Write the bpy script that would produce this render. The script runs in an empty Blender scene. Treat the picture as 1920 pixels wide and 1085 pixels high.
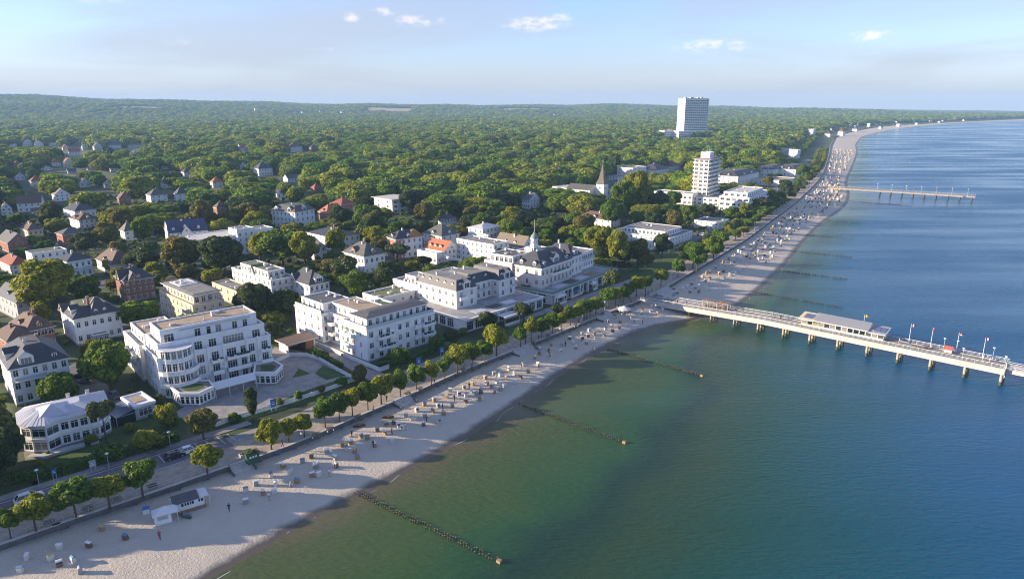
import bpy, math, random
import numpy as np
from mathutils import Vector
from mathutils.kdtree import KDTree

# ------------------------------------------------------------------ camera, sky, sun, exposure
SC = bpy.context.scene
COL = SC.collection
R = math.radians
HCAM = 75.0                         # height of the drone over the sea
PITCH = math.atan((542.5 - 195.0) / 1300.0)
cam_d = bpy.data.cameras.new('camera')
cam_d.sensor_width = 36.0
cam_d.lens = 36.0 * 1300.0 / 1920.0
cam_d.clip_start = 1.0
cam_d.clip_end = 40000.0
cam = bpy.data.objects.new('camera', cam_d)
COL.objects.link(cam)
cam.location = (0, 0, HCAM)
cam.rotation_euler = (math.pi / 2 - PITCH, 0, 0)
SC.camera = cam

SUN_EL, SUN_AZ = 15.0, 183.0        # degrees; azimuth of the sun counted from +X, counter-clockwise
sun_d = bpy.data.lights.new('sun', 'SUN')
sun_d.energy = 5.0
sun_d.angle = R(0.5)
sun_d.color = (1.0, 0.82, 0.60)
sun = bpy.data.objects.new('sun', sun_d)
COL.objects.link(sun)
sdir = Vector((math.cos(R(SUN_EL)) * math.cos(R(SUN_AZ)), math.cos(R(SUN_EL)) * math.sin(R(SUN_AZ)), math.sin(R(SUN_EL))))
sun.rotation_euler = sdir.to_track_quat('Z', 'Y').to_euler()

world = bpy.data.worlds.new('World')
SC.world = world
world.use_nodes = True
EXPOSURE = 1.2
SKY_STRENGTH = 0.14


def build_world():
    nt = world.node_tree
    nt.nodes.clear()
    N, L = nt.nodes.new, nt.links.new

    def mth(op, a, b=None, c=None):
        n = N('ShaderNodeMath')
        n.operation = op
        for i, v in enumerate((a, b, c)):
            if v is None:
                continue
            if isinstance(v, (int, float)):
                n.inputs[i].default_value = v
            else:
                L(v, n.inputs[i])
        return n.outputs[0]
    sky = N('ShaderNodeTexSky')
    sky.sky_type = 'NISHITA'
    sky.sun_disc = False
    sky.sun_elevation = R(SUN_EL)
    sky.sun_rotation = R(90.0 - SUN_AZ)
    sky.altitude = 50.0
    sky.air_density = 1.0
    sky.dust_density = 0.4
    sky.ozone_density = 4.0
    tc = N('ShaderNodeTexCoord')
    sep = N('ShaderNodeSeparateXYZ')
    L(tc.outputs['Generated'], sep.inputs[0])
    x, y, z = sep.outputs
    # azimuth and elevation, degrees
    az = mth('MULTIPLY', mth('ARCTAN2', x, y), 57.2958)
    el = mth('MULTIPLY', mth('ARCSINE', z), 57.2958)
    # plane coordinates for the high veil
    zz = mth('ADD', mth('MAXIMUM', z, 0.0), 0.10)
    comb = N('ShaderNodeCombineXYZ')
    L(mth('DIVIDE', x, zz), comb.inputs[0])
    L(mth('DIVIDE', y, zz), comb.inputs[1])
    nz = N('ShaderNodeTexNoise')
    nz.inputs['Scale'].default_value = 0.42
    nz.inputs['Detail'].default_value = 6
    nz.inputs['Roughness'].default_value = 0.52
    nz.inputs['Distortion'].default_value = 0.6
    mp = N('ShaderNodeMapping')
    mp.inputs['Location'].default_value = (5.3, 2.2, 0)
    L(comb.outputs[0], mp.inputs[0])
    L(mp.outputs[0], nz.inputs['Vector'])
    veil = N('ShaderNodeMapRange')
    veil.interpolation_type = 'SMOOTHSTEP'
    veil.inputs['From Min'].default_value = 0.36
    veil.inputs['From Max'].default_value = 0.68
    L(nz.outputs[0], veil.inputs[0])
    # small fair-weather puffs
    c2 = N('ShaderNodeCombineXYZ')
    L(mth('MULTIPLY', az, 0.5), c2.inputs[0])
    L(mth('MULTIPLY', el, 0.85), c2.inputs[1])
    n2 = N('ShaderNodeTexNoise')
    n2.inputs['Scale'].default_value = 1.9
    n2.inputs['Detail'].default_value = 7
    n2.inputs['Roughness'].default_value = 0.6
    L(c2.outputs[0], n2.inputs['Vector'])
    acc = None
    puffs = [(1.9, 6.0, 3.0, 0.75, 1.0), (3.6, 6.35, 1.4, 0.45, .9), (-12.4, 6.3, 1.2, 0.5, .9), (-9.8, 6.75, 1.2, 0.4, .9), (-7.6, 6.1, 1.7, 0.6, .95),
             (-5.2, 6.1, 1.5, 0.5, .6), (15.2, 4.2, 3.0, 0.6, .95), (16.9, 4.4, 1.6, 0.4, .8), (26.0, 4.6, 1.9, 0.5, .95), (22.6, 4.1, 1.8, 0.35, .6),
             (9.0, 3.2, 2.2, 0.35, .5), (-24.5, 4.3, 2.4, 0.5, .6), (-29.0, 7.1, 2.8, 0.8, .8), (-26.5, 8.0, 2.4, 0.5, .7), (-14.0, 4.0, 3.5, .4, .45),
             (-45, 5.5, 4, .8, .9), (48, 5.2, 4, .7, .9), (70, 6, 5, .9, .9), (-75, 6.5, 5, .9, .9), (120, 5.5, 5, .9, .9), (-130, 6, 6, 1, .9), (165, 5.5, 5, .9, .9)]
    for a0, e0, wa, we, k in puffs:
        dx = mth('DIVIDE', mth('SUBTRACT', az, a0), wa)
        dy = mth('DIVIDE', mth('SUBTRACT', el, e0), we)
        d = mth('ADD', mth('MULTIPLY', dx, dx), mth('MULTIPLY', dy, dy))
        g = mth('MULTIPLY', mth('EXPONENT', mth('MULTIPLY', d, -0.9)), k)
        acc = g if acc is None else mth('MAXIMUM', acc, g)
    pf = N('ShaderNodeMapRange')
    pf.interpolation_type = 'SMOOTHSTEP'
    pf.inputs['From Min'].default_value = 0.42
    pf.inputs['From Max'].default_value = 1.45
    L(mth('ADD', acc, mth('MULTIPLY', mth('SUBTRACT', n2.outputs[0], 0.48), mth('ADD', mth('MULTIPLY', acc, 3.2), 0.0))), pf.inputs[0])
    # compose
    hs = N('ShaderNodeHueSaturation')
    hs.inputs['Saturation'].default_value = 0.92
    L(sky.outputs[0], hs.inputs['Color'])
    tint = N('ShaderNodeMix')
    tint.data_type = 'RGBA'
    tint.blend_type = 'MULTIPLY'
    tint.inputs[0].default_value = 1.0
    L(hs.outputs[0], tint.inputs[6])
    tint.inputs[7].default_value = (0.76, 0.75, 0.92, 1)
    # low haze layer, the same all round
    hb = mth('MULTIPLY', mth('EXPONENT', mth('MULTIPLY', mth('MAXIMUM', el, 0.0), -0.30)), 0.88)
    m0 = N('ShaderNodeMix')
    m0.data_type = 'RGBA'
    L(hb, m0.inputs[0])
    L(tint.outputs[2], m0.inputs[6])
    m0.inputs[7].default_value = (1.92, 1.9, 2.1, 1)
    m1 = N('ShaderNodeMix')
    m1.data_type = 'RGBA'
    L(mth('MULTIPLY', veil.outputs[0], 0.6), m1.inputs[0])
    L(m0.outputs[2], m1.inputs[6])
    m1.inputs[7].default_value = (1.85, 1.9, 2.15, 1)
    m2 = N('ShaderNodeMix')
    m2.data_type = 'RGBA'
    L(mth('MULTIPLY', pf.outputs[0], 0.72), m2.inputs[0])
    L(m1.outputs[2], m2.inputs[6])
    m2.inputs[7].default_value = (4.0, 3.6, 3.6, 1)
    bg = N('ShaderNodeBackground')
    bg.inputs['Strength'].default_value = SKY_STRENGTH
    L(m2.outputs[2], bg.inputs[0])
    out = N('ShaderNodeOutputWorld')
    L(bg.outputs[0], out.inputs[0])


build_world()
SC.render.engine = 'CYCLES'
SC.view_settings.view_transform = 'Standard'
SC.view_settings.look = 'None'
SC.view_settings.exposure = EXPOSURE
SC.view_settings.gamma = 1.0
SC.view_settings.use_curve_mapping = False
cy = SC.cycles
cy.use_denoising = True
cy.max_bounces = 6
cy.diffuse_bounces = 3
cy.glossy_bounces = 3
cy.transmission_bounces = 3
cy.transparent_max_bounces = 6
cy.volume_bounces = 0
cy.caustics_reflective = False
cy.caustics_refractive = False
cy.sample_clamp_indirect = 4.0
cy.filter_width = 1.1

random.seed(7)
rng = np.random.default_rng(11)

# ------------------------------------------------------------------ measuring: survey point of the photograph -> place on a level plane
_S, _C = math.sin(PITCH), math.cos(PITCH)


def G(px, py, z=3.0):
    u, v = (px - 960.0) / 1300.0, (542.5 - py) / 1300.0
    t = (HCAM - z) / (_S - v * _C)
    return Vector((u * t, (_C + v * _S) * t, z))


def P(x, y, z):
    dep = y * _C + (HCAM - z) * _S
    return 960.0 + 1300.0 * x / dep, 542.5 - 1300.0 * (y * _S - (HCAM - z) * _C) / dep


def ztop(p, py):
    """height at which a vertical line over p meets the sight line of row py"""
    v = (542.5 - py) / 1300.0
    # depth*(v) = y*S-(H-z)*C with depth = y*C+(H-z)*S
    k = (p.y * _S - v * p.y * _C) / (_C + v * _S)
    return HCAM - k


# ------------------------------------------------------------------ materials
MATS = {}


def mat(name, col, rough=0.7, var=0.0, scale=1.0, bump=0.0, bscale=None, col2=None, metal=0.0, spec=0.4, objvar=0.0, coord='Object', detail=4):
    if name in MATS:
        return MATS[name]
    m = bpy.data.materials.new(name)
    m.use_nodes = True
    nt = m.node_tree
    N, L = nt.nodes.new, nt.links.new
    b = nt.nodes['Principled BSDF']
    b.inputs['Roughness'].default_value = rough
    b.inputs['Metallic'].default_value = metal
    b.inputs['Specular IOR Level'].default_value = spec
    c = (*col, 1)
    if var > 0 or col2 or objvar > 0:
        tc = N('ShaderNodeTexCoord')
        nz = N('ShaderNodeTexNoise')
        nz.inputs['Scale'].default_value = scale
        nz.inputs['Detail'].default_value = detail
        nz.inputs['Roughness'].default_value = 0.65
        L(tc.outputs[coord], nz.inputs['Vector'])
        mr = N('ShaderNodeMapRange')
        mr.inputs['From Min'].default_value = 0.3
        mr.inputs['From Max'].default_value = 0.7
        L(nz.outputs[0], mr.inputs[0])
        mx = N('ShaderNodeMix')
        mx.data_type = 'RGBA'
        L(mr.outputs[0], mx.inputs[0])
        if col2:
            mx.inputs[6].default_value = c
            mx.inputs[7].default_value = (*col2, 1)
        else:
            mx.inputs[6].default_value = (*[k * (1 - var) for k in col], 1)
            mx.inputs[7].default_value = (*[min(1, k * (1 + var)) for k in col], 1)
        o = mx.outputs[2]
        if objvar > 0:
            oi = N('ShaderNodeObjectInfo')
            hv = N('ShaderNodeHueSaturation')
            mr2 = N('ShaderNodeMapRange')
            mr2.inputs['To Min'].default_value = 1 - objvar
            mr2.inputs['To Max'].default_value = 1 + objvar
            L(oi.outputs['Random'], mr2.inputs[0])
            L(mr2.outputs[0], hv.inputs['Value'])
            L(o, hv.inputs['Color'])
            o = hv.outputs[0]
        L(o, b.inputs['Base Color'])
        if bump > 0:
            n2 = N('ShaderNodeTexNoise')
            n2.inputs['Scale'].default_value = bscale or scale * 4
            n2.inputs['Detail'].default_value = 4
            L(tc.outputs[coord], n2.inputs['Vector'])
            bp = N('ShaderNodeBump')
            bp.inputs['Strength'].default_value = 1.0
            bp.inputs['Distance'].default_value = bump
            L(n2.outputs[0], bp.inputs['Height'])
            L(bp.outputs[0], b.inputs['Normal'])
    else:
        b.inputs['Base Color'].default_value = c
    MATS[name] = m
    return m


WHITE = mat('white_render', (0.77, 0.76, 0.74), 0.8, 0.11, 0.5, detail=8)
WHITE2 = mat('white_render_aged', (0.70, 0.675, 0.64), 0.85, 0.13, 0.5, detail=8)
ROSE = mat('pale_rose_render', (0.68, 0.595, 0.535), 0.85, 0.06, 0.3)
CREAM = mat('cream_render', (0.58, 0.48, 0.35), 0.85, 0.08, 0.3)
GREYR = mat('grey_render', (0.42, 0.42, 0.43), 0.85, 0.08, 0.3)
BRICK = mat('brown_brick', (0.24, 0.125, 0.08), 0.9, 0.25, 2.5)
BRICKR = mat('red_brick', (0.33, 0.15, 0.10), 0.9, 0.22, 2.5)
BASEM = mat('plinth_grey', (0.30, 0.30, 0.31), 0.9, 0.1, 1.0)
SLATE = mat('slate_roof', (0.055, 0.058, 0.066), 0.55, 0.3, 1.6, bump=0.02, bscale=6)
SLATEB = mat('blue_slate_roof', (0.05, 0.06, 0.12), 0.5, 0.2, 1.4)
SLATEG = mat('weathered_slate', (0.10, 0.10, 0.092), 0.65, 0.3, 1.2, bump=0.02, bscale=6)
BROWNT = mat('brown_tile_roof', (0.13, 0.085, 0.065), 0.8, 0.25, 1.5, bump=0.02, bscale=6)
ORANGET = mat('orange_tile_roof', (0.40, 0.145, 0.07), 0.8, 0.22, 1.5, bump=0.02, bscale=6)
REDT = mat('red_tile_roof', (0.27, 0.085, 0.055), 0.8, 0.22, 1.5)
OCHRET = mat('ochre_tile_roof', (0.33, 0.17, 0.06), 0.8, 0.2, 1.5)
GRAVEL = mat('tan_gravel_roof', (0.36, 0.275, 0.19), 0.95, 0.22, 0.6)
GRAVELG = mat('grey_felt_roof', (0.215, 0.205, 0.19), 0.95, 0.25, 0.5)
GRAVELD = mat('dark_felt_roof', (0.10, 0.10, 0.105), 0.9, 0.2, 0.5)
GREENROOF = mat('mossy_roof', (0.15, 0.165, 0.085), 0.95, 0.35, 0.7)
ZINC = mat('zinc_roof', (0.50, 0.50, 0.53), 0.45, 0.08, 0.8, spec=0.5)
COPPER = mat('copper_green', (0.18, 0.24, 0.215), 0.6, 0.12, 1.0)
FRAME = mat('window_frame_white', (0.76, 0.76, 0.75), 0.5)
FRAMEB = mat('window_frame_brown', (0.18, 0.11, 0.07), 0.6)
GLASS = mat('window_glass', (0.022, 0.034, 0.042), 0.08, spec=0.6)


def curtained(m):
    nt = m.node_tree
    oi, cr = nt.nodes.new('ShaderNodeObjectInfo'), nt.nodes.new('ShaderNodeValToRGB')
    cr.color_ramp.interpolation = 'CONSTANT'
    e = cr.color_ramp.elements
    e[0].position, e[0].color = 0, (0.014, 0.024, 0.032, 1)
    e[1].position, e[1].color = 0.45, (0.030, 0.048, 0.058, 1)
    for p, c in ((.72, (0.075, 0.09, 0.095, 1)), (.88, (0.24, 0.23, 0.21, 1))):
        k = e.new(p)
        k.color = c
    nt.links.new(oi.outputs['Random'], cr.inputs[0])
    nt.links.new(cr.outputs[0], nt.nodes['Principled BSDF'].inputs['Base Color'])


curtained(GLASS)
RAIL = mat('railing_metal', (0.45, 0.50, 0.50), 0.45, spec=0.5)
GREENTRIM = mat('green_trim', (0.10, 0.20, 0.15), 0.6)
CANVAS = mat('white_canvas', (0.66, 0.65, 0.64), 0.8, 0.03, 0.6)
BLUEC = mat('blue_canvas', (0.05, 0.16, 0.30), 0.7)
TERR = mat('terrace_slab', (0.30, 0.30, 0.30), 0.9, 0.4, 0.35, detail=9)
WOODD = mat('dark_wood', (0.09, 0.06, 0.04), 0.8, 0.2, 3)
WOOD = mat('tan_wood', (0.30, 0.18, 0.10), 0.8, 0.2, 3)
CONC = mat('concrete', (0.50, 0.475, 0.44), 0.85, 0.15, 0.5)
DARK = mat('dark_void', (0.02, 0.02, 0.022), 0.8)
STONEW = mat('sea_wall_stone', (0.12, 0.115, 0.11), 0.9, 0.3, 0.8, bump=0.05, bscale=2)
PAVE = mat('promenade_paving', (0.33, 0.28, 0.225), 0.9, 0.3, 0.6, bump=0.03, bscale=4, detail=9)
PAVEG = mat('grey_paving', (0.28, 0.26, 0.245), 0.9, 0.3, 0.5, detail=9)
ASPH = mat('asphalt', (0.15, 0.145, 0.15), 0.9, 0.35, 0.5, detail=9)
PAINT = mat('road_paint', (0.72, 0.72, 0.70), 0.8, 0.1, 2)
LAWN = mat('lawn_grass', (0.055, 0.095, 0.022), 0.95, 0.3, 0.5)
PLANTS = mat('balcony_plants', (0.035, 0.07, 0.03), 0.9, 0.4, 3)
CARW = mat('white_car_paint', (0.78, 0.78, 0.78), 0.25, spec=0.6)
CARB = mat('black_car_paint', (0.02, 0.02, 0.022), 0.25, spec=0.6)
CARG = mat('grey_car_paint', (0.20, 0.21, 0.23), 0.3, spec=0.6)
TYRE = mat('tyre_rubber', (0.02, 0.02, 0.02), 0.8)
RIM = mat('wheel_rim', (0.55, 0.55, 0.56), 0.3, metal=0.8)
LAMPW = mat('lamp_glass', (0.82, 0.82, 0.80), 0.4)
REDM = mat('red_paint', (0.55, 0.05, 0.06), 0.7)
YELM = mat('yellow_paint', (0.75, 0.50, 0.06), 0.7)
BLUEM = mat('blue_sign', (0.04, 0.17, 0.45), 0.5)
TEAL = mat('green_paint', (0.025, 0.085, 0.055), 0.6)
SOLAR = mat('solar_glass', (0.10, 0.13, 0.22), 0.15, spec=0.6)

# ------------------------------------------------------------------ mesh helpers


class MB:
    def __init__(s):
        s.v, s.f, s.m, s.mats = [], [], [], []

    def mi(s, m):
        if m not in s.mats:
            s.mats.append(m)
        return s.mats.index(m)

    def quad(s, pts, m):
        n = len(s.v)
        s.v += [tuple(p) for p in pts]
        s.f.append(tuple(range(n, n + len(pts))))
        s.m.append(s.mi(m))

    def box(s, x0, x1, y0, y1, z0, z1, m):
        n = len(s.v)
        s.v += [(x, y, z) for z in (z0, z1) for x, y in ((x0, y0), (x1, y0), (x1, y1), (x0, y1))]
        k = s.mi(m)
        for f in ((3, 2, 1, 0), (4, 5, 6, 7), (0, 1, 5, 4), (1, 2, 6, 5), (2, 3, 7, 6), (3, 0, 4, 7)):
            s.f.append(tuple(n + i for i in f))
            s.m.append(k)

    def prism(s, pts, z0, z1, m, mtop=None):
        """pts CCW footprint"""
        n = len(s.v)
        k = len(pts)
        s.v += [(p[0], p[1], z0) for p in pts] + [(p[0], p[1], z1) for p in pts]
        a = s.mi(m)
        for i in range(k):
            j = (i + 1) % k
            s.f.append((n + i, n + j, n + k + j, n + k + i))
            s.m.append(a)
        s.f.append(tuple(n + k + i for i in range(k)))
        s.m.append(s.mi(mtop or m))
        s.f.append(tuple(n + k - 1 - i for i in range(k)))
        s.m.append(a)

    def cyl(s, p, q, r0, r1, m, n=8, cap=True):
        p, q = Vector(p), Vector(q)
        d = (q - p).normalized()
        a = d.orthogonal().normalized()
        b = d.cross(a)
        k = len(s.v)
        for c, r in ((p, r0), (q, r1)):
            for i in range(n):
                t = 2 * math.pi * i / n
                s.v.append(tuple(c + (a * math.cos(t) + b * math.sin(t)) * r))
        mm = s.mi(m)
        for i in range(n):
            j = (i + 1) % n
            s.f.append((k + i, k + j, k + n + j, k + n + i))
            s.m.append(mm)
        if cap:
            s.f.append(tuple(k + n + i for i in range(n)))
            s.m.append(mm)
            s.f.append(tuple(k + n - 1 - i for i in range(n)))
            s.m.append(mm)

    def mesh(s, name, smooth=False):
        me = bpy.data.meshes.new(name)
        me.from_pydata(s.v, [], s.f)
        for m in s.mats:
            me.materials.append(m)
        me.polygons.foreach_set('material_index', s.m)
        if smooth:
            me.polygons.foreach_set('use_smooth', [True] * len(s.f))
        me.update()
        return me

    def build(s, name, parent=None, loc=(0, 0, 0), rz=0.0, smooth=False):
        return obj(name, s.mesh(name, smooth), parent, loc, rz)


def obj(name, me, parent=None, loc=(0, 0, 0), rz=0.0):
    o = bpy.data.objects.new(name, me)
    COL.objects.link(o)
    o.location = loc
    if rz:
        o.rotation_euler = (0, 0, rz)
    if parent:
        o.parent = parent
    return o


def tag(o, label=None, cat=None, group=None, kind=None):
    if label:
        o['label'] = label
    if cat:
        o['category'] = cat
    if group:
        o['group'] = group
    if kind:
        o['kind'] = kind
    return o


def thing(name, label, cat, loc=(0, 0, 0), rz=0.0, group=None):
    return tag(obj(name, None, None, loc, rz), label, cat, group)


def copy_tree(o, parent=None):
    c = o.copy()
    COL.objects.link(c)
    c.parent = parent
    for ch in list(o.children):
        copy_tree(ch, c)
    return c


# ------------------------------------------------------------------ the coast: line of the sea wall and the waterline
WPX = [(0, 1030), (100, 994), (200, 960), (330, 916), (420, 884), (540, 843), (680, 783), (780, 740), (860, 703), (950, 667), (1050, 627), (1150, 586),
       (1220, 558), (1290, 517), (1350, 481), (1400, 450), (1450, 412), (1500, 373), (1540, 330), (1553, 295), (1560, 268), (1580, 252), (1640, 239.5), (1720, 232.8), (1920, 223.5)]
SPX = [(390, 1085), (560, 985), (700, 915), (830, 845), (950, 770), (1050, 702), (1150, 644), (1220, 615), (1300, 599), (1370, 580), (1420, 546), (1450, 517), (1480, 487), (1505, 455), (1540, 420), (1585, 385),
       (1592, 362), (1588, 340), (1600, 310), (1608, 285), (1608, 268), (1630, 252.5), (1700, 239.5), (1800, 231), (1920, 226)]
WL = [G(x, y, 2.0).xy for x, y in WPX]
SL = [G(x, y, 0.0).xy for x, y in SPX]
d0 = (WL[3] - WL[0]).normalized()
WL = [WL[0] - d0 * 400, WL[0] - d0 * 90] + WL
d1 = (WL[-1] - WL[-2]).normalized()
WL += [WL[-1] + d1 * 1500 + Vector((300, 0)), WL[-1] + d1 * 2000 + Vector((3000, -600))]
e0 = (SL[2] - SL[0]).normalized()
SL = [SL[0] - e0 * 400, SL[0] - e0 * 90] + SL
e1 = (SL[-1] - SL[-2]).normalized()
SL += [SL[-1] + e1 * 1500 + Vector((300, 0)), SL[-1] + e1 * 2000 + Vector((3000, -600))]


def smooth_line(pts, step):
    """Catmull-Rom through pts, resampled"""
    out = []
    for i in range(len(pts) - 1):
        p0 = pts[max(i - 1, 0)]
        p1, p2 = pts[i], pts[i + 1]
        p3 = pts[min(i + 2, len(pts) - 1)]
        n = max(2, min(40, int((p2 - p1).length / step)))
        for k in range(n):
            t = k / n
            a = 2 * p1 + (p2 - p0) * t + (2 * p0 - 5 * p1 + 4 * p2 - p3) * t * t + (3 * p1 - p0 - 3 * p2 + p3) * t ** 3
            out.append(a * 0.5)
    out.append(pts[-1])
    return out


WLs = smooth_line(WL, 6.0)
SLs = smooth_line(SL, 4.0)
WA = np.array([tuple(p) for p in WLs])
SA = np.array([tuple(p) for p in SLs])


_KD = {}


def sdist(pts, line):
    """signed distance to a polyline, positive on the left of its direction (inland)"""
    pts = np.asarray(pts, float)
    key = id(line)
    if key not in _KD:
        kd = KDTree(len(line))
        for i, p in enumerate(line):
            kd.insert((p[0], p[1], 0.0), i)
        kd.balance()
        _KD[key] = kd
    kd = _KD[key]
    near = np.array([kd.find((p[0], p[1], 0.0))[1] for p in pts])
    best = np.full(len(pts), 1e18)
    sgn = np.ones(len(pts))
    for o in (-2, -1, 0, 1):
        i = np.clip(near + o, 0, len(line) - 2)
        a, b = line[i], line[i + 1]
        ab = b - a
        l2 = np.maximum((ab ** 2).sum(1), 1e-9)
        ap = pts - a
        t = np.clip((ap * ab).sum(1) / l2, 0, 1)
        d = ((ap - t[:, None] * ab) ** 2).sum(1)
        s = ab[:, 0] * ap[:, 1] - ab[:, 1] * ap[:, 0]
        m = d < best
        best[m] = d[m]
        sgn[m] = np.sign(s[m])
    return np.sqrt(best) * np.where(sgn == 0, 1, sgn)


_wseg = np.concatenate([[0], np.cumsum(np.hypot(*(WA[1:] - WA[:-1]).T))])


def CP(s, d=0.0):
    """point at arc length s along the sea wall (0 where it enters the frame), d metres inland"""
    s = s + S0
    i = int(np.searchsorted(_wseg, s) - 1)
    i = max(0, min(len(WA) - 2, i))
    t = (s - _wseg[i]) / max(1e-6, _wseg[i + 1] - _wseg[i])
    p = WA[i] * (1 - t) + WA[i + 1] * t
    j, k = max(0, i - 3), min(len(WA) - 1, i + 4)
    dr = WA[k] - WA[j]
    dr = dr / np.hypot(*dr)
    return Vector((p[0] - dr[1] * d, p[1] + dr[0] * d))


S0 = 0.0
_k = int(np.argmin(np.hypot(WA[:, 0] - WL[2].x, WA[:, 1] - WL[2].y)))
S0 = float(_wseg[_k])


def wall_s(px, py, z=2.0):
    """arc length of the wall point nearest to a survey point"""
    q = G(px, py, z).xy
    k = int(np.argmin(np.hypot(WA[:, 0] - q.x, WA[:, 1] - q.y)))
    a, b = WA[max(0, k - 1)], WA[min(len(WA) - 1, k + 1)]
    ab = b - a
    t = ((np.array(q) - a) @ ab) / (ab @ ab)
    return float(_wseg[max(0, k - 1)] + t * np.hypot(*ab) - S0)


SKYL = [(-900, 182), (-300, 180), (0, 178.5), (100, 178.5), (200, 183), (330, 184.5), (420, 187), (520, 188.5), (575, 192), (640, 193.5), (700, 191.5), (760, 193.5), (840, 192), (900, 194.5), (1000, 192.5), (1060, 194.5), (1130, 192.5), (1250, 195.5), (1400, 199), (1600, 202), (1800, 206), (1920, 207.5), (2600, 209)]


def vnoise(x, y, sc, seed=0):
    x, y = np.asarray(x) / sc + seed * 17.3, np.asarray(y) / sc - seed * 9.1
    return (np.sin(x * 1.7 + 1.3 * np.sin(y * 0.9)) + np.sin(y * 1.9 + 1.7 * np.sin(x * 1.1 + 0.5)) + 0.5 * np.sin(2.3 * (x + y) + 1.1)) / 2.5


def hills(x, y):
    x, y = np.asarray(x, float), np.asarray(y, float)
    D = np.hypot(x, y)
    px = 960 + 1300 * (x / np.maximum(y, 1.0)) / _C * 0.966
    px = np.where(y <= 1, np.where(x < 0, -900, 2600), px)
    sy = np.interp(px, [a for a, b in SKYL], [b for a, b in SKYL])
    top = 75 + (195 - sy) / 1300 * 5200 - 31
    t = np.clip((D - 3000) / 2200, 0, 1)
    t = t * t * (3 - 2 * t)
    return np.maximum(0, (top - 3) * t) + t * (1 - .6 * t) * 30 * vnoise(x * .45, y, 330, 1) + np.clip((D - 500) / 1500, 0, 1) * 3.0 * vnoise(x, y, 260, 2)


def zt(x, y, dw=None):
    x, y = np.atleast_1d(x), np.atleast_1d(y)
    if dw is None:
        dw = sdist(np.stack([x, y], 1), WA)
    k = np.clip((dw - 120) / 700, 0, 1)
    return 3.0 + np.maximum(hills(x, y), -1.5) * k * k * (3 - 2 * k)

# ------------------------------------------------------------------ ground, beach, sea


def grid_mesh(name, az, rr, keep, zfun, attrs, material):
    A, RR = np.meshgrid(np.radians(az), rr, indexing='ij')
    X, Y = np.sin(A) * RR, np.cos(A) * RR
    na, nr = X.shape
    xy = np.stack([X.ravel(), Y.ravel()], 1)
    dw, ds = sdist(xy, WA), sdist(xy, SA)
    z = zfun(xy[:, 0], xy[:, 1], dw, ds)
    kp = keep(xy[:, 0], xy[:, 1], dw, ds).reshape(na, nr)
    i = np.arange(na * nr).reshape(na, nr)
    cell = kp[:-1, :-1] | kp[1:, :-1] | kp[:-1, 1:] | kp[1:, 1:]
    q = np.stack([i[:-1, :-1], i[:-1, 1:], i[1:, 1:], i[1:, :-1]], -1)[cell][:, ::-1]
    used = np.unique(q)
    mp = np.full(na * nr, -1)
    mp[used] = np.arange(len(used))
    q = mp[q]
    me = bpy.data.meshes.new(name)
    me.vertices.add(len(used))
    co = np.stack([xy[used, 0], xy[used, 1], z[used]], 1)
    me.vertices.foreach_set('co', co.ravel())
    me.loops.add(q.size)
    me.loops.foreach_set('vertex_index', q.ravel().astype(np.int32))
    me.polygons.add(len(q))
    me.polygons.foreach_set('loop_start', np.arange(0, q.size, 4, dtype=np.int32))
    me.update(calc_edges=True)
    for k, v in attrs(xy[used, 0], xy[used, 1], dw[used], ds[used]).items():
        at = me.attributes.new(k, 'FLOAT', 'POINT')
        at.data.foreach_set('value', v.astype(np.float32))
    me.polygons.foreach_set('use_smooth', [True] * len(q))
    me.materials.append(material)
    # faces up
    if me.polygons[0].normal.z < 0:
        me.flip_normals()
    o = obj(name, me)
    tag(o, kind='structure')
    return o


def coastw(x, y):
    return np.maximum(40.0, 0.07 * np.hypot(x, y))


def ground_mat():
    m = bpy.data.materials.new('ground_cover')
    m.use_nodes = True
    nt = m.node_tree
    N, L = nt.nodes.new, nt.links.new
    b = nt.nodes['Principled BSDF']
    b.inputs['Roughness'].default_value = 0.95
    tc = N('ShaderNodeTexCoord')
    n1 = N('ShaderNodeTexNoise')
    n1.inputs['Scale'].default_value = 0.06
    n1.inputs['Detail'].default_value = 6
    L(tc.outputs['Object'], n1.inputs['Vector'])
    cr = N('ShaderNodeValToRGB')
    e = cr.color_ramp.elements
    e[0].position, e[0].color = 0.35, (0.028, 0.045, 0.014, 1)
    e[1].position, e[1].color = 0.70, (0.13, 0.115, 0.075, 1)
    k = cr.color_ramp.elements.new(0.55)
    k.color = (0.055, 0.078, 0.022, 1)
    L(n1.outputs[0], cr.inputs[0])
    L(cr.outputs[0], b.inputs['Base Color'])
    return m


GROUND = ground_mat()
rr = np.concatenate([np.linspace(60, 400, 60), np.geomspace(408, 9000, 130)])
grid_mesh('ground', np.linspace(-75, 75, 300), rr,
          lambda x, y, dw, ds: dw > -30,
          lambda x, y, dw, ds: np.where(dw > 0.25 * coastw(x, y), zt(x, y, dw) - 0.03, np.where(dw > -5, 1.2, -5.0)),
          lambda x, y, dw, ds: {}, GROUND)

# the strip just behind the sea wall
mb = MB()
rows = []
for i, p in enumerate(WLs):
    j, k = max(0, i - 3), min(len(WLs) - 1, i + 3)
    n = (WLs[k] - WLs[j]).normalized()
    n = Vector((-n.y, n.x))
    w = float(coastw(p.x, p.y))
    rows.append([(p.x + n.x * d * w, p.y + n.y * d * w, 3.0 - (0.0 if d < 1 else 0.06)) for d in (0, 0.5, 1.0)])
for a, b in zip(rows[:-1], rows[1:]):
    for i in range(2):
        mb.quad([a[i], b[i], b[i + 1], a[i + 1]][::-1], GROUND)
tag(mb.build('coast_verge'), kind='structure')


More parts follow.
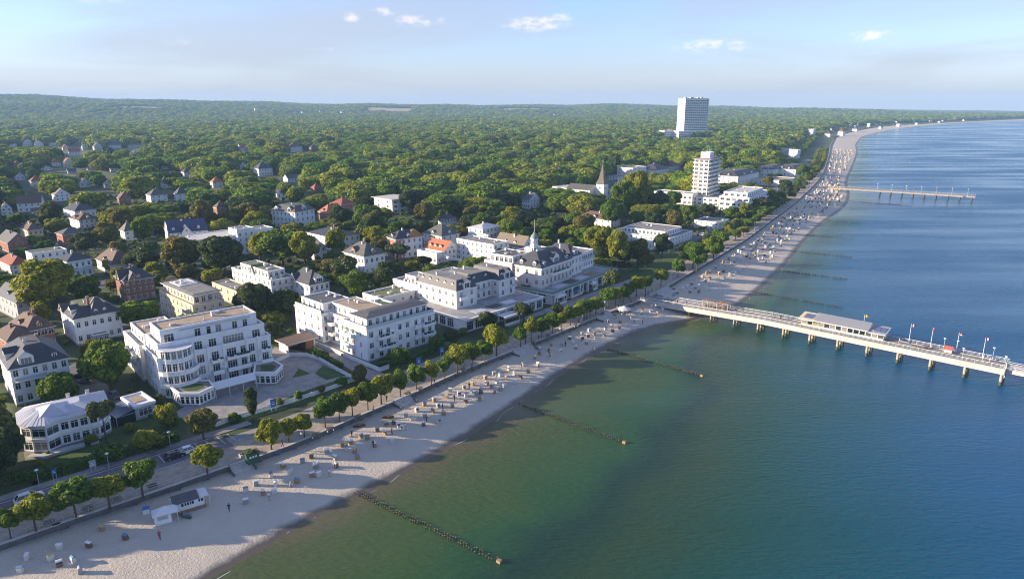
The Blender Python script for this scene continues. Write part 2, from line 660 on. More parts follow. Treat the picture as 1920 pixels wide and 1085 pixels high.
def sand_mat():
    m = bpy.data.materials.new('beach_sand')
    m.use_nodes = True
    nt = m.node_tree
    N, L = nt.nodes.new, nt.links.new
    b = nt.nodes['Principled BSDF']
    tc = N('ShaderNodeTexCoord')
    at = N('ShaderNodeAttribute')
    at.attribute_name = 'shore'
    n1 = N('ShaderNodeTexNoise')
    n1.inputs['Scale'].default_value = 0.25
    n1.inputs['Detail'].default_value = 6
    n1.inputs['Roughness'].default_value = 0.65
    L(tc.outputs['Object'], n1.inputs['Vector'])
    dry = N('ShaderNodeMix')
    dry.data_type = 'RGBA'
    dry.inputs[6].default_value = (0.46, 0.40, 0.32, 1)
    dry.inputs[7].default_value = (0.59, 0.52, 0.43, 1)
    L(n1.outputs[0], dry.inputs[0])
    ad = N('ShaderNodeMath')
    ad.operation = 'MULTIPLY_ADD'
    ad.inputs[1].default_value = 2.6
    L(n1.outputs[0], ad.inputs[0])
    L(at.outputs['Fac'], ad.inputs[2])
    mr = N('ShaderNodeMapRange')
    mr.inputs['From Min'].default_value = 2.2
    mr.inputs['From Max'].default_value = 3.9
    L(ad.outputs[0], mr.inputs[0])
    wet = N('ShaderNodeMix')
    wet.data_type = 'RGBA'
    L(mr.outputs[0], wet.inputs[0])
    wet.inputs[6].default_value = (0.12, 0.098, 0.075, 1)
    L(dry.outputs[2], wet.inputs[7])
    L(wet.outputs[2], b.inputs['Base Color'])
    rg = N('ShaderNodeMapRange')
    rg.inputs['To Min'].default_value = 0.45
    rg.inputs['To Max'].default_value = 0.95
    L(mr.outputs[0], rg.inputs[0])
    L(rg.outputs[0], b.inputs['Roughness'])
    b.inputs['Specular IOR Level'].default_value = 0.25
    n2 = N('ShaderNodeTexNoise')
    n2.inputs['Scale'].default_value = 2.0
    n2.inputs['Detail'].default_value = 5
    n2.inputs['Roughness'].default_value = 0.7
    L(tc.outputs['Object'], n2.inputs['Vector'])
    hm = N('ShaderNodeMath')
    hm.operation = 'MULTIPLY'
    L(n2.outputs[0], hm.inputs[0])
    L(mr.outputs[0], hm.inputs[1])
    bp = N('ShaderNodeBump')
    bp.inputs['Distance'].default_value = 0.30
    bp.inputs['Strength'].default_value = 0.9
    L(hm.outputs[0], bp.inputs['Height'])
    L(bp.outputs[0], b.inputs['Normal'])
    return m


def zbeach(x, y, dw, ds):
    sea = np.maximum(-dw, 0)
    land = np.maximum(ds, 0)
    t = land / np.maximum(land + sea, 1e-3)
    z = 1.9 * np.clip(t * 1.15, 0, 1) ** 0.8
    z = np.where(ds < 0, np.maximum(0.06 * ds, -3.0), z)
    z = z + 0.05 * vnoise(x, y, 3.1, 3) * np.clip(land / 4, 0, 1)
    return np.where(dw > 0.8, 1.2, z)


rr = np.geomspace(70, 4600, 360)
grid_mesh('beach', np.linspace(-48, 62, 560), rr,
          lambda x, y, dw, ds: (dw < 1.5) & (ds > -22),
          zbeach, lambda x, y, dw, ds: {'shore': ds}, sand_mat())


def water_mat():
    m = bpy.data.materials.new('sea_water')
    m.use_nodes = True
    nt = m.node_tree
    N, L = nt.nodes.new, nt.links.new
    b = nt.nodes['Principled BSDF']
    tc = N('ShaderNodeTexCoord')
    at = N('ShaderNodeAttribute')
    at.attribute_name = 'offshore_view_tint'
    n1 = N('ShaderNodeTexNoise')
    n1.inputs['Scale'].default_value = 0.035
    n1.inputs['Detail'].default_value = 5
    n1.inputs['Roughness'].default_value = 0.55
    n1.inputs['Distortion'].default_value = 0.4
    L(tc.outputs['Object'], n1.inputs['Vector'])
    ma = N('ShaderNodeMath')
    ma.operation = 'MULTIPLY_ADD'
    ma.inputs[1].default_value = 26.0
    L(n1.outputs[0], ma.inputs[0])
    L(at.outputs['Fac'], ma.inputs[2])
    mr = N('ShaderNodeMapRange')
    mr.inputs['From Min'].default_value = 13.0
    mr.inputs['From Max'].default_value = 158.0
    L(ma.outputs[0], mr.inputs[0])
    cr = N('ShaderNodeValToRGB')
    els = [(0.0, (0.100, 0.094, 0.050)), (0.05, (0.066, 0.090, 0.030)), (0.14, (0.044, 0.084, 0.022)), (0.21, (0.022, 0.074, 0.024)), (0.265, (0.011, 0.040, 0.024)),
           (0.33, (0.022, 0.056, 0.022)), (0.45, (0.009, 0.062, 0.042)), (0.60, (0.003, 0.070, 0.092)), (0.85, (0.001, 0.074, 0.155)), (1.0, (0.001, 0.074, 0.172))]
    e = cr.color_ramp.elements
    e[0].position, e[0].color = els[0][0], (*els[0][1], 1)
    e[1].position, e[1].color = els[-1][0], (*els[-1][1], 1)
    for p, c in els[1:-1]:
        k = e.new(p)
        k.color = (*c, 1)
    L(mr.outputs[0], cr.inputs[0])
    L(cr.outputs[0], b.inputs['Base Color'])
    b.inputs['Roughness'].default_value = 0.22
    b.inputs['IOR'].default_value = 1.33
    b.inputs['Specular IOR Level'].default_value = 0.4
    mp = N('ShaderNodeMapping')
    mp.inputs['Rotation'].default_value = (0, 0, R(20))
    mp.inputs['Scale'].default_value = (1.0, 2.2, 1.0)
    L(tc.outputs['Object'], mp.inputs[0])
    n2 = N('ShaderNodeTexNoise')
    n2.inputs['Scale'].default_value = 0.5
    n2.inputs['Detail'].default_value = 6
    n2.inputs['Roughness'].default_value = 0.62
    L(mp.outputs[0], n2.inputs['Vector'])
    n3 = N('ShaderNodeTexNoise')
    n3.inputs['Scale'].default_value = 0.016
    n3.inputs['Detail'].default_value = 5
    am = N('ShaderNodeMapRange')
    am.inputs['From Min'].default_value = 0.35
    am.inputs['From Max'].default_value = 0.65
    am.inputs['To Min'].default_value = 0.25
    am.inputs['To Max'].default_value = 1.3
    L(n3.outputs[0], am.inputs[0])
    mp3 = N('ShaderNodeMapping')
    mp3.inputs['Scale'].default_value = (0.35, 1.6, 1.0)
    L(tc.outputs['Object'], mp3.inputs[0])
    L(mp3.outputs[0], n3.inputs['Vector'])
    rl = N('ShaderNodeMapRange')
    rl.inputs['From Min'].default_value = 0.38
    rl.inputs['From Max'].default_value = 0.62
    rl.inputs['To Min'].default_value = 0.10
    rl.inputs['To Max'].default_value = 0.34
    L(n3.outputs[0], rl.inputs[0])
    L(rl.outputs[0], b.inputs['Roughness'])
    h = N('ShaderNodeMath')
    h.operation = 'MULTIPLY'
    L(n2.outputs[0], h.inputs[0])
    L(am.outputs[0], h.inputs[1])
    bp = N('ShaderNodeBump')
    bp.inputs['Distance'].default_value = 0.55
    bp.inputs['Strength'].default_value = 0.8
    L(h.outputs[0], bp.inputs['Height'])
    L(bp.outputs[0], b.inputs['Normal'])
    return m


rr = np.concatenate([np.linspace(5, 70, 12), np.geomspace(73, 6500, 190)])
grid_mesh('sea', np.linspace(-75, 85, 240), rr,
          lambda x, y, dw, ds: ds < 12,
          lambda x, y, dw, ds: np.zeros_like(x), lambda x, y, dw, ds: {'offshore_view_tint': np.maximum(-ds, 0) * (1 + 2.2 * np.clip((y - 190 + .25 * x) / 110, 0, 1.6) + .5 * np.clip((x - 40) / 90, 0, 1))}, water_mat())  # distance stretched past the pier: paints in the blue of a grazing, reflecting view

# thin broken line of foam where the water meets the sand
FOAM = mat('foam_white', (0.5, 0.5, 0.49), 0.8, 0.1, 2)
mb = MB()
pts = [p for p in smooth_line(SL[1:24], 1.2)]
prev = None
for i, p in enumerate(pts[:-1]):
    n = (pts[i + 1] - p)
    if n.length < 1e-4:
        continue
    n.normalize()
    n = Vector((n.y, -n.x))
    off = 0.35 + 0.5 * math.sin(i * 0.21) + 0.35 * math.sin(i * 0.63 + 1)
    w = max(0.0, 0.02 + 0.10 * math.sin(i * 0.37) + 0.08 * math.sin(i * 1.13) + .05 * math.sin(i * .071))
    a, b = p + n * (off), p + n * (off + w)
    cur = ((a.x, a.y, 0.035), (b.x, b.y, 0.035)) if w > 0.02 else None
    if prev and cur:
        mb.quad([prev[0], prev[1], cur[1], cur[0]], FOAM)
    prev = cur
tag(mb.build('shore_foam'), 'thin white foam line along the edge of the sand', 'foam', kind='stuff')

# the sea wall, its coping and its rail
mb, mc = MB(), MB()
wl = [p for p in WLs if p.y < 1500]
for i in range(len(wl) - 1):
    a, b = wl[i], wl[i + 1]
    n = (b - a).normalized()
    n = Vector((n.y, -n.x)) * 0.25
    c, d = a + n, b + n
    mb.quad([(c.x, c.y, 0.9), (d.x, d.y, 0.9), (d.x, d.y, 3.05), (c.x, c.y, 3.05)], STONEW)
    e, f = a - n * 1.2, b - n * 1.2
    c2, d2 = a + n * 1.3, b + n * 1.3
    mc.quad([(c2.x, c2.y, 3.12), (d2.x, d2.y, 3.12), (f.x, f.y, 3.12), (e.x, e.y, 3.12)], CONC)
    mc.quad([(c2.x, c2.y, 3.0), (d2.x, d2.y, 3.0), (d2.x, d2.y, 3.12), (c2.x, c2.y, 3.12)], CONC)
    mc.quad([(f.x, f.y, 3.0), (e.x, e.y, 3.0), (e.x, e.y, 3.12), (f.x, f.y, 3.12)], CONC)
sw = thing('sea_wall', 'long low stone sea wall between the promenade and the sand', 'wall')
mb.build('wall_face', sw)
mc.build('coping', sw)


def strip(name, s0, s1, da, db, z, m, step=4.0):
    mb = MB()
    n = max(1, int((s1 - s0) / step))
    pr = None
    for i in range(n + 1):
        s = s0 + (s1 - s0) * i / n
        a, b = CP(s, da), CP(s, db)
        cur = ((a.x, a.y, z), (b.x, b.y, z))
        if pr:
            mb.quad([pr[0], cur[0], cur[1], pr[1]], m)
        pr = cur
    return tag(mb.build(name), kind='structure')


def patch(name, px, z, m):
    mb = MB()
    pts = [G(x, y, z) for x, y in px]
    a = sum(pts[i].x * pts[(i + 1) % len(pts)].y - pts[(i + 1) % len(pts)].x * pts[i].y for i in range(len(pts)))
    mb.quad(pts if a > 0 else pts[::-1], m)
    return tag(mb.build(name), kind='structure')


s_road_end = wall_s(470, 866)
strip('promenade', -60, wall_s(1550, 315), 0.3, 9.5, 3.012, PAVE)
strip('road', -60, s_road_end, 8.0, 15.5, 3.024, ASPH)
strip('pavement', -60, s_road_end + 8, 15.5, 18.0, 3.11, PAVEG)
strip('footway', s_road_end, wall_s(1240, 545), 9.3, 13.0, 3.018, PAVEG)
strip('road_marking', -60, s_road_end - 2, 8.25, 8.40, 3.030, PAINT)
strip('road_marking', -60, s_road_end - 2, 14.95, 15.12, 3.030, PAINT)
for k in range(9):
    strip('road_marking', -30 + k * 7.0, -27 + k * 7.0, 11.6, 11.74, 3.030, PAINT)
for k in range(7):
    strip('road_marking', s_road_end - 14 + k * 2.6, s_road_end - 13.86 + k * 2.6, 10.3, 14.8, 3.031, PAINT, 1)
strip('street', wall_s(1330, 490), wall_s(1550, 300), 22, 30, 3.02, ASPH)
patch('forecourt', [(318, 778), (372, 790), (428, 782), (560, 745), (664, 712), (640, 694), (600, 668), (550, 655), (515, 650), (470, 690)], 3.02, PAVEG)
patch('driveway', [(560, 632), (596, 622), (640, 640), (690, 690), (770, 716), (742, 728), (690, 712), (628, 676)], 3.03, PAVEG)
patch('parking_yard', [(118, 690), (160, 672), (240, 770), (200, 800), (150, 740)], 3.02, ASPH)
patch('side_street', [(190, 600), (320, 560), (330, 572), (215, 625), (170, 640)], 3.02, ASPH)
patch('side_street', [(132, 536), (215, 522), (225, 530), (150, 552)], 3.02, ASPH)
patch('terrace_paving', [(950, 610), (1010, 583), (1075, 560), (1190, 520), (1215, 535), (1140, 566), (1050, 606), (990, 630)], 3.02, PAVEG)
patch('lawn', [(640, 728), (560, 757), (430, 800), (405, 800), (520, 752), (600, 722), (668, 702)], 3.045, LAWN)
patch('lawn', [(705, 668), (800, 640), (838, 628), (868, 640), (820, 660), (745, 690)], 3.04, LAWN)
patch('lawn', [(858, 655), (950, 615), (1028, 585), (1040, 592), (960, 628), (880, 668)], 3.04, LAWN)
patch('lawn', [(1180, 495), (1250, 470), (1290, 470), (1262, 495), (1215, 530), (1180, 520)], 3.04, LAWN)
patch('lawn', [(606, 684), (648, 703), (612, 712), (590, 700)], 3.05, LAWN)
patch('lawn', [(560, 690), (582, 700), (548, 708)], 3.05, LAWN)
patch('garden_lawn', [(60, 850), (180, 812), (330, 770), (350, 812), (240, 845), (90, 885)], 3.03, LAWN)

# ------------------------------------------------------------------ building kit
WINC = {}
BLD = []
FOOT = []      # footprints (polygons in the plan) that trees keep out of
SUNB = []      # strips to the sunny side of houses that filler trees leave open
VIEWB = []     # (x0,x1,y0,y1,dist): sight boxes of buildings, so that filler trees do not stand in front


def win_meshes(w, h, cols, tr, fm, simple):
    key = (round(w, 2), round(h, 2), cols, tr, fm.name, simple)
    if key in WINC:
        return WINC[key]
    t = 0.09 if w > 0.8 else 0.07
    f = MB()
    ya, yb = 0.05, 0.13
    f.box(0, t, ya, yb, 0, h, fm)
    f.box(w - t, w, ya, yb, 0, h, fm)
    f.box(t, w - t, ya, yb, 0, t, fm)
    f.box(t, w - t, ya, yb, h - t, h, fm)
    for i in range(1, cols):
        x = w * i / cols
        f.box(x - t * .42, x + t * .42, ya + .01, yb, t, h - t, fm)
    if tr:
        f.box(t, w - t, ya + .015, yb, h * tr - .035, h * tr + .035, fm)
    g = MB()
    pq = [(t * .5, .12, t * .5), (w - t * .5, .12, t * .5), (w - t * .5, .12, h - t * .5), (t * .5, .12, h - t * .5)]
    if simple:
        f.quad(pq, GLASS)
        r = (f.mesh('window'), None)
    else:
        g.quad(pq, GLASS)
        r = (f.mesh('window'), g.mesh('pane'))
    WINC[key] = r
    return r


def put_win(parent, x, y, z, rz, w, h, cols, tr, fm, simple, name='window'):
    a, b = win_meshes(w, h, cols, tr, fm, simple)
    o = obj(name, a, parent, (x, y, z), rz)
    if b:
        obj('pane', b, o)
    return o


def row(n, L, zb, zt_, ww, m0=None, m1=None, cols=2, tr=0.7):
    """n openings of width ww evenly over a wall of length L"""
    m0 = L / n / 2 - ww / 2 if m0 is None else m0
    m1 = m0 if m1 is None else m1
    out = []
    for i in range(n):
        c = m0 + ww / 2 + (L - m0 - m1 - ww) * (i / (n - 1) if n > 1 else 0.5)
        out.append((c - ww / 2, c + ww / 2, zb, zt_, cols, tr))
    return out


class Bld:
    def __init__(s, name, label, o, ang, z0=3.0, cat='building', simple=False, group=None):
        s.o, s.ang, s.z0, s.simple = Vector(o[:2]), ang, z0, simple
        s.root = thing(name, label, cat, (o[0], o[1], z0), R(ang), group)
        s.label = label
        BLD.append((o[0], o[1], label))

    def w2(s, x, y):
        c, n = math.cos(R(s.ang)), math.sin(R(s.ang))
        return s.o.x + x * c - y * n, s.o.y + x * n + y * c

    def reg(s, pts, h, cover=0.62):
        """register the footprint (local) and the sight box"""
        wp = [s.w2(*p) for p in pts]
        FOOT.append(wp)
        SUNB.append((min(q[0] for q in wp) - 3.2 * h, max(q[0] for q in wp), min(q[1] for q in wp) - 1, max(q[1] for q in wp) - 2, h))
        px = [P(x, y, s.z0 + z) for x, y in wp for z in (0, h)]
        x0, x1 = min(p[0] for p in px), max(p[0] for p in px)
        y0, y1 = min(p[1] for p in px), max(p[1] for p in px)
        VIEWB.append((x0, x1, y0, y0 + (y1 - y0) * cover, min(math.hypot(*w) for w in wp)))

    def wall(s, pts, z0, z1, op=None, m=WHITE, fm=FRAME, name='wall', plinth=0.0, skip=()):
        """shell over a CCW footprint with window openings; op: {edge: [(u0,u1,zb,zt,cols,transom)]}"""
        op = op or {}
        mb = MB()
        n = len(pts)
        for i in range(n):
            if i in skip:
                continue
            a, b = Vector(pts[i]), Vector(pts[(i + 1) % n])
            d = b - a
            ln = d.length
            if ln < 1e-6:
                continue
            d.normalize()
            nin = Vector((-d.y, d.x))
            ops = [q for q in op.get(i, []) if q[0] > 0.02 and q[1] < ln - 0.02 and q[2] >= z0 and q[3] < z1]
            us = sorted({0.0, ln} | {round(q[0], 4) for q in ops} | {round(q[1], 4) for q in ops})
            zs = sorted({z0, z1} | {round(q[2], 4) for q in ops} | {round(q[3], 4) for q in ops})

            def pt(u, z, dep=0.0):
                q = a + d * u + nin * dep
                return (q.x, q.y, z)
            for u0, u1 in zip(us[:-1], us[1:]):
                if u1 - u0 < 1e-3:
                    continue
                um = (u0 + u1) / 2
                col = [q for q in ops if q[0] < um < q[1]]
                zlist = sorted({z0, z1} | {round(q[2], 4) for q in col} | {round(q[3], 4) for q in col})
                for za, zb in zip(zlist[:-1], zlist[1:]):
                    zm = (za + zb) / 2
                    if any(q[2] < zm < q[3] for q in col):
                        continue
                    mb.quad([pt(u0, za), pt(u1, za), pt(u1, zb), pt(u0, zb)], m)
            for q in ops:
                u0, u1, zb, zt_ = q[:4]
                D = 0.14
                mb.quad([pt(u0, zb), pt(u0, zb, D), pt(u0, zt_, D), pt(u0, zt_)][::-1], m)
                mb.quad([pt(u1, zb), pt(u1, zt_), pt(u1, zt_, D), pt(u1, zb, D)][::-1], m)
                mb.quad([pt(u0, zb), pt(u1, zb), pt(u1, zb, D), pt(u0, zb, D)], m)
                mb.quad([pt(u0, zt_), pt(u0, zt_, D), pt(u1, zt_, D), pt(u1, zt_)], m)
                x, y, _ = pt(u0, 0)
                put_win(s.root, x, y, zb, math.atan2(d.y, d.x), u1 - u0, zt_ - zb, q[4] if len(q) > 4 else 2, q[5] if len(q) > 5 else 0.7, fm, s.simple)
        o = mb.build(name, s.root)
        if plinth:
            pb = MB()
            s._band(pb, pts, 0.05, z0 - 0.02, z0 + plinth, BASEM)
            pb.build('plinth', s.root)
        return o

    @staticmethod
    def _off(pts, t):
        n = len(pts)
        out = []
        for i in range(n):
            p, a, b = Vector(pts[i]), Vector(pts[i - 1]), Vector(pts[(i + 1) % n])
            d1, d2 = (p - a).normalized(), (b - p).normalized()
            n1, n2 = Vector((d1.y, -d1.x)), Vector((d2.y, -d2.x))
            k = (n1 + n2)
            k = k / max(0.3, k.length_squared / 2) if k.length > 1e-6 else n1
            out.append(p + k * t)
        return out

    def _band(s, mb, pts, t, z0, z1, m, tin=0.06):
        """closed band round a footprint, t proud"""
        o, i = s._off(pts, t), s._off(pts, -tin)
        n = len(pts)
        for k in range(n):
            j = (k + 1) % n
            mb.quad([(*o[k], z0), (*o[j], z0), (*o[j], z1), (*o[k], z1)], m)
            mb.quad([(*o[k], z1), (*o[j], z1), (*i[j], z1), (*i[k], z1)], m)
            mb.quad([(*i[k], z0), (*i[j], z0), (*o[j], z0), (*o[k], z0)], m)
            mb.quad([(*i[j], z0), (*i[k], z0), (*i[k], z1), (*i[j], z1)], m)

    def cornice(s, pts, z, m=WHITE, t=0.18, h=0.28, name='cornice'):
        mb = MB()
        s._band(mb, pts, t, z - h, z, m)
        return mb.build(name, s.root)

    def flat(s, pts, z, m=GRAVELG, par=0.45, pm=WHITE, clutter=0, t=0.07, seed=1):
        mb = MB()
        mb.quad([(p[0], p[1], z + 0.02) for p in pts], m)
        r = mb.build('roof', s.root)
        pb = MB()
        s._band(pb, pts, t, z - 0.18, z + par, pm, 0.28)
        pb.build('parapet', s.root)
        rd = random.Random(seed * 31 + int(abs(s.o.x) * 10))
        xs, ys = [p[0] for p in pts], [p[1] for p in pts]
        for k in range(clutter):
            cx, cy2 = rd.uniform(min(xs) + 1.2, max(xs) - 1.2), rd.uniform(min(ys) + 1.2, max(ys) - 1.2)
            kb = MB()
            if k % 3 == 0:
                w, h = rd.uniform(.5, 1.1), rd.uniform(.25, .5)
                kb.box(-w, w, -w * .7, w * .7, 0.02, h, CONC)
                kb.box(-w * .85, w * .85, -w * .6, w * .6, h, h + .12, ZINC)
                kb.build('skylight', r, (cx, cy2, z))
            elif k % 3 == 1:
                kb.cyl((0, 0, 0), (0, 0, rd.uniform(.6, 1.0)), .16, .16, ZINC, 6)
                kb.build('vent_pipe', r, (cx, cy2, z))
            else:
                w = rd.uniform(.35, .6)
                kb.box(-w, w, -w * .6, w * .6, 0.02, rd.uniform(.8, 1.4), WHITE2)
                kb.build('chimney', r, (cx, cy2, z))
        return r

    def frust(s, x0, y0, w, d, z, h, ix, iy, m, over=0.4, topm=None, name='roof', fascia=WHITE):
        """hip or mansard roof: base rectangle with eaves, top rectangle inset by ix, iy"""
        mb = MB()
        a = [(x0 - over, y0 - over), (x0 + w + over, y0 - over), (x0 + w + over, y0 + d + over), (x0 - over, y0 + d + over)]
        ix, iy = min(ix, w / 2 - .001), min(iy, d / 2 - .001)
        b = [(x0 + ix, y0 + iy), (x0 + w - ix, y0 + iy), (x0 + w - ix, y0 + d - iy), (x0 + ix, y0 + d - iy)]
        for i in range(4):
            j = (i + 1) % 4
            mb.quad([(*a[i], z), (*a[j], z), (*b[j], z + h), (*b[i], z + h)], m)
        mb.quad([(*p, z + h) for p in b], topm or m)
        mb.quad([(*p, z - 0.16) for p in a][::-1], fascia)
        for i in range(4):
            j = (i + 1) % 4
            mb.quad([(*a[i], z - .16), (*a[j], z - .16), (*a[j], z), (*a[i], z)], fascia)
        return mb.build(name, s.root)

    def gable(s, x0, y0, w, d, z, h, axis, m, wm=WHITE, over=0.4, name='roof', wins=True):
        """gable roof, ridge along axis 'x' or 'y', with its two gable walls"""
        mb, gw = MB(), MB()
        t = 0.14
        if axis == 'x':
            c = y0 + d / 2
            e = over * h / (d / 2)
            for sgn, yy in ((-1, y0 - over), (1, y0 + d + over)):
                q = [(x0 - over, yy, z - e), (x0 + w + over, yy, z - e), (x0 + w + over, c, z + h), (x0 - over, c, z + h)]
                mb.quad(q if sgn < 0 else q[::-1], m)
                q2 = [(p[0], p[1], p[2] - t) for p in q]
                mb.quad(q2[::-1] if sgn < 0 else q2, FRAME)
            for xx, sg in ((x0 - over, 1), (x0 + w + over, -1)):
                for ya in (y0 - over, y0 + d + over):
                    q = [(xx, ya, z - e - t), (xx, ya, z - e), (xx, c, z + h), (xx, c, z + h - t)]
                    mb.quad(q, FRAME)
            for ya in (y0 - over, y0 + d + over):
                mb.quad([(x0 - over, ya, z - e - t), (x0 + w + over, ya, z - e - t), (x0 + w + over, ya, z - e), (x0 - over, ya, z - e)], FRAME)
            gw.quad([(x0, y0 + d, z), (x0, y0, z), (x0, c, z + h - .1)], wm)
            gw.quad([(x0 + w, y0, z), (x0 + w, y0 + d, z), (x0 + w, c, z + h - .1)], wm)
        else:
            c = x0 + w / 2
            e = over * h / (w / 2)
            for sgn, xx in ((-1, x0 - over), (1, x0 + w + over)):
                q = [(xx, y0 + d + over, z - e), (xx, y0 - over, z - e), (c, y0 - over, z + h), (c, y0 + d + over, z + h)]
                mb.quad(q if sgn < 0 else q[::-1], m)
                q2 = [(p[0], p[1], p[2] - t) for p in q]
                mb.quad(q2[::-1] if sgn < 0 else q2, FRAME)
            for yy in (y0 - over, y0 + d + over):
                for xa in (x0 - over, x0 + w + over):
                    mb.quad([(xa, yy, z - e - t), (xa, yy, z - e), (c, yy, z + h), (c, yy, z + h - t)], FRAME)
            gw.quad([(x0, y0, z), (x0 + w, y0, z), (c, y0, z + h - .1)], wm)
            gw.quad([(x0 + w, y0 + d, z), (x0, y0 + d, z), (c, y0 + d, z + h - .1)], wm)
        r = mb.build(name, s.root)
        g = gw.build('gable_wall', s.root)
        if wins and h > 2.0:
            ww, hh = 1.0, 1.2
            if axis == 'x':
                put_win(s.root, x0 - .16, y0 + d / 2 + ww / 2, z + .3, -math.pi / 2, ww, hh, 2, 0, FRAME, True)
                put_win(s.root, x0 + w + .16, y0 + d / 2 - ww / 2, z + .3, math.pi / 2, ww, hh, 2, 0, FRAME, True)
            else:
                put_win(s.root, x0 + w / 2 - ww / 2, y0 - .16, z + .3, 0, ww, hh, 2, 0, FRAME, True)
        return r

    def dormer(s, x, y, z, rz, w=1.3, h=1.35, dep=1.8, roofm=SLATE, wm=WHITE, kind='gable', cols=2):
        """small roof window house; (x,y,z) the middle of its sill, looking along local -y turned by rz"""
        mb = MB()
        mb.box(-w / 2, w / 2, 0, dep, -0.3, h, wm)
        o = mb.build('dormer', s.root, (x, y, z), rz)
        rb = MB()
        k = w / 2 + .14
        if kind == 'gable':
            g = w * .42
            rb.quad([(-k, -.15, h - .05), (0, -.15, h + g), (0, dep, h + g), (-k, dep, h - .05)], roofm)
            rb.quad([(0, -.15, h + g), (k, -.15, h - .05), (k, dep, h - .05), (0, dep, h + g)], roofm)
            rb.quad([(-w / 2, -.02, h), (w / 2, -.02, h), (0, -.02, h + g - .05)], wm)
        else:
            rb.box(-k, k, -.15, dep, h + .003, h + .12, roofm)
        rb.build('dormer_roof', o)
        a, b = win_meshes(w * .74, h * .8, cols, 0, FRAME, True)
        obj('window', a, o, (-w * .37, -.16, h * .1))
        return o

    def chimney(s, x, y, z, h=1.6, m=BRICK, w=.35):
        mb = MB()
        mb.box(-w, w, -w * .8, w * .8, 0, h, m)
        mb.box(-w - .07, w + .07, -w * .8 - .07, w * .8 + .07, h, h + .14, BASEM)
        return mb.build('chimney', s.root, (x, y, z))

    def balcony(s, x, y, z, w, p=1.3, rz=0.0, style='solid', m=WHITE):
        """slab and parapet against a wall: local x along the wall, out along -y"""
        mb = MB()
        mb.box(0, w, -p, 0.02, -0.2, 0, m)
        o = mb.build('balcony', s.root, (x, y, z), rz)
        rb = MB()
        rm = {'solid': m, 'rail': RAIL, 'plants': m}[style]
        if style == 'rail':
            for k in range(int(w / .9) + 1):
                xx = min(w - .05, .02 + k * .9)
                rb.box(xx, xx + .05, -p + .01, -p + .06, 0, 1.0, rm)
            rb.box(0, w, -p, -p + .07, .95, 1.02, rm)
            rb.box(.02, w - .02, -p + .02, -p + .04, .15, .9, GLASS if False else rm)
            rb.box(0, .05, -p, 0, .95, 1.02, rm)
            rb.box(w - .05, w, -p, 0, .95, 1.02, rm)
        else:
            rb.box(0, w, -p, -p + .1, 0.002, .95, rm)
            rb.box(0, .1, -p + .1, -.01, 0.002, .95, rm)
            rb.box(w - .1, w, -p + .1, -.01, 0.002, .95, rm)
        rb.build('railing', o)
        if style == 'plants':
            pb = MB()
            rd = random.Random(int(x * 7 + z * 3))
            for k in range(int(w / .5)):
                xx = rd.uniform(.1, w - .4)
                pb.box(xx, xx + rd.uniform(.3, .6), -p - .12, -p + .25, .75, 1.0 + rd.uniform(.05, .35), PLANTS)
            pb.build('planting', o)
        return o

    def block(s, x0, y0, w, d, z0, z1, op=None, m=WHITE, **k):
        pts = [(x0, y0), (x0 + w, y0), (x0 + w, y0 + d), (x0, y0 + d)]
        s.wall(pts, z0, z1, op, m, **k)
        return pts


def rect(x0, y0, w, d):
    return [(x0, y0), (x0 + w, y0), (x0 + w, y0 + d), (x0, y0 + d)]


def rows(nf, floors, L, fh, ww=1.0, wh=1.55, sill=0.9, z0=0.0, **k):
    out = []
    for f in range(floors):
        out += row(nf, L, z0 + f * fh + sill, z0 + f * fh + sill + wh, ww, **k)
    return out


def site(A, base_y, Rp, Lp, ang=47.0, z0=3.0):
    """near corner from its base and eave rows; width and depth from the two far eave corners"""
    lo, hi = z0 + 0.5, 60.0
    for _ in range(40):
        ze = (lo + hi) / 2
        q = G(A[0], A[1], ze)
        if P(q.x, q.y, z0)[1] < base_y:
            lo = ze
        else:
            hi = ze
    a, r, l = G(A[0], A[1], ze), G(*Rp, ze), G(*Lp, ze)
    ux = Vector((math.cos(R(ang)), math.sin(R(ang))))
    uy = Vector((-ux.y, ux.x))
    return a, abs((r - a).xy.dot(ux)), abs((l - a).xy.dot(uy)), ze - z0


def toloc(b, px, py, z):
    p = G(px, py, z).xy - b.o
    c, n = math.cos(R(b.ang)), math.sin(R(b.ang))
    return (p.x * c + p.y * n, -p.x * n + p.y * c)


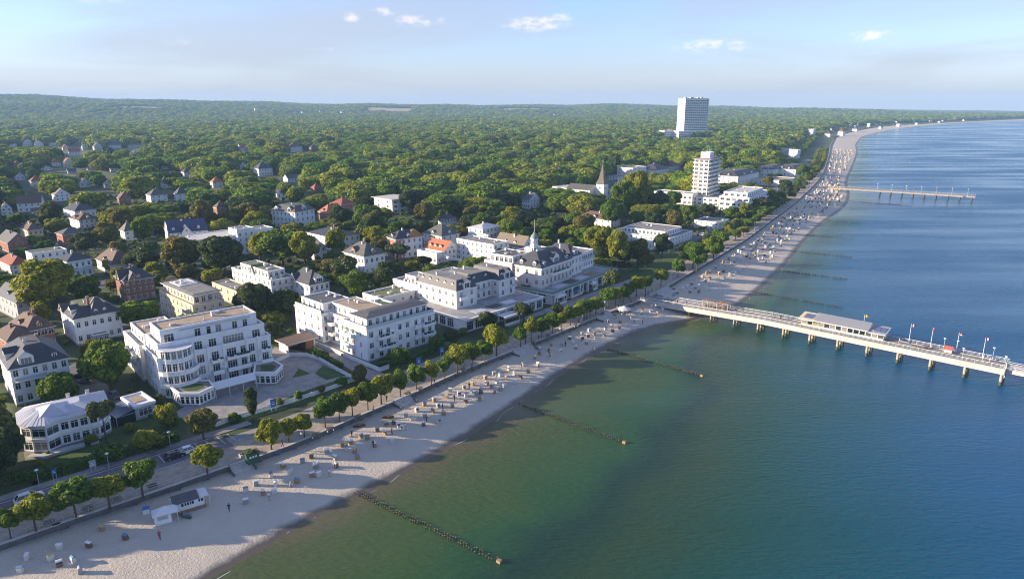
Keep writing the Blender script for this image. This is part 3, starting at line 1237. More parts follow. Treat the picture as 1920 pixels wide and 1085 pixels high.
# ---- the stepped white seafront hotel with the round corner bay
def hotel_stepped():
    b = Bld('stepped_hotel', 'stepped white hotel with round corner bay, terraces and tan gravel roof', (-88.6, 162.6), 41.0)
    fl = [0.0, 3.4, 6.6, 9.8, 13.0, 16.4]
    W0, D0 = 29.0, 13.0
    b.reg([(-1, -12), (30, -12), (30, 32), (-1, 32)], 17)
    ops = []
    for f in (0, 1, 2):
        for cx, ww, cl in ((10.3, 1.9, 3), (14.0, 1.9, 3), (18.2, 2.6, 4), (21.3, 1.5, 2), (23.6, 1.7, 3), (27.2, 1.8, 3)):
            ops.append((cx - ww / 2, cx + ww / 2, fl[f] + .35, fl[f] + 2.65, cl, 0.72))
    left = [(1.2 + 3.4 * k, 2.6 + 3.4 * k, fl[f] + .7, fl[f] + 2.5, 2, .7) for f in (0, 1, 2) for k in range(3)]
    right = [(1.5 + 3.2 * k, 3.0 + 3.2 * k, fl[f] + .7, fl[f] + 2.5, 2, .7) for f in (0, 1, 2) for k in range(4)]
    p0 = rect(0, 0, W0, D0)
    b.wall(p0, 0, fl[3], {0: ops, 3: left, 1: right}, plinth=.7)
    b.flat(p0, fl[3], TERR, par=.9)
    # second tier
    p1 = rect(0.9, 1.5, 27.2, 11.2)
    o2 = []
    for cx, ww, cl in ((9.6, 2.0, 3), (13.2, 2.0, 3), (18.6, 5.6, 7), (24.8, 2.2, 3)):
        o2.append((cx - ww / 2, cx + ww / 2, fl[3] + .3, fl[3] + 2.6, cl, .72))
    b.wall(p1, fl[3], fl[4], {0: o2, 3: row(2, 11.2, fl[3] + .6, fl[3] + 2.3, 1.3), 1: row(2, 11.2, fl[3] + .6, fl[3] + 2.3, 1.5)}, name='upper_wall')
    b.flat(p1, fl[4], TERR, par=.8)
    p2 = rect(2.2, 3.2, 24.6, 9.2)
    o3 = []
    for cx, ww, cl in ((2.0, 2.4, 3), (9.0, 1.6, 2), (11.8, 1.2, 1), (14.3, 1.6, 2), (18.6, 1.4, 2), (21.4, 1.3, 2)):
        o3.append((cx - ww / 2, cx + ww / 2, fl[4] + .3, fl[4] + 2.4, cl, .72))
    b.wall(p2, fl[4], fl[5], {0: o3, 1: row(1, 9.2, fl[4] + .4, fl[4] + 2.6, 2.6, cols=4), 3: row(2, 9.2, fl[4] + .5, fl[4] + 2.3, 1.2)}, name='top_wall')
    b.flat(p2, fl[5], GRAVEL, par=.35, clutter=5)
    # ribbed zinc skirt along the front edge of the top roof
    mb = MB()
    for k in range(40):
        x = 7.0 + k * .45
        mb.quad([(x, 2.9, fl[5] - .55), (x + .34, 2.9, fl[5] - .55), (x + .34, 4.2, fl[5] + .42), (x, 4.2, fl[5] + .42)], ZINC)
    mb.quad([(6.9, 2.96, fl[5] - .56), (25.1, 2.96, fl[5] - .56), (25.1, 4.24, fl[5] + .37), (6.9, 4.24, fl[5] + .37)], GRAVELG)
    mb.build('zinc_skirt', b.root)
    # round corner bay with curved balconies
    cx, cy_, rr_ = 4.7, 1.2, 4.1
    arc = [(cx + rr_ * math.cos(t), cy_ + rr_ * math.sin(t)) for t in [math.pi + math.pi * k / 9 for k in range(10)]]
    poly = arc
    opb = {}
    for i in range(9):
        e = (Vector(arc[i + 1]) - Vector(arc[i])).length
        opb[i] = [(.14, e - .14, fl[f] + .5, fl[f] + 2.6, 2, .72) for f in range(4)] if i not in (0, 8) else []
    b.wall(poly, 0, fl[4] - .3, opb, name='bay_wall', skip=(9,))
    mb = MB()
    mb.quad([(p[0], p[1], fl[4] - .28) for p in arc], ZINC)
    b._band(mb, arc, .35, fl[4] - .5, fl[4] - .25, WHITE)
    mb.build('bay_roof', b.root)
    for f in (1, 2):
        mb = MB()
        out = [(cx + (rr_ + 1.25) * math.cos(t), cy_ + (rr_ + 1.25) * math.sin(t)) for t in [math.pi * 1.12 + math.pi * .76 * k / 9 for k in range(10)]]
        inn = [(cx + (rr_ - .1) * math.cos(t), cy_ + (rr_ - .1) * math.sin(t)) for t in [math.pi * 1.12 + math.pi * .76 * k / 9 for k in range(10)]]
        for i in range(9):
            z = fl[f]
            a, c = out[i], out[i + 1]
            d, e = inn[i + 1], inn[i]
            mb.quad([(*a, z), (*c, z), (*d, z), (*e, z)], TERR)
            mb.quad([(*a, z - .3), (*c, z - .3), (*c, z + .9), (*a, z + .9)], WHITE)
            ma, mc_ = Vector(a) * .98 + Vector((cx, cy_)) * .02, Vector(c) * .98 + Vector((cx, cy_)) * .02
            mb.quad([(*a, z + .9), (*c, z + .9), (*mc_, z + .9), (*ma, z + .9)], WHITE)
            mb.quad([(*mc_, z), (*ma, z), (*ma, z + .9), (*mc_, z + .9)], WHITE)
            mb.quad([(*e, z - .3), (*d, z - .3), (*c, z - .3), (*a, z - .3)], WHITE)
        mb.build('curved_balcony', b.root)
    for f in (1, 2):
        for x, w in ((12.6, 2.9), (16.6, 6.0), (25.6, 3.0)):
            b.balcony(x, 0, fl[f], w, 1.5, style='solid' if f == 1 else 'plants')
    for x in (9.1, 12.2, 16.2, 22.4, 25.4):
        mb = MB()
        mb.box(-.25, .25, -.35, 0.02, 0, fl[3] + 1.2, WHITE)
        mb.build('pilaster', b.root, (x, 0, 0))
    # back wing
    pw = rect(-0.6, 14.6, 11.5, 17.0)
    b.wall(rect(2.5, 12.4, 8, 3), 0, 11, {}, name='link_wall')
    b.flat(rect(2.5, 12.4, 8, 3), 11.0, GRAVEL, par=.2)
    lw = [(1.2 + 3.5 * k, 2.5 + 3.5 * k, 3.1 * f + .8, 3.1 * f + 2.5, 2, .7) for f in range(3) for k in range(5)]
    fw = [(1.0 + 2.6 * k, 2.2 + 2.6 * k, 3.1 * f + .8, 3.1 * f + 2.5, 2, .7) for f in range(3) for k in range(2)]
    b.wall(pw, 0, 9.4, {3: lw, 0: fw, 1: lw}, name='wing_wall', plinth=.6)
    b.flat(pw, 9.4, TERR, par=.8)
    pp = rect(1.2, 16.2, 9.0, 14.0)
    b.wall(pp, 9.4, 12.4, {3: row(4, 14, 10, 11.8, 1.6), 0: row(2, 9, 10, 11.8, 1.6)}, name='wing_top_wall')
    b.flat(pp, 12.4, GRAVEL, par=.3, clutter=5, seed=4)
    for f in (1, 2):
        for y in (21.0, 27.5):
            b.balcony(-.6, y, 3.1 * f, 3.6, 1.2, -math.pi / 2)
    # two glazed garden pavilions and the awning between them
    for pts in ([(321, 727), (336, 737.5), (373, 737.5), (401, 724), (392, 713), (340, 712)], [(476, 699), (516, 699), (530, 685), (514, 676), (478, 683)]):
        q = [toloc(b, x, y, 6.4) for x, y in pts]
        a = sum(q[i][0] * q[(i + 1) % len(q)][1] - q[(i + 1) % len(q)][0] * q[i][1] for i in range(len(q)))
        if a < 0:
            q = q[::-1]
        op = {}
        for i in range(len(q)):
            e = (Vector(q[(i + 1) % len(q)]) - Vector(q[i])).length
            n = max(1, int(e / 1.15))
            op[i] = row(n, e, .55, 2.55, e / n - .25, cols=1)
        b.wall(q, 0, 3.3, op, name='pavilion_wall', plinth=.45)
        r = b.flat(q, 3.3, GRAVELG, par=.35, t=.15)
        g = MB()
        c0 = Vector((sum(p[0] for p in q) / len(q), sum(p[1] for p in q) / len(q)))
        g.quad([(*(c0 + (Vector(p) - c0) * .55), 3.36) for p in q], LAWN)
        g.build('roof_planting', r)
    aw = MB()
    A1, A2, B1, B2 = toloc(b, 397, 717, 6.6), toloc(b, 477, 697, 6.6), toloc(b, 404, 730, 5.6), toloc(b, 481, 710, 5.6)
    aw.quad([(*B1, 2.6), (*B2, 2.6), (*A2, 3.6), (*A1, 3.6)], CANVAS)
    aw.quad([(*B1, 2.4), (*B2, 2.4), (*B2, 2.6), (*B1, 2.6)], CANVAS)
    aw.build('awning', b.root)
    for k in range(4):
        t = k / 3
        x, y = B1[0] * (1 - t) + B2[0] * t, B1[1] * (1 - t) + B2[1] * t
        mb = MB()
        mb.box(-.06, .06, 0.1, .22, 0, 2.5, FRAME)
        mb.build('awning_post', b.root, (x, y, 0))
    return b


hotel_stepped()


# ---- three-storey white hotel with planted roof terrace
def hotel_l():
    b = Bld('courtyard_hotel', 'three-storey white hotel with green planted terrace rail and dark flat roof', (-41.4, 187.5), 47.0)
    b.reg(rect(0, 0, 25.3, 39), 12.5)
    fh = 3.2
    pf = rect(0, 0, 25.3, 14)
    fo = []
    for f in range(3):
        for cx, ww, cl in ((1.6, 1.5, 3), (4.9, 1.4, 2), (7.6, 1.4, 2), (11.9, 1.3, 2), (14.7, 1.3, 2), (18.0, 1.2, 2), (20.7, 1.3, 2), (23.4, 1.3, 2)):
            fo.append((cx - ww / 2, cx + ww / 2, f * fh + .75, f * fh + 2.5, cl, .7))
    lo = []
    for f in range(3):
        for u, ww in ((3.2, .7), (6.9, 1.3), (9.6, 1.3), (12.2, .8)):
            lo.append((14 - u - ww / 2, 14 - u + ww / 2, f * fh + .8, f * fh + 2.4, 2, .7))
    b.wall(pf, 0, 9.6, {0: fo, 3: lo, 1: rows(4, 3, 14, fh)}, plinth=.5)
    b.cornice(pf, 9.75, WHITE, .25, .35)
    b.flat(pf, 9.6, GRAVELG, par=.25)
    pm = rect(2.8, 14.02, 10, 9.4)
    b.wall(pm, 0, 9.6, {3: rows(3, 3, 9.4, fh, ww=1.2), 1: rows(3, 3, 9.4, fh)}, name='middle_wall')
    b.flat(pm, 9.6, GRAVELG, par=.25)
    pb = rect(0, 23.44, 12.5, 15.5)
    b.wall(pb, 0, 9.6, {3: rows(4, 3, 15.5, fh, ww=.95), 0: rows(1, 3, 2.8, fh), 2: rows(3, 3, 12.5, fh)}, name='back_wall', plinth=.5)
    b.cornice(pb, 9.75, WHITE, .22, .35)
    b.flat(pb, 9.6, GRAVELG, par=.25)
    pr = rect(15.5, 14.02, 9.3, 13)
    b.wall(pr, 0, 8.6, {3: rows(3, 2, 13, fh, z0=1.5)}, name='side_wall')
    b.flat(pr, 8.6, GREENROOF, par=.5, clutter=4, seed=3)
    # penthouse tier
    q1 = rect(1.5, 1.8, 22.4, 8.2)
    b.wall(q1, 9.6, 12.5, {0: row(9, 22.4, 10.1, 12.0, 1.25, .6, .6), 3: row(2, 8.2, 10.2, 11.9, 1.0)}, name='penthouse_wall')
    b.frust(1.5, 1.8, 22.4, 8.2, 12.55, .75, 3.2, 3.2, GRAVELD, .35)
    q2 = rect(4.6, 10.02, 9, 14.6)
    b.wall(q2, 9.6, 12.3, {3: row(5, 14.6, 10.1, 11.8, 1.0)}, name='penthouse_wall')
    b.flat(q2, 12.3, GRAVEL, par=.2, clutter=4, seed=5)
    q3 = rect(1.6, 24.64, 9.6, 12.6)
    b.wall(q3, 9.6, 12.3, {3: row(4, 12.6, 10.1, 11.8, 1.1), 0: row(2, 9.6, 10.1, 11.9, 1.3)}, name='penthouse_wall')
    b.flat(q3, 12.3, GRAVELD, par=.22, clutter=5, seed=6)
    # planted terrace rails
    for x, y, w, rz in ((0.1, 0.1, 25.0, 0), (.1, 13.9, 13.8, -math.pi / 2), (.1, 38.8, 15.2, -math.pi / 2), (25.2, .1, 9.0, math.pi / 2)):
        mb = MB()
        mb.box(0, w, 0, .06, 0, .95, RAIL)
        rd = random.Random(int(x * 3 + w))
        for k in range(int(w / .55)):
            u = k * .55 + rd.uniform(0, .2)
            mb.box(u, u + rd.uniform(.3, .55), .1, .5, 0, rd.uniform(.35, 1.15), PLANTS)
        mb.build('terrace_rail', b.root, (x, y, 9.87), rz)
    for f in (1, 2):
        b.balcony(3.4, 0, f * fh, 5.8, 1.5, style='plants')
        b.balcony(17.0, 0, f * fh, 2.2, 1.2)
        b.balcony(19.6, 0, f * fh, 5.0, 1.5, style='plants')
        b.balcony(0, 10.6, f * fh, 4.6, 1.1, -math.pi / 2)
        b.balcony(2.8, 22.9, f * fh, 2.8, 1.5, -math.pi / 2, style='plants')
    mb = MB()
    mb.box(-.08, .08, -.12, 0, 0, 9.5, FRAME)
    mb.build('drainpipe', b.root, (10.3, 0, 0))
    mb = MB()
    mb.box(0, 8.5, -.35, 0, 0, .22, GREENTRIM)
    mb.build('loggia_cap', b.root, (0, 12.4, 8.2), -math.pi / 2)
    # low garden walls
    wl_ = thing('garden_wall', 'low white garden wall bounding the courtyard hotel lot', 'wall', (-41.4, 187.5, 3), R(47))
    m1 = MB()
    m1.box(-1.9, -1.6, -8, 30, 0, 1.1, WHITE2)
    m1.build('wall_panel', wl_)
    m2 = MB()
    m2.box(-1.6, 1.4, -8, -7.75, 0, 1.1, WHITE2)
    m2.build('wall_panel', wl_)
    m3 = MB()
    m3.box(-1.98, 1.45, -8.08, -7.66, 1.1, 1.18, CONC)
    m3.build('coping', wl_)


hotel_l()


# ---- mansard hotel on its glazed podium
def hotel_mansard():
    b = Bld('mansard_hotel', 'white hotel with slate mansard roofs standing on a broad glazed podium', (-15.0, 214.5), 47.0)
    b.reg(rect(0, 0, 39, 30), 13)
    pp = rect(0, 0, 38.5, 29)
    b.wall(pp, 0, 4.2, {0: row(10, 38.5, .5, 3.5, 2.9, .5, .5, cols=3), 3: row(6, 29, .5, 3.5, 3.0, .6, 6.0, cols=3), 1: row(4, 29, .6, 3.4, 3.4, cols=3)}, name='podium_wall', plinth=.4)
    b.flat(pp, 4.2, TERR, par=.3, t=.5, pm=WHITE2)
    # terrace stripes of glass skylight and decking
    for k in range(4):
        mb = MB()
        mb.box(0, 5.5, 0, 3.5, 0.03, .12, [ZINC, GRAVELD, WHITE2, BASEM][k])
        mb.build('terrace_deck', b.root, (8 + k * 7.4, 3.2, 4.2))
    fh = 3.15
    Z = 4.2
    ze = Z + 2 * fh + .1

    def pav(x, y, w, d, nf, nl, hroof, hm):
        p = rect(x, y, w, d)
        b.wall(p, Z, ze, {0: rows(nf, 2, w, fh, ww=1.15, z0=Z, sill=.6, wh=1.8), 3: rows(nl, 2, d, fh, ww=1.15, z0=Z), 1: rows(nl, 2, d, fh, ww=1.1, z0=Z), 2: rows(nf, 2, w, fh, z0=Z)}, m=WHITE2)
        b.cornice(p, ze, WHITE, .3, .35)
        b.frust(x, y, w, d, ze + .03, hroof, 1.5, 1.5, hm, .15, topm=GRAVELG, name='mansard_roof')
    pav(6.6, 11.5, 9.6, 20.5, 2, 6, 3.3, SLATE)
    pav(27.2, 11.3, 8.6, 15.5, 2, 4, 3.4, SLATE)
    pav(16.23, 14.8, 10.95, 13.5, 4, 2, 3.1, SLATE)
    for k in range(5):
        b.dormer(7.3, 14.2 + k * 3.9, ze + .75, -math.pi / 2, 1.25, 1.3, 1.6)
    for x, y in ((9.0, 12.2), (13.6, 12.2), (29.3, 12.0), (33.6, 12.0), (18.8, 15.5), (24.6, 15.5)):
        b.dormer(x, y, ze + .75, 0, 1.3, 1.35, 1.6)
    for x in (11.4, 31.5):
        b.dormer(x, 11.25, ze + .1, 0, 3.0, 2.3, 2.6, cols=3)
    for x, w in ((7.4, 3.2), (17.0, 3.6), (22.2, 3.6), (33.0, 2.4)):
        y = 11.5 if x < 16 else (14.8 if x < 27 else 11.3)
        b.balcony(x, y, Z + fh, w, 1.3, style='rail' if x > 16 else 'solid')
    for x, y in ((9, 24), (14, 20), (30, 20), (22, 24)):
        b.chimney(x, y, ze + 3.1, 1.2, WHITE2)
    # low back buildings with their cluttered roofs
    for x, y, w, d, h, m in ((-8.5, 33.5, 15, 11, 6.6, GREENROOF), (7.0, 33.0, 12, 14, 8.6, GRAVELG), (19.5, 30.0, 15, 15, 8.0, GRAVELG), (35.2, 24, 9, 16, 7.6, GRAVELG)):
        p = rect(x, y, w, d)
        b.wall(p, 0, h, {3: rows(3, 2, d, 3.1), 0: rows(4, 2, w, 3.1)}, m=WHITE2, name='back_wall')
        b.flat(p, h, m, par=.5, clutter=8, seed=int(x + 20))
    for x, y, w, d in ((9, 36, 6, 6), (22, 33, 7, 5)):
        p = rect(x, y, w, d)
        b.wall(p, 8, 10.9, {0: row(3, w, 8.8, 10.4, 1.1), 3: row(2, d, 8.8, 10.4, 1.1)}, m=WHITE2, name='roof_room')
        b.flat(p, 10.9, GRAVELG, par=.3, clutter=2, seed=9)
    b.reg(rect(-8, 33, 52, 14), 9)


hotel_mansard()


# ---- hotel with the clock turret
def hotel_turret():
    b = Bld('turret_hotel', 'pale hotel with slate hipped roofs and a white clock turret with green dome', (14.9, 246.8), 54.0)
    b.reg(rect(0, 0, 50, 30), 18)
    Z, fh = 4.9, 3.6
    ze = Z + 2 * fh + .2
    pp = rect(0, 0, 49, 27)
    b.wall(pp, 0, 4.6, {0: row(13, 49, .3, 3.6, 3.0, .5, .5, cols=3), 3: row(6, 27, .3, 3.6, 3.4, .6, 3, cols=3)}, name='podium_wall', m=WHITE2)
    b.flat(pp, 4.6, TERR, par=.3, t=.9, pm=GREENTRIM)
    b.cornice(pp, 4.4, WHITE, 1.0, .3)
    for k in range(5):
        mb = MB()
        mb.box(0, 6.6, 0, 3.8, 0.03, .14, [ZINC, GRAVELD, ZINC, WOOD, BASEM][k])
        mb.build('terrace_deck', b.root, (7 + k * 8.2, 1.6, 4.6))
    for k in range(9):
        mb = MB()
        mb.box(-.35, .35, -.35, .35, 0, 4.1, WHITE2)
        mb.build('column', b.root, (.4 + k * 6.0, -.9, 0))
    p = rect(3, 7, 22.5, 13)
    fo = rows(8, 2, 22.5, fh, ww=1.15, z0=Z, sill=.7, wh=2.0)
    b.wall(p, Z - .3, ze, {0: fo, 3: rows(3, 2, 13, fh, ww=1.2, z0=Z, wh=1.9), 1: rows(3, 2, 13, fh, z0=Z)}, m=ROSE)
    b.cornice(p, ze, WHITE, .35, .4)
    b.cornice(p, Z + fh, WHITE2, .12, .2, name='string_course')
    b.frust(3, 7, 22.5, 13, ze + .03, 5.0, 4.6, 5.2, SLATE, .2, topm=GRAVELD, name='hipped_roof')
    for k, x in enumerate((6.2, 14.2, 22.0)):
        b.dormer(x, 7.5, ze + (.4 if k != 1 else .1), 0, 1.4 if k != 1 else 4.2, 1.5 if k != 1 else 2.6, 2.4, cols=2 if k != 1 else 4)
    for y in (10.5, 16.5):
        b.dormer(3.5, y, ze + .5, -math.pi / 2, 1.4, 1.5, 2.2)
    for f in (0, 1):
        b.balcony(9.0, 7, Z + f * fh + .25, 12.0, 1.3, style='plants' if f else 'rail')
    b.balcony(3, 15.4, Z + .3, 3.6, 1.4, -math.pi / 2, style='rail', m=WOODD)
    # rose side block with roof terrace room
    p = rect(2.2, 20.03, 14, 13.5)
    b.wall(p, 0, ze - .2, {3: rows(4, 2, 13.5, fh, z0=Z, wh=1.9), 0: []}, m=ROSE, name='side_wall')
    b.flat(p, ze - .2, GRAVELG, par=.6, pm=ROSE)
    p = rect(3.4, 20.4, 11, 11)
    b.wall(p, ze - .2, ze + 2.7, {3: row(5, 11, ze + .2, ze + 2.2, 1.6), 0: row(3, 11, ze + .2, ze + 2.2, 1.6)}, m=WHITE, name='roof_room')
    b.flat(p, ze + 2.7, GRAVELD, par=.25, clutter=4)
    # clock turret
    t = MB()
    cx, cy_ = 13.0, 17.0
    pts8 = [(cx + 1.45 * math.cos(k * math.pi / 4 + math.pi / 8), cy_ + 1.45 * math.sin(k * math.pi / 4 + math.pi / 8)) for k in range(8)]
    t.prism(pts8, ze + 2.5, ze + 9.0, WHITE)
    b._band(t, pts8, .2, ze + 8.7, ze + 9.05, WHITE)
    b._band(t, pts8, .15, ze + 6.2, ze + 6.4, WHITE)
    tur = t.build('turret', b.root)
    dm = MB()
    prof = [(1.6, 9.07), (1.55, 9.6), (1.25, 10.2), (.8, 10.7), (.45, 11.0), (.3, 11.5), (.12, 11.8)]
    for (r0, z0), (r1, z1) in zip(prof[:-1], prof[1:]):
        dm.cyl((cx, cy_, ze + z0), (cx, cy_, ze + z1), r0, r1, COPPER, 12, False)
    dm.build('dome', tur, smooth=True)
    fp = MB()
    fp.cyl((cx, cy_, ze + 11.7), (cx, cy_, ze + 16.5), .07, .04, FRAME, 6)
    fp.build('finial', tur)
    for k in range(8):
        a = k * math.pi / 4
        nx, ny = math.cos(a), math.sin(a)
        if k % 2 == 0:
            c = MB()
            ctr = Vector((cx + nx * 1.35, cy_ + ny * 1.35, ze + 7.6))
            c.cyl(ctr, ctr + Vector((nx, ny, 0)) * .06, .55, .55, DARK, 14)
            c.cyl(ctr, ctr + Vector((nx, ny, 0)) * .08, .46, .46, LAMPW, 14)
            up = Vector((0, 0, 1))
            sd = Vector((-ny, nx, 0))
            for v, l in ((up, .38), (sd * .8 + up * .4, .28)):
                q = ctr + Vector((nx, ny, 0)) * .09
                c.cyl(q, q + v.normalized() * l, .04, .03, DARK, 4)
            c.build('clock_face', tur)
        c = MB()
        ctr = Vector((cx + nx * 1.345, cy_ + ny * 1.345, ze + 3.6))
        sd = Vector((-ny, nx, 0)) * .25
        q = [ctr - sd, ctr + sd, ctr + sd + Vector((0, 0, 1.5)), ctr + Vector((0, 0, 1.8)), ctr - sd + Vector((0, 0, 1.5))]
        c.quad(q, GLASS)
        c.build('slit_window', tur)
    # second hipped pavilion and white end block
    p = rect(26.6, 8.2, 8.5, 14)
    b.wall(p, Z - .3, ze, {0: rows(3, 2, 8.5, fh, z0=Z, wh=1.9), 3: rows(1, 2, 14, fh, z0=Z)}, m=WHITE2)
    b.cornice(p, ze, WHITE, .3, .35)
    b.frust(26.6, 8.2, 8.5, 14, ze + .03, 4.2, 3.4, 4.0, SLATE, .2, topm=GRAVELD, name='hipped_roof')
    b.dormer(30.8, 8.6, ze + .2, 0, 2.6, 2.2, 2.6, cols=3)
    b.dormer(27.1, 13, ze + .5, -math.pi / 2, 1.3, 1.4, 2.2)
    p = rect(25.53, 12.0, 1.0, 10)
    b.wall(p, 0, ze - 1, {}, m=WHITE2)
    p = rect(35.13, 10.0, 12.5, 12)
    b.wall(p, Z - .3, ze - .6, {0: row(8, 12.5, ze - 3.1, ze - 1.4, 1.2, .4, .4, cols=2) + row(6, 12.5, Z + .8, Z + 2.5, 1.0), 1: rows(4, 2, 12, 3.3, z0=Z)}, m=WHITE)
    b.flat(p, ze - .6, GRAVELG, par=.4, clutter=4, seed=8)
    b.balcony(35.6, 10.0, ze - 3.6, 11.4, 1.2, style='rail')
    for x, y, w, d, h in ((17, 20.03, 18, 12, ze + .6), (20, 22, 5, 4, ze + 3.0)):
        p = rect(x, y, w, d)
        b.wall(p, 0 if h < ze + 1 else ze + .6, h, {}, m=WHITE2, name='back_wall')
        b.flat(p, h, GRAVELG, par=.4, clutter=6, seed=12)
    for x, y in ((24, 12), (9, 13), (31, 17)):
        b.chimney(x, y, ze + 3.6, 2.0, WHITE2)


hotel_turret()


# ---- white villa with zinc tent roof and glazed verandas
def conservatory_villa():
    b = Bld('veranda_villa', 'white two-storey glazed villa with pale zinc tent roof behind the hedge', (-101.6, 133.6), 37.0)
    pts = [(0, 0), (2.6, -1.6), (5.2, 0), (12.4, 0), (14.8, 2.2), (14.8, 11.5), (0, 11.5), (-1.6, 9.0), (-1.6, 1.8)]
    b.reg(pts, 7)
    op = {}
    for i in range(len(pts)):
        e = (Vector(pts[(i + 1) % len(pts)]) - Vector(pts[i])).length
        n = max(1, int(e / 1.7))
        op[i] = row(n, e, .8, 2.7, e / n - .35, cols=2, tr=.75) + row(n, e, 3.9, 5.7, e / n - .35, cols=2, tr=.75)
    b.wall(pts, 0, 6.5, op, plinth=.6)
    b.cornice(pts, 3.55, WHITE, .18, .35, name='string_course')
    b.cornice(pts, 6.62, WHITE, .45, .25)
    # tent roof in seamed zinc
    mb, sm = MB(), MB()
    o = b._off(pts, .5)
    top = [(2.5, 4.0), (9.5, 4.0), (10.5, 8), (3, 8)]
    tgt = [(2.5, 4.2), (2.8, 4.0), (3.2, 4.0), (9.2, 4.2), (9.8, 4.8), (9.8, 7.6), (2.6, 7.6), (2.2, 7.0), (2.2, 5.0)]
    n = len(pts)
    for i in range(n):
        j = (i + 1) % n
        a, c = Vector((*o[i], 6.66)), Vector((*o[j], 6.66))
        d, e = Vector((*tgt[j], 8.1)), Vector((*tgt[i], 8.1))
        mb.quad([a, c, d, e], ZINC)
        m_ = max(2, int((c - a).length / .8))
        for k in range(1, m_):
            t = k / m_
            p, q = a.lerp(c, t), e.lerp(d, t)
            sm.cyl(p + Vector((0, 0, .02)), q + Vector((0, 0, .02)), .04, .04, ZINC, 4)
    mb.quad([(*p, 8.1) for p in tgt], ZINC)
    r = mb.build('roof', b.root)
    tag(sm.build('standing_seam', r), kind='stuff')
    py = MB()
    ap = (4.4, 3.4, 9.2)
    base = [(1.6, .8, 7.1), (7.2, .6, 7.1), (7.6, 6.0, 8.12), (1.6, 6.0, 8.12)]
    for i in range(4):
        py.quad([base[i], base[(i + 1) % 4], ap], ZINC)
    py.build('roof_pyramid', r)
    for x, y in ((11.8, 9.6), (8.0, 9.8)):
        b.chimney(x, y, 7.2, 1.1, WHITE2)
    b.balcony(9.6, 0, 0.7, 2.6, 1.3, style='rail')
    st = MB()
    for k in range(4):
        st.box(-.8, .8, -1.6 - .35 * k, -1.3 - .35 * k + .05, 0, .7 - .17 * k, CONC)
    st.build('steps', b.root, (10.9, 0, 0))
    te = MB()
    te.prism([(1.0, -1.8), (5.8, -1.2), (9.0, -1.2), (9.0, -2.6), (1.0, -3.6), (-1.4, -1.2), (-.4, -.4)], 0, .55, CONC)
    te.build('garden_terrace', b.root)


conservatory_villa()


# ---- flat-roofed annexe with lean-to glasshouse
def annexe():
    b = Bld('garden_annexe', 'small flat-roofed white annexe with a lean-to glasshouse beside the parking yard', (-88.5, 149.9), 48.0)
    p = rect(0, 0, 4.6, 8.2)
    b.reg(rect(-4.5, 0, 9.1, 8.2), 3.5)
    b.wall(p, 0, 3.2, {0: row(1, 4.6, .7, 2.5, 3.0, cols=3), 3: row(1, 8.2, 1.2, 2.4, .9)}, m=GREYR)
    b.flat(p, 3.2, WHITE, par=.4, t=.2, pm=WHITE)
    mb = MB()
    mb.box(1.1, 3.5, 2.6, 6.6, 3.23, 3.4, GRAVEL)
    mb.build('roof_bed', b.root)
    g = MB()
    for k in range(5):
        y = k * 1.9
        g.box(-4.2, -.02, y, y + .08, 2.05, 2.13, FRAME)
        g.box(-4.2, -4.12, y, y + .08, 0, 2.05, FRAME)
    g.box(-4.24, -4.14, 0, 7.7, 2.0, 2.1, FRAME)
    g.build('glasshouse_frame', b.root)
    q = MB()
    q.quad([(-4.2, .02, 2.1), (-.03, .02, 2.9), (-.03, 7.6, 2.9), (-4.2, 7.6, 2.1)], SOLAR)
    q.quad([(-4.17, 7.6, 0), (-4.17, .02, 0), (-4.17, .02, 2.1), (-4.17, 7.6, 2.1)], GLASS)
    q.quad([(-4.17, .04, 0), (-.03, .04, 0), (-.03, .04, 2.85), (-4.17, .04, 2.1)], GLASS)
    q.build('glasshouse_pane', b.root)


annexe()


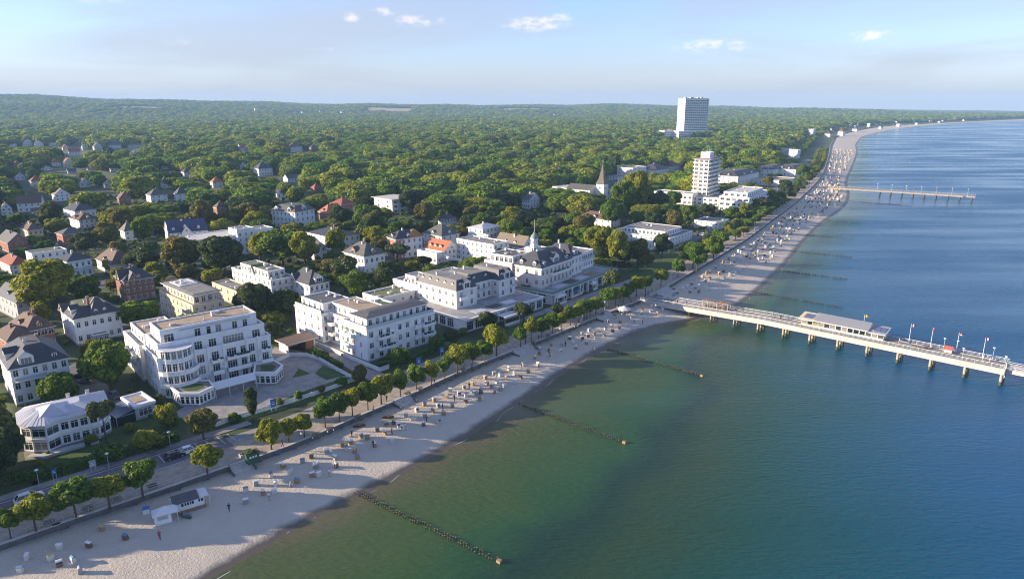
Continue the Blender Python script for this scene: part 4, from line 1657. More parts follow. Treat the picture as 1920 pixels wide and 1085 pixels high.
# ---- the general villa
def villa(name, label, A, by, Rp, Lp, ang=47.0, fl=3, m=WHITE, roof=('hip', 3.5, SLATE), nf=4, nl=4, dorm=0, chim=1, simple=False, wmin=7.0, dmin=7.0, bal=(), cover=.62, fm=FRAME, z0=3.0, ww=1.05):
    a, w, d, h = site(A, by, Rp, Lp, ang, z0)
    w, d = max(w, wmin), max(d, dmin)
    b = Bld(name, label, (a.x, a.y), ang, z0, 'house' if 'house' in name or 'villa' in name else 'building', simple)
    b.reg(rect(0, 0, w, d), h + 2, cover)
    fh = h / fl
    wh = min(1.75, fh * .56)
    p = rect(0, 0, w, d)
    nb = max(1, nf - 1)
    b.wall(p, 0, h, {0: rows(nf, fl, w, fh, ww, wh, fh * .28), 3: rows(nl, fl, d, fh, ww, wh, fh * .28), 1: rows(nl, fl, d, fh, ww, wh, fh * .28) if not simple else [], 2: rows(nb, fl, w, fh, ww, wh, fh * .28) if not simple else []}, m, fm, plinth=.5 if not simple else 0)
    if not simple:
        for f in range(1, fl):
            b.cornice(p, f * fh + .1, m, .09, .18, name='string_course')
    kind = roof[0]
    if kind == 'flat':
        b.flat(p, h, roof[1], par=.4, clutter=roof[2] if len(roof) > 2 else 4, pm=WHITE if m in (WHITE, WHITE2) else m)
        if len(roof) > 3 and roof[3]:
            q = rect(w * .12, d * .12, w * .7, d * .7)
            b.wall(q, h, h + 2.7, {0: row(max(2, nf - 1), w * .7, h + .5, h + 2.2, 1.3), 3: row(max(2, nl - 1), d * .7, h + .5, h + 2.2, 1.3)}, m, fm, name='penthouse_wall')
            b.flat(q, h + 2.7, roof[1], par=.25, clutter=3, seed=2)
        rz = h
    elif kind == 'hip':
        rh, rm = roof[1], roof[2]
        ins = roof[3] if len(roof) > 3 else .5
        mn = min(w, d) * ins
        b.cornice(p, h - .18, m, .15, .25)
        b.frust(0, 0, w, d, h, rh, mn, mn, rm, .55, topm=roof[4] if len(roof) > 4 else None)
        rz = h + rh * .8
        for k in range(dorm):
            b.dormer(w * (k + 1) / (dorm + 1), .25, h + .25, 0, 1.5, 1.4, 2.2, rm, m)
        for k in range(min(dorm, 2)):
            b.dormer(.25, d * (k + 1) / (min(dorm, 2) + 1), h + .25, -math.pi / 2, 1.5, 1.4, 2.2, rm, m)
    else:
        axis, rh, rm = roof[1], roof[2], roof[3]
        b.gable(0, 0, w, d, h, rh, axis, rm, m)
        rz = h + rh * .75
        for k in range(dorm):
            if axis == 'x':
                b.dormer(w * (k + 1) / (dorm + 1), d * .12, h + .25, 0, 1.5, 1.3, 2.2, rm, m)
            else:
                b.dormer(w * .12, d * (k + 1) / (dorm + 1), h + .25, -math.pi / 2, 1.5, 1.3, 2.2, rm, m)
    for k in range(chim):
        b.chimney(w * (.4 + .25 * k), d * (.45 + .15 * k), rz - .4, 1.8, BRICK if m in (BRICK, BRICKR) else (BRICKR if k % 2 else WHITE2))
    for side, f, u, bw, st in bal:
        if side == 'f':
            b.balcony(u * w, 0, f * fh, bw, 1.2, 0, st, m)
        else:
            b.balcony(0, (1 - u) * d, f * fh, bw, 1.2, -math.pi / 2, st, m)
    return b, w, d, h


b, w, d, h = villa('slate_villa', 'three-storey white villa with slate hipped roof and gabled dormer by the parking yard', (18, 692), 762, (128, 671), (-40, 665), 43, 3, WHITE, ('hip', 4.0, SLATE, .36, GRAVELD), 6, 6, 0, 2, ww=1.15, bal=[('f', 2, .05, 6.5, 'rail')])
b.dormer(3.6, .1, h + .15, 0, 3.2, 2.2, 3.0, cols=3)
b.dormer(9.6, .6, h + .6, 0, 1.2, 1.1, 1.8, kind='flat')
b.dormer(.1, 7, h + .15, -math.pi / 2, 3.0, 2.2, 3.0, cols=3)
b, w, d, h = villa('turreted_villa', 'white villa with mixed slate roofs and a steep hipped corner, behind the slate villa', (137.6, 598), 648, (227, 583), (89, 583), 45, 2, WHITE, ('hip', 2.8, SLATE, .22, GREENROOF), 6, 5, 0, 1, ww=1.1)
b.frust(w * .36, -.3, 5.6, 5.6, h + .1, 5.0, 2.3, 2.3, SLATE, .4, name='steep_roof')
b.dormer(w * .36 + 1.6, -.1, h + .4, 0, 1.0, 1.3, 1.6)
b.dormer(w * .36 + 4.0, -.1, h + .4, 0, 1.0, 1.3, 1.6)
b.dormer(.2, d * .28, h + .15, -math.pi / 2, 3.0, 2.1, 2.6, cols=3)
b.gable(-.3, d * .62, 5, 5.5, h, 2.6, 'x', BROWNT)
b.chimney(w * .36 + .6, 3.2, h + 2.4, 3.0, BRICKR)
b.wall(rect(w * .3, -2.2, 4.4, 2.18), 0, 2.9, {0: row(3, 4.4, .6, 2.3, 1.0)}, m=BASEM, name='porch_wall')
b.flat(rect(w * .3, -2.2, 4.4, 2.18), 2.9, GRAVELD, par=.15)
villa('brick_house', 'small brick house with brown hipped roof and white-framed windows beside the turreted villa', (50, 621), 658, (93, 606), (15, 605), 50, 2, BRICKR, ('hip', 3.4, BROWNT, .42), 4, 4, 1, 2, ww=1.5)
villa('brick_house', 'brick house with red roof cut by the photo edge below the small brick house', (14, 640), 672, (26, 634), (-20, 626), 50, 2, BRICKR, ('hip', 3.0, BROWNT), 3, 4, 0, 1)
villa('grey_house', 'grey rendered house with dark roof at the photo edge behind the brick houses', (30, 566), 602, (50, 559), (-25, 552), 52, 2, GREYR, ('gable', 'y', 3.4, SLATE), 3, 5, 1, 1)
b, w, d, h = villa('apartment_block', 'cream apartment block with stacked balconies and flat felt roof', (361, 574), 620, (417, 561), (302, 545), 47, 3, CREAM, ('flat', TERR, 0), 4, 8, 0, 0, bal=[('l', 1, .78, 4.5, 'rail'), ('l', 2, .78, 4.5, 'rail'), ('f', 2, .55, 4.5, 'rail')])
q = rect(1.2, 1.5, w - 1.8, d - 3)
b.wall(q, h, h + 3.0, {0: row(4, w - 1.8, h + .4, h + 2.4, 1.4), 3: row(9, d - 3, h + .5, h + 2.3, 1.1)}, CREAM, name='penthouse_wall')
b.frust(1.2, 1.5, w - 1.8, d - 3, h + 3.1, .35, .6, .6, GRAVELG, .8, topm=GRAVELG)
b.flat(rect(2.5, d * .55, w - 4.4, d * .3), h + 3.6, CONC, par=.1, clutter=5)
b, w, d, h = villa('cream_annexe_building', 'low cream flat-roofed building between the apartment block and the big dark tree', (445, 548), 575, (470, 540), (408, 528), 47, 2, CREAM, ('flat', GRAVELG, 3), 2, 4, 0, 0)
b, w, d, h = villa('brick_villa', 'three-storey brown brick villa with steep slate roofs and gables', (232, 527), 566, (288, 518), (199, 519), 43, 3, BRICK, ('hip', 4.4, SLATE, .5), 5, 4, 1, 1)
b.gable(-.5, d * .2, w * .45, 5.0, h - .3, 4.0, 'x', SLATE, BRICK)
b.gable(w * .1, -.5, 4.2, d * .5, h - .4, 3.6, 'y', SLATE, BRICK)
villa('white_villa', 'white villa with grey hipped roof and a columned two-storey balcony, behind the big bright tree', (126, 490.6), 524, (169, 483), (102, 486), 52, 2, WHITE, ('hip', 3.0, SLATE), 4, 4, 0, 1, bal=[('f', 1, .05, 3.0, 'rail'), ('f', 1, .6, 3.2, 'rail')])
villa('flat_house', 'white flat-roofed house with mossy roof beside the hipped white villa', (60, 477), 502, (123, 467), (40, 473), 50, 2, WHITE, ('flat', GREENROOF, 3), 5, 3, 0, 0)
villa('red_house', 'red-roofed house at the photo edge beside the flat white house', (22, 498), 516, (46, 491), (-14, 489), 50, 2, WHITE2, ('hip', 3.2, REDT), 3, 4, 0, 1)
villa('brick_house', 'red brick house with dark half-hipped roof at the photo edge', (14, 455), 474, (52, 448), (-14, 448), 50, 2, BRICKR, ('gable', 'y', 4.2, SLATEG), 4, 4, 0, 1)
villa('brick_house', 'ochre brick house with orange-brown hipped roof half hidden by a round tree', (52, 432), 455, (74, 427), (36, 427), 50, 2, CREAM, ('hip', 3.4, BROWNT), 3, 3, 0, 1)
villa('brick_house', 'red brick house with greenish grey hipped roof behind a dark round tree', (117, 440), 466, (160, 434), (98, 437), 50, 2, BRICKR, ('hip', 2.6, SLATEG), 4, 3, 0, 0)
villa('white_house', 'white house with brown hipped roof and gabled dormer above the red brick house', (148, 413), 430, (174, 406), (121, 409), 50, 2, WHITE, ('hip', 3.6, BROWNT), 4, 3, 1, 1)
villa('slate_house', 'house with broad dark slate hipped roof behind the brown-roofed white house', (140, 396), 410, (170, 390), (121, 391), 52, 1, WHITE2, ('hip', 4.6, SLATE), 4, 3, 0, 1)
villa('brown_house', 'low white house with purple-brown roof beside the brown brick villa', (208, 497), 516, (246, 486), (173, 486), 47, 1, WHITE, ('hip', 5.0, BROWNT, .44), 4, 5, 1, 1)
b, w, d, h = villa('blue_roof_house', 'white house under a long blue slate gable roof with two chimneys', (318, 437), 462, (386, 428), (289, 430), 34, 2, WHITE, ('gable', 'x', 5.4, SLATEB), 7, 4, 0, 2)
b.gable(w * .3, -1.0, 5.0, 4.6, h - .2, 3.6, 'y', SLATEB)
b.wall(rect(w * .3, -1.0, 5.0, 1.2), 0, h - .2, {0: rows(2, 2, 5, h / 2)}, WHITE, name='gable_bay')
b.dormer(w * .12, 1.6, h + 1.0, 0, 1.2, 1.1, 1.8, SLATEB)
b.dormer(w * .78, 1.6, h + 1.0, 0, 1.2, 1.1, 1.8, SLATEB)
b, w, d, h = villa('long_hotel', 'long white flat-roofed hotel half hidden behind dark trees', (343, 455), 492, (470, 428), (307, 447), 47, 3, WHITE, ('flat', CONC, 6), 10, 4, 0, 0, bal=[('l', 1, .6, 4, 'solid'), ('l', 2, .6, 4, 'solid')])
p = rect(w * .62, -3.0, w * .22, 9)
b.wall(p, 0, h + 3, {0: rows(3, 4, w * .22, h / 3.4), 3: rows(2, 4, 9, h / 3.4)}, WHITE)
b.flat(p, h + 3, GRAVELG, par=.4, clutter=3)
p = rect(w * .845, 1, w * .3, 10)
b.wall(p, 0, h + 1, {0: rows(4, 3, w * .3, h / 3), 3: rows(2, 3, 10, h / 3)}, WHITE)
b.flat(p, h + 1, GRAVELG, par=.4, clutter=3)
b, w, d, h = villa('corner_villa', 'tall white villa with slate mansard roof and corner turrets at the edge of the wood', (553, 398), 430, (584, 391), (508, 394), 62, 3, WHITE, ('hip', 3.4, SLATEG, .2, SLATEG), 4, 6, 0, 1, ww=1.1)
b.dormer(w * .5, .1, h + .1, 0, 3.0, 2.0, 2.6, SLATEG, cols=3)
b.dormer(.1, d * .8, h + .1, -math.pi / 2, 2.4, 2.0, 2.6, SLATEG)
b.dormer(.1, d * .25, h + .1, -math.pi / 2, 2.4, 2.0, 2.6, SLATEG)
b, w, d, h = villa('terraced_hotel', 'white terraced guesthouse with mossy low roofs and balcony arcade', (507.7, 527), 567, (554, 519), (431, 503), 47, 3, WHITE2, ('flat', GREENROOF, 6, True), 4, 9, 0, 1, bal=[('f', 2, .3, 6.0, 'rail'), ('l', 2, .45, 10, 'rail')])
b.gable(1.0, d * .45, 6, 4, h + .1, 3.4, 'x', GREENROOF)
b, w, d, h = villa('gabled_villa', 'white villa with blue-grey slate gables attached to the terraced guesthouse', (580, 534), 570, (616, 526), (556, 519), 47, 2, WHITE, ('hip', 4.4, SLATE), 4, 4, 0, 1, bal=[('f', 1, .1, 6, 'rail')])
b.dormer(w * .5, -.1, h + .1, 0, 3.4, 2.0, 2.8, cols=3)
b.gable(-.2, d * .6, 4, 4.4, h - .1, 3.0, 'x', SLATE)
villa('red_roof_villa', 'orange brick villa with red tiled hip roof and white dormers among trees', (613, 399), 420, (640, 392), (600, 396), 50, 2, BRICKR, ('hip', 4.6, ORANGET), 3, 3, 1, 1)
villa('red_roof_villa', 'brick house with dark red roof just behind the orange-roofed villa', (640, 384), 405, (662, 380), (628, 380), 50, 2, BRICKR, ('hip', 4.0, REDT), 3, 3, 0, 1)
b, w, d, h = villa('modern_house', 'modern white cube house with thin overhanging flat roof in the wood', (735, 376), 402, (769, 371), (708, 370), 46, 3, WHITE, ('flat', TERR, 0), 3, 2, 0, 0, ww=2.2, bal=[('f', 1, .1, 11, 'solid'), ('f', 2, .1, 11, 'solid')])
b.frust(-.2, -.2, w + .4, d + .4, h + .7, .25, .2, .2, CONC, 1.4, topm=CONC, name='overhanging_roof')
villa('white_villa', 'white villa with low slate roof behind a yellow-green tree', (625, 446), 472, (665, 436), (588, 433), 47, 2, WHITE, ('hip', 2.6, SLATE), 5, 5, 0, 2)
villa('gable_house', 'small plain white gabled house beside the bright leafy tree', (588, 466), 487, (611, 462), (583, 450), 47, 2, WHITE, ('gable', 'y', 3.0, BROWNT), 2, 3, 0, 0, simple=True)
b, w, d, h = villa('hip_roof_villa', 'large white villa with steep grey hipped roof, dormer and bay windows', (682.5, 481), 518, (718, 473), (636, 473), 47, 2, WHITE, ('hip', 4.6, SLATEG, .46), 4, 6, 0, 2, ww=1.2)
b.dormer(w * .5, .2, h + .2, 0, 2.4, 1.5, 2.6, SLATEG, BRICKR, cols=3)
b.dormer(.2, d * .55, h + .2, -math.pi / 2, 3.4, 1.7, 2.8, SLATEG, BRICKR, cols=3)
b, w, d, h = villa('brick_and_white_villa', 'half brick, half white villa with slate and ochre roofs above the orange-roofed house', (742, 449), 487, (792, 443), (716, 445), 36, 3, WHITE, ('hip', 3.6, SLATE), 5, 3, 1, 1)
b.frust(w * .52, -.4, w * .5, d * .8, h + .1, 3.2, 2.6, 2.6, OCHRET, .4, name='ochre_roof')
b.wall(rect(-.12, -.12, w * .3, d + .24), 0, h - .3, {0: rows(2, 3, w * .3, h / 3), 3: rows(3, 3, d + .2, h / 3)}, BRICKR, name='brick_wall')
b, w, d, h = villa('orange_roof_house', 'white house with bright orange tiled gable roof and three small dormers', (832, 470), 493, (860, 463), (789, 464), 50, 2, WHITE, ('gable', 'y', 3.8, ORANGET), 4, 5, 3, 0, bal=[('l', 1, .95, 12, 'solid')])
b.wall(rect(-4.2, .5, 4.15, d - .5), 0, h * .8, {3: rows(5, 2, d - .5, h * .4, ww=1.4), 0: rows(1, 2, 4.15, h * .4)}, WHITE, name='terrace_wall')
b.flat(rect(-4.2, .5, 4.15, d - .5), h * .8, TERR, par=.7)
villa('slate_house', 'dark slate-roofed house with dormers behind the half brick villa', (828, 443), 466, (856, 436), (798, 436), 48, 2, WHITE2, ('hip', 5.0, SLATEG), 3, 4, 1, 0)
villa('slate_house', 'small white house with grey pyramid roof poking out of trees', (838, 411), 428, (856, 408), (819, 409), 50, 2, WHITE, ('hip', 3.0, SLATE), 3, 3, 0, 1)
villa('tall_white_house', 'tall plain white house with flat roof and balconies beside the turret hotel', (925, 460), 500, (951, 453), (861, 447), 49, 4, WHITE, ('flat', GRAVELG, 4), 3, 8, 0, 0, bal=[('l', 1, .7, 9, 'solid'), ('l', 2, .7, 9, 'solid'), ('l', 3, .7, 9, 'solid')])
villa('white_villa', 'white villa with pale zinc hip roof behind the tall plain white house', (905, 430), 462, (942, 424), (876, 426), 49, 3, WHITE, ('hip', 1.8, ZINC), 5, 3, 0, 1, bal=[('f', 2, .05, 9, 'solid'), ('l', 2, .9, 6, 'solid')])
b, w, d, h = villa('brown_roof_house', 'white house with long grey-brown gable roof behind the tall plain white house', (980, 463), 488, (996, 457), (939, 452), 50, 2, WHITE, ('gable', 'y', 4.6, mat('grey_brown_tile', (0.19, 0.15, 0.115), .85, .2, 1.5)), 3, 6, 2, 1)
villa('long_low_hotel', 'long white two-storey building with felt roof among trees near the promenade', (1255, 448), 464, (1286, 432), (1152, 432), 52, 2, WHITE, ('flat', GRAVELG, 8, True), 8, 12, 0, 0)
villa('promenade_pavilion', 'small white flat-roofed building by the promenade trees', (1348, 418), 432, (1361, 411), (1312, 410), 52, 2, WHITE2, ('flat', GRAVELG, 3), 3, 5, 0, 0)
villa('tile_house', 'white house with brown tiled roof and blue dormers in the park', (1146, 413), 428, (1157, 408), (1100, 402), 52, 2, WHITE, ('hip', 3.6, BROWNT), 3, 6, 1, 1)
villa('white_gable_house', 'white gabled house with grey roof standing alone in the wood', (993, 374), 392, (1013, 371), (981, 372), 50, 2, WHITE, ('gable', 'y', 4.4, SLATEG), 3, 4, 0, 1, simple=True)


# ---- ten-storey hotel block with wrap-around balconies on a low podium
def slab_hotel():
    o = G(1324, 382, 3)
    b = Bld('balcony_tower', 'ten-storey white hotel tower with balconies on every floor beside the promenade', o, 56.0, simple=True)
    w, d, fh, n = 24.0, 11.0, 2.95, 10
    b.reg(rect(-2, -2, w + 4, d + 4), 34, .9)
    z0 = 3.0
    b.wall(rect(0, 0, w, d), 0, z0 + n * fh, {0: rows(8, n, w, fh, 2.6, 1.9, .5, z0=z0, cols=2), 3: rows(3, n, d, fh, 2.6, 1.6, .7, z0=z0, cols=2)}, WHITE)
    for k in range(n):
        mb = MB()
        z = z0 + k * fh
        mb.box(-1.0, w + 1.0, -1.5, 0, z - .18, z, WHITE)
        mb.box(-1.0, w + 1.0, -1.5, -1.35, z + .003, z + .95, RAIL)
        mb.box(-1.0, 0, 0.02, d + .5, z - .18, z, WHITE)
        mb.box(-1.0, -.85, .02, d + .5, z + .003, z + .95, WHITE)
        mb.build('balcony', b.root)
    b.frust(-1, -1.5, w + 2, d + 2, z0 + n * fh + .15, .2, .2, .2, GRAVELG, .2, topm=GRAVELG)
    p = rect(7, 2, 9, 7)
    b.wall(p, z0 + n * fh + .3, z0 + n * fh + 4.6, {0: row(2, 9, z0 + n * fh + 1, z0 + n * fh + 2.5, 1.5)}, WHITE, name='lift_house')
    b.flat(p, z0 + n * fh + 4.6, GRAVELG, par=.3)
    for x in (10, 14, 17):
        mb = MB()
        mb.cyl((0, 0, 0), (0, 0, 4.5), .1, .05, RAIL, 5)
        mb.build('antenna', b.root, (x, 5, z0 + n * fh + 4.6))
    q = rect(-9, -12, 26, 40)
    b.wall(q, 0, 5.6, {0: rows(7, 2, 26, 2.7, 2.2, 1.6, .6), 3: rows(10, 2, 40, 2.7, 2.2, 1.6, .6)}, WHITE, name='podium_wall')
    b.flat(q, 5.6, GRAVELG, par=.5, clutter=6)
    b.wall(rect(-14, 6, 12, 30), 0, 8.0, {3: rows(8, 2, 30, 3.6, 2, 1.7, .9), 0: rows(3, 2, 12, 3.6, 1.8, 1.7, .9)}, WHITE2, name='podium_wall')
    b.flat(rect(-14, 6, 12, 30), 8.0, GRAVELG, par=.5, clutter=5, seed=7)
    b.reg(rect(-14, -12, 31, 48), 6, .7)


slab_hotel()
b, w, d, h = villa('terrace_block', 'four-storey white block with roof terrace between the balcony tower and the beach', (1405, 372), 400, (1436, 357), (1349, 368), 56, 3, WHITE, ('flat', TERR, 2), 9, 5, 0, 0, simple=True, ww=2.6)
q = rect(2, 2, w * .75, d * .8)
b.wall(q, h, h + 2.9, {0: row(8, w * .75, h + .5, h + 2.3, 2.2), 3: row(4, d * .8, h + .5, h + 2.3, 2.0)}, WHITE, name='penthouse_wall')
b.flat(q, h + 2.9, CONC, par=.5, clutter=8)
for k in range(3):
    b.balcony(.5, 0, k * h / 3, w - 1, 1.2, style='solid')
villa('grand_villa', 'large cream villa with dark mansard roof and terraces behind the balcony tower', (1384, 331), 352, (1414, 322), (1358, 322), 52, 3, WHITE2, ('hip', 3.6, SLATE, .25, GRAVELD), 6, 5, 2, 1, simple=True)
villa('mansard_house', 'white house with dark mansard, the landward of the twin mansard houses', (1452, 318), 332, (1467, 313), (1434, 313), 50, 2, WHITE, ('hip', 3.2, SLATE, .25, GRAVELD), 4, 4, 2, 0, simple=True)
villa('mansard_house', 'white house with dark mansard, the seaward of the twin mansard houses', (1492, 318), 332, (1505, 312), (1467, 313), 50, 2, WHITE, ('hip', 3.2, SLATE, .25, GRAVELD), 4, 5, 2, 0, simple=True)
villa('low_hotel', 'low white building with wide felt roof in front of the twin mansard houses', (1468, 340), 350, (1480, 333), (1418, 330), 52, 1, WHITE2, ('flat', GRAVEL, 4), 5, 8, 0, 0, simple=True)
villa('white_cube_house', 'white cube house rising behind the bright trees near the church', (1187, 316), 334, (1203, 312), (1173, 312), 50, 3, WHITE, ('flat', GRAVELG, 2), 3, 3, 0, 0, simple=True)
villa('grey_roof_house', 'pale house with flat grey roof between church and white cube house', (1158, 331), 343, (1170, 327), (1148, 328), 50, 2, WHITE2, ('hip', 1.2, SLATEG), 3, 4, 0, 0, simple=True)
villa('slate_house', 'white house with dark pointed roof in the wood behind the balcony tower', (1232, 319), 330, (1244, 315), (1217, 314), 50, 1, WHITE, ('hip', 6.0, SLATE), 3, 3, 0, 1, simple=True)
villa('brown_roof_house', 'brown-roofed house in the wood beside the dark pointed roof', (1262, 312), 322, (1272, 309), (1248, 308), 50, 1, WHITE2, ('hip', 5.0, BROWNT), 3, 3, 0, 1, simple=True)


# ---- church with its spire
def church():
    o = G(1131.5, 372, 3)
    b = Bld('church', 'white church with a slender grey spire and long dark nave roof in the wood', o, 52.0, simple=True)
    k = ztop(o, 346) - 3.0
    b.reg(rect(0, 0, 8, 8), 22, .8)
    FOOT.append([b.w2(*q) for q in rect(-7, -1, 38, 33)])
    b.wall(rect(0, 0, 7, 7), 0, k, {0: [(2.9, 4.1, k - 4, k - 2, 1, 0)], 3: [(2.9, 4.1, k - 4, k - 2, 1, 0)]}, WHITE, name='tower_wall')
    m = MB()
    sp = mat('spire_shingle', (0.13, 0.11, 0.092), .8, .2, 1.2)
    top = ztop(o, 306) - 3.0
    c = (3.5, 3.5)
    a = [(-.5, -.5), (7.5, -.5), (7.5, 7.5), (-.5, 7.5)]
    s1 = [(1.3, 1.3), (5.7, 1.3), (5.7, 5.7), (1.3, 5.7)]
    for i in range(4):
        j = (i + 1) % 4
        m.quad([(*a[i], k), (*a[j], k), (*s1[j], k + 4.2), (*s1[i], k + 4.2)], sp)
        m.quad([(*s1[i], k + 4.2), (*s1[j], k + 4.2), (*c, top)], sp)
    m.build('spire', b.root)
    cr = MB()
    cr.box(-.12, .12, -.12, .12, 0, 2.4, RAIL)
    cr.box(-.7, .7, -.1, .1, 1.3, 1.55, RAIL)
    cr.build('cross', b.root, (3.5, 3.5, top - .3))
    b.wall(rect(7.03, .5, 22, 10), 0, k - 3.5, {0: row(6, 22, 2.0, k - 5.0, 1.2, cols=1)}, WHITE, name='nave_wall')
    b.gable(7.03, .5, 22, 10, k - 3.5, 5.0, 'x', SLATE, wins=False)
    b.wall(rect(-6, 9, 12.5, 22), 0, k - 4.5, {3: rows(6, 2, 22, 3.2)}, WHITE2, name='hall_wall')
    b.gable(-6, 9, 12.5, 22, k - 4.5, 3.6, 'y', SLATEG, WHITE2, wins=False)


church()
villa('parish_hall', 'low white hall with flat pale roof beside the church', (1077, 356), 369, (1107, 348), (1064, 347), 40, 2, WHITE, ('flat', CONC, 2), 6, 4, 0, 0, simple=True, cover=.3)


# ---- the high-rise hotel at the wood's edge
def high_rise():
    o = G(1280, 258, 3)
    b = Bld('high_rise_hotel', 'very tall white hotel slab rising above the wood, blank on one end', o, 28.0, simple=True)
    H_ = ztop(o, 184.5) - 3.0
    w, d = 68.0, 22.0
    b.reg(rect(-5, -5, w + 10, d + 10), H_, .97)
    n = 19
    fh = (H_ - 14) / n
    z0 = 14.0
    b.wall(rect(0, 0, w, d), 0, H_, {}, WHITE)
    tp = MB()
    tp.quad([(0, 0, H_ + .05), (w, 0, H_ + .05), (w, d, H_ + .05), (0, d, H_ + .05)], GRAVELG)
    tp.build('roof', b.root)
    for k in range(n):
        z = z0 + k * fh
        g = MB()
        g.quad([(1, -.05, z + .3), (w, -.05, z + .3), (w, -.05, z + fh - .3), (1, -.05, z + fh - .3)], GLASS)
        gl = g.build('window_band', b.root)
        bl = MB()
        bl.box(.2, w + 1.6, -2.0, -.06, z - .2, z, WHITE)
        bl.box(.2, w + 1.6, -2.0, -1.85, z, z + 1.5, WHITE)
        for j in range(13):
            x = 1 + j * (w - 1) / 12
            bl.box(x - .3, x + .3, -1.2, -.06, z, z + fh - .2, WHITE)
        bl.build('balcony', b.root)
    for x, y, ww, hh in ((8, 8, 5, 2.2), (24, 9, 9, 2.6), (44, 8, 6, 2.0), (56, 10, 5, 3.0)):
        p = MB()
        p.box(0, ww, 0, 6, 0, hh, GREYR)
        p.build('roof_plant', b.root, (x, y, H_))
    pod = rect(-24, -14, w + 30, 44)
    b.wall(pod, 0, 14.0, {0: rows(22, 3, w + 30, 4.4, 3.0, 2.4, .9), 3: rows(9, 3, 44, 4.4, 3.0, 2.4, .9)}, WHITE, name='podium_wall')
    b.flat(pod, 14.0, CONC, par=.7)
    b.flat(rect(-26, -16, w + 34, 2.5), 5.0, CONC, par=.6)
    b.wall(rect(-48, 6, 24, 18), 0, 15.5, {3: rows(4, 3, 18, 4.6, 3, 2.2, 1), 0: rows(5, 3, 24, 4.6, 3, 2.2, 1)}, WHITE, name='podium_wall')
    b.flat(rect(-48, 6, 24, 18), 15.5, CONC, par=.5)
    b.reg(rect(-48, -16, w + 60, 44), 16, .72)


high_rise()


# ---- small houses far off
def cottage(name, label, px, py, wpx, hpx, roofm, wallm, axis='x', ang=40.0, flat=False, grp=None):
    o = G(px, py, 3.0)
    z0 = 3.0
    for _ in range(30):
        z0 = z0 * .6 + .4 * min(70.0, float(zt(np.array([o.x]), np.array([o.y]))[0]))
        o = G(px, py, z0)
    dep = o.y * _C + (HCAM - z0) * _S
    k = 1300.0 / dep
    wtot, h = wpx / k, hpx / k
    w = max(6.0, wtot * .62)
    d = max(6.0, wtot * .52)
    b = Bld(name, label, (o.x, o.y), ang, z0, 'house', True, grp)
    b.reg(rect(0, 0, w, d), h, .85)
    eh = max(2.6, h * (.55 if not flat else 1.0))
    nf, nl = max(2, int(w / 3)), max(2, int(d / 3))
    fl = max(1, round(eh / 3))
    b.wall(rect(0, 0, w, d), -1, eh, {0: rows(nf, fl, w, eh / fl, 1.1, eh / fl * .5, eh / fl * .3), 3: rows(nl, fl, d, eh / fl, 1.1, eh / fl * .5, eh / fl * .3)}, wallm)
    if flat:
        b.flat(rect(0, 0, w, d), eh, roofm, par=.4)
    elif axis == 'h':
        b.frust(0, 0, w, d, eh, max(2.0, h - eh), min(w, d) * .46, min(w, d) * .46, roofm, .5)
        b.chimney(w * .5, d * .5, h - 1, 1.6)
    else:
        b.gable(0, 0, w, d, eh, max(2.0, h - eh), axis, roofm, wallm, wins=True)
        b.chimney(w * .4, d * .55, h - 1.2, 1.7)
    return b


V = 'houses of the village beyond the trees'
for a in [
    ('village_house', 'white-gabled house with red roof, largest at the far side of the village', 44, 274, 26, 13, REDT, WHITE, 'y', 40),
    ('village_house', 'red-roofed white house next to the largest far gable of the village', 66, 275, 22, 11, REDT, WHITE, 'y', 40),
    ('village_house', 'white house with grey roof at the far side of the village', 92, 274, 18, 11, SLATE, WHITE, 'h', 40),
    ('village_house', 'pale house half hidden at the photo edge of the village', 18, 275, 18, 9, SLATEG, WHITE, 'x', 40),
    ('village_house', 'pink-roofed house with white gable in the middle of the village', 118, 282, 16, 11, REDT, ROSE, 'y', 40),
    ('village_house', 'white building with several gables on the far edge of the village', 138, 270, 22, 12, SLATEG, WHITE, 'y', 35),
    ('village_house', 'white-gabled village house with dark slate roof', 155, 282, 20, 14, SLATE, WHITE, 'y', 40),
    ('village_house', 'tall slate-roofed house in the village centre', 178, 284, 22, 17, SLATE, GREYR, 'y', 45),
    ('village_house', 'long house with blue-grey roof at the village centre', 204, 279, 34, 12, SLATEB, WHITE, 'x', 30),
    ('village_house', 'low white row house at the village end', 240, 277, 38, 7, SLATEG, WHITE, 'x', 25),
    ('village_house', 'house with broad dark red roof below the village gables', 130, 293, 30, 15, REDT, WHITE2, 'x', 35),
    ('village_house', 'white house with reddish half-hipped roof facing the fields', 98, 312, 24, 13, REDT, WHITE, 'h', 45),
    ('village_house', 'rosy-white gabled house with red roof, brightest of the village', 122, 314, 26, 18, REDT, ROSE, 'y', 45),
    ('village_house', 'small white gable with blue roof below the bright gabled house', 84, 320, 18, 9, SLATEB, WHITE, 'y', 45),
    ('village_house', 'tiny white gabled cottage beside a round tree', 164, 319, 14, 8, SLATEG, WHITE, 'y', 45),
    ('village_house', 'grey-roofed house just below the bright gabled house', 128, 326, 22, 9, SLATE, GREYR, 'x', 40),
    ('village_house', 'narrow white house between trees past the end of the village', 250, 292, 10, 10, SLATE, WHITE, 'y', 45),
    ('village_house', 'terracotta house at the photo edge under round trees', 26, 316, 20, 14, BROWNT, BRICKR, 'y', 45),
]:
    cottage(*a, grp=V)
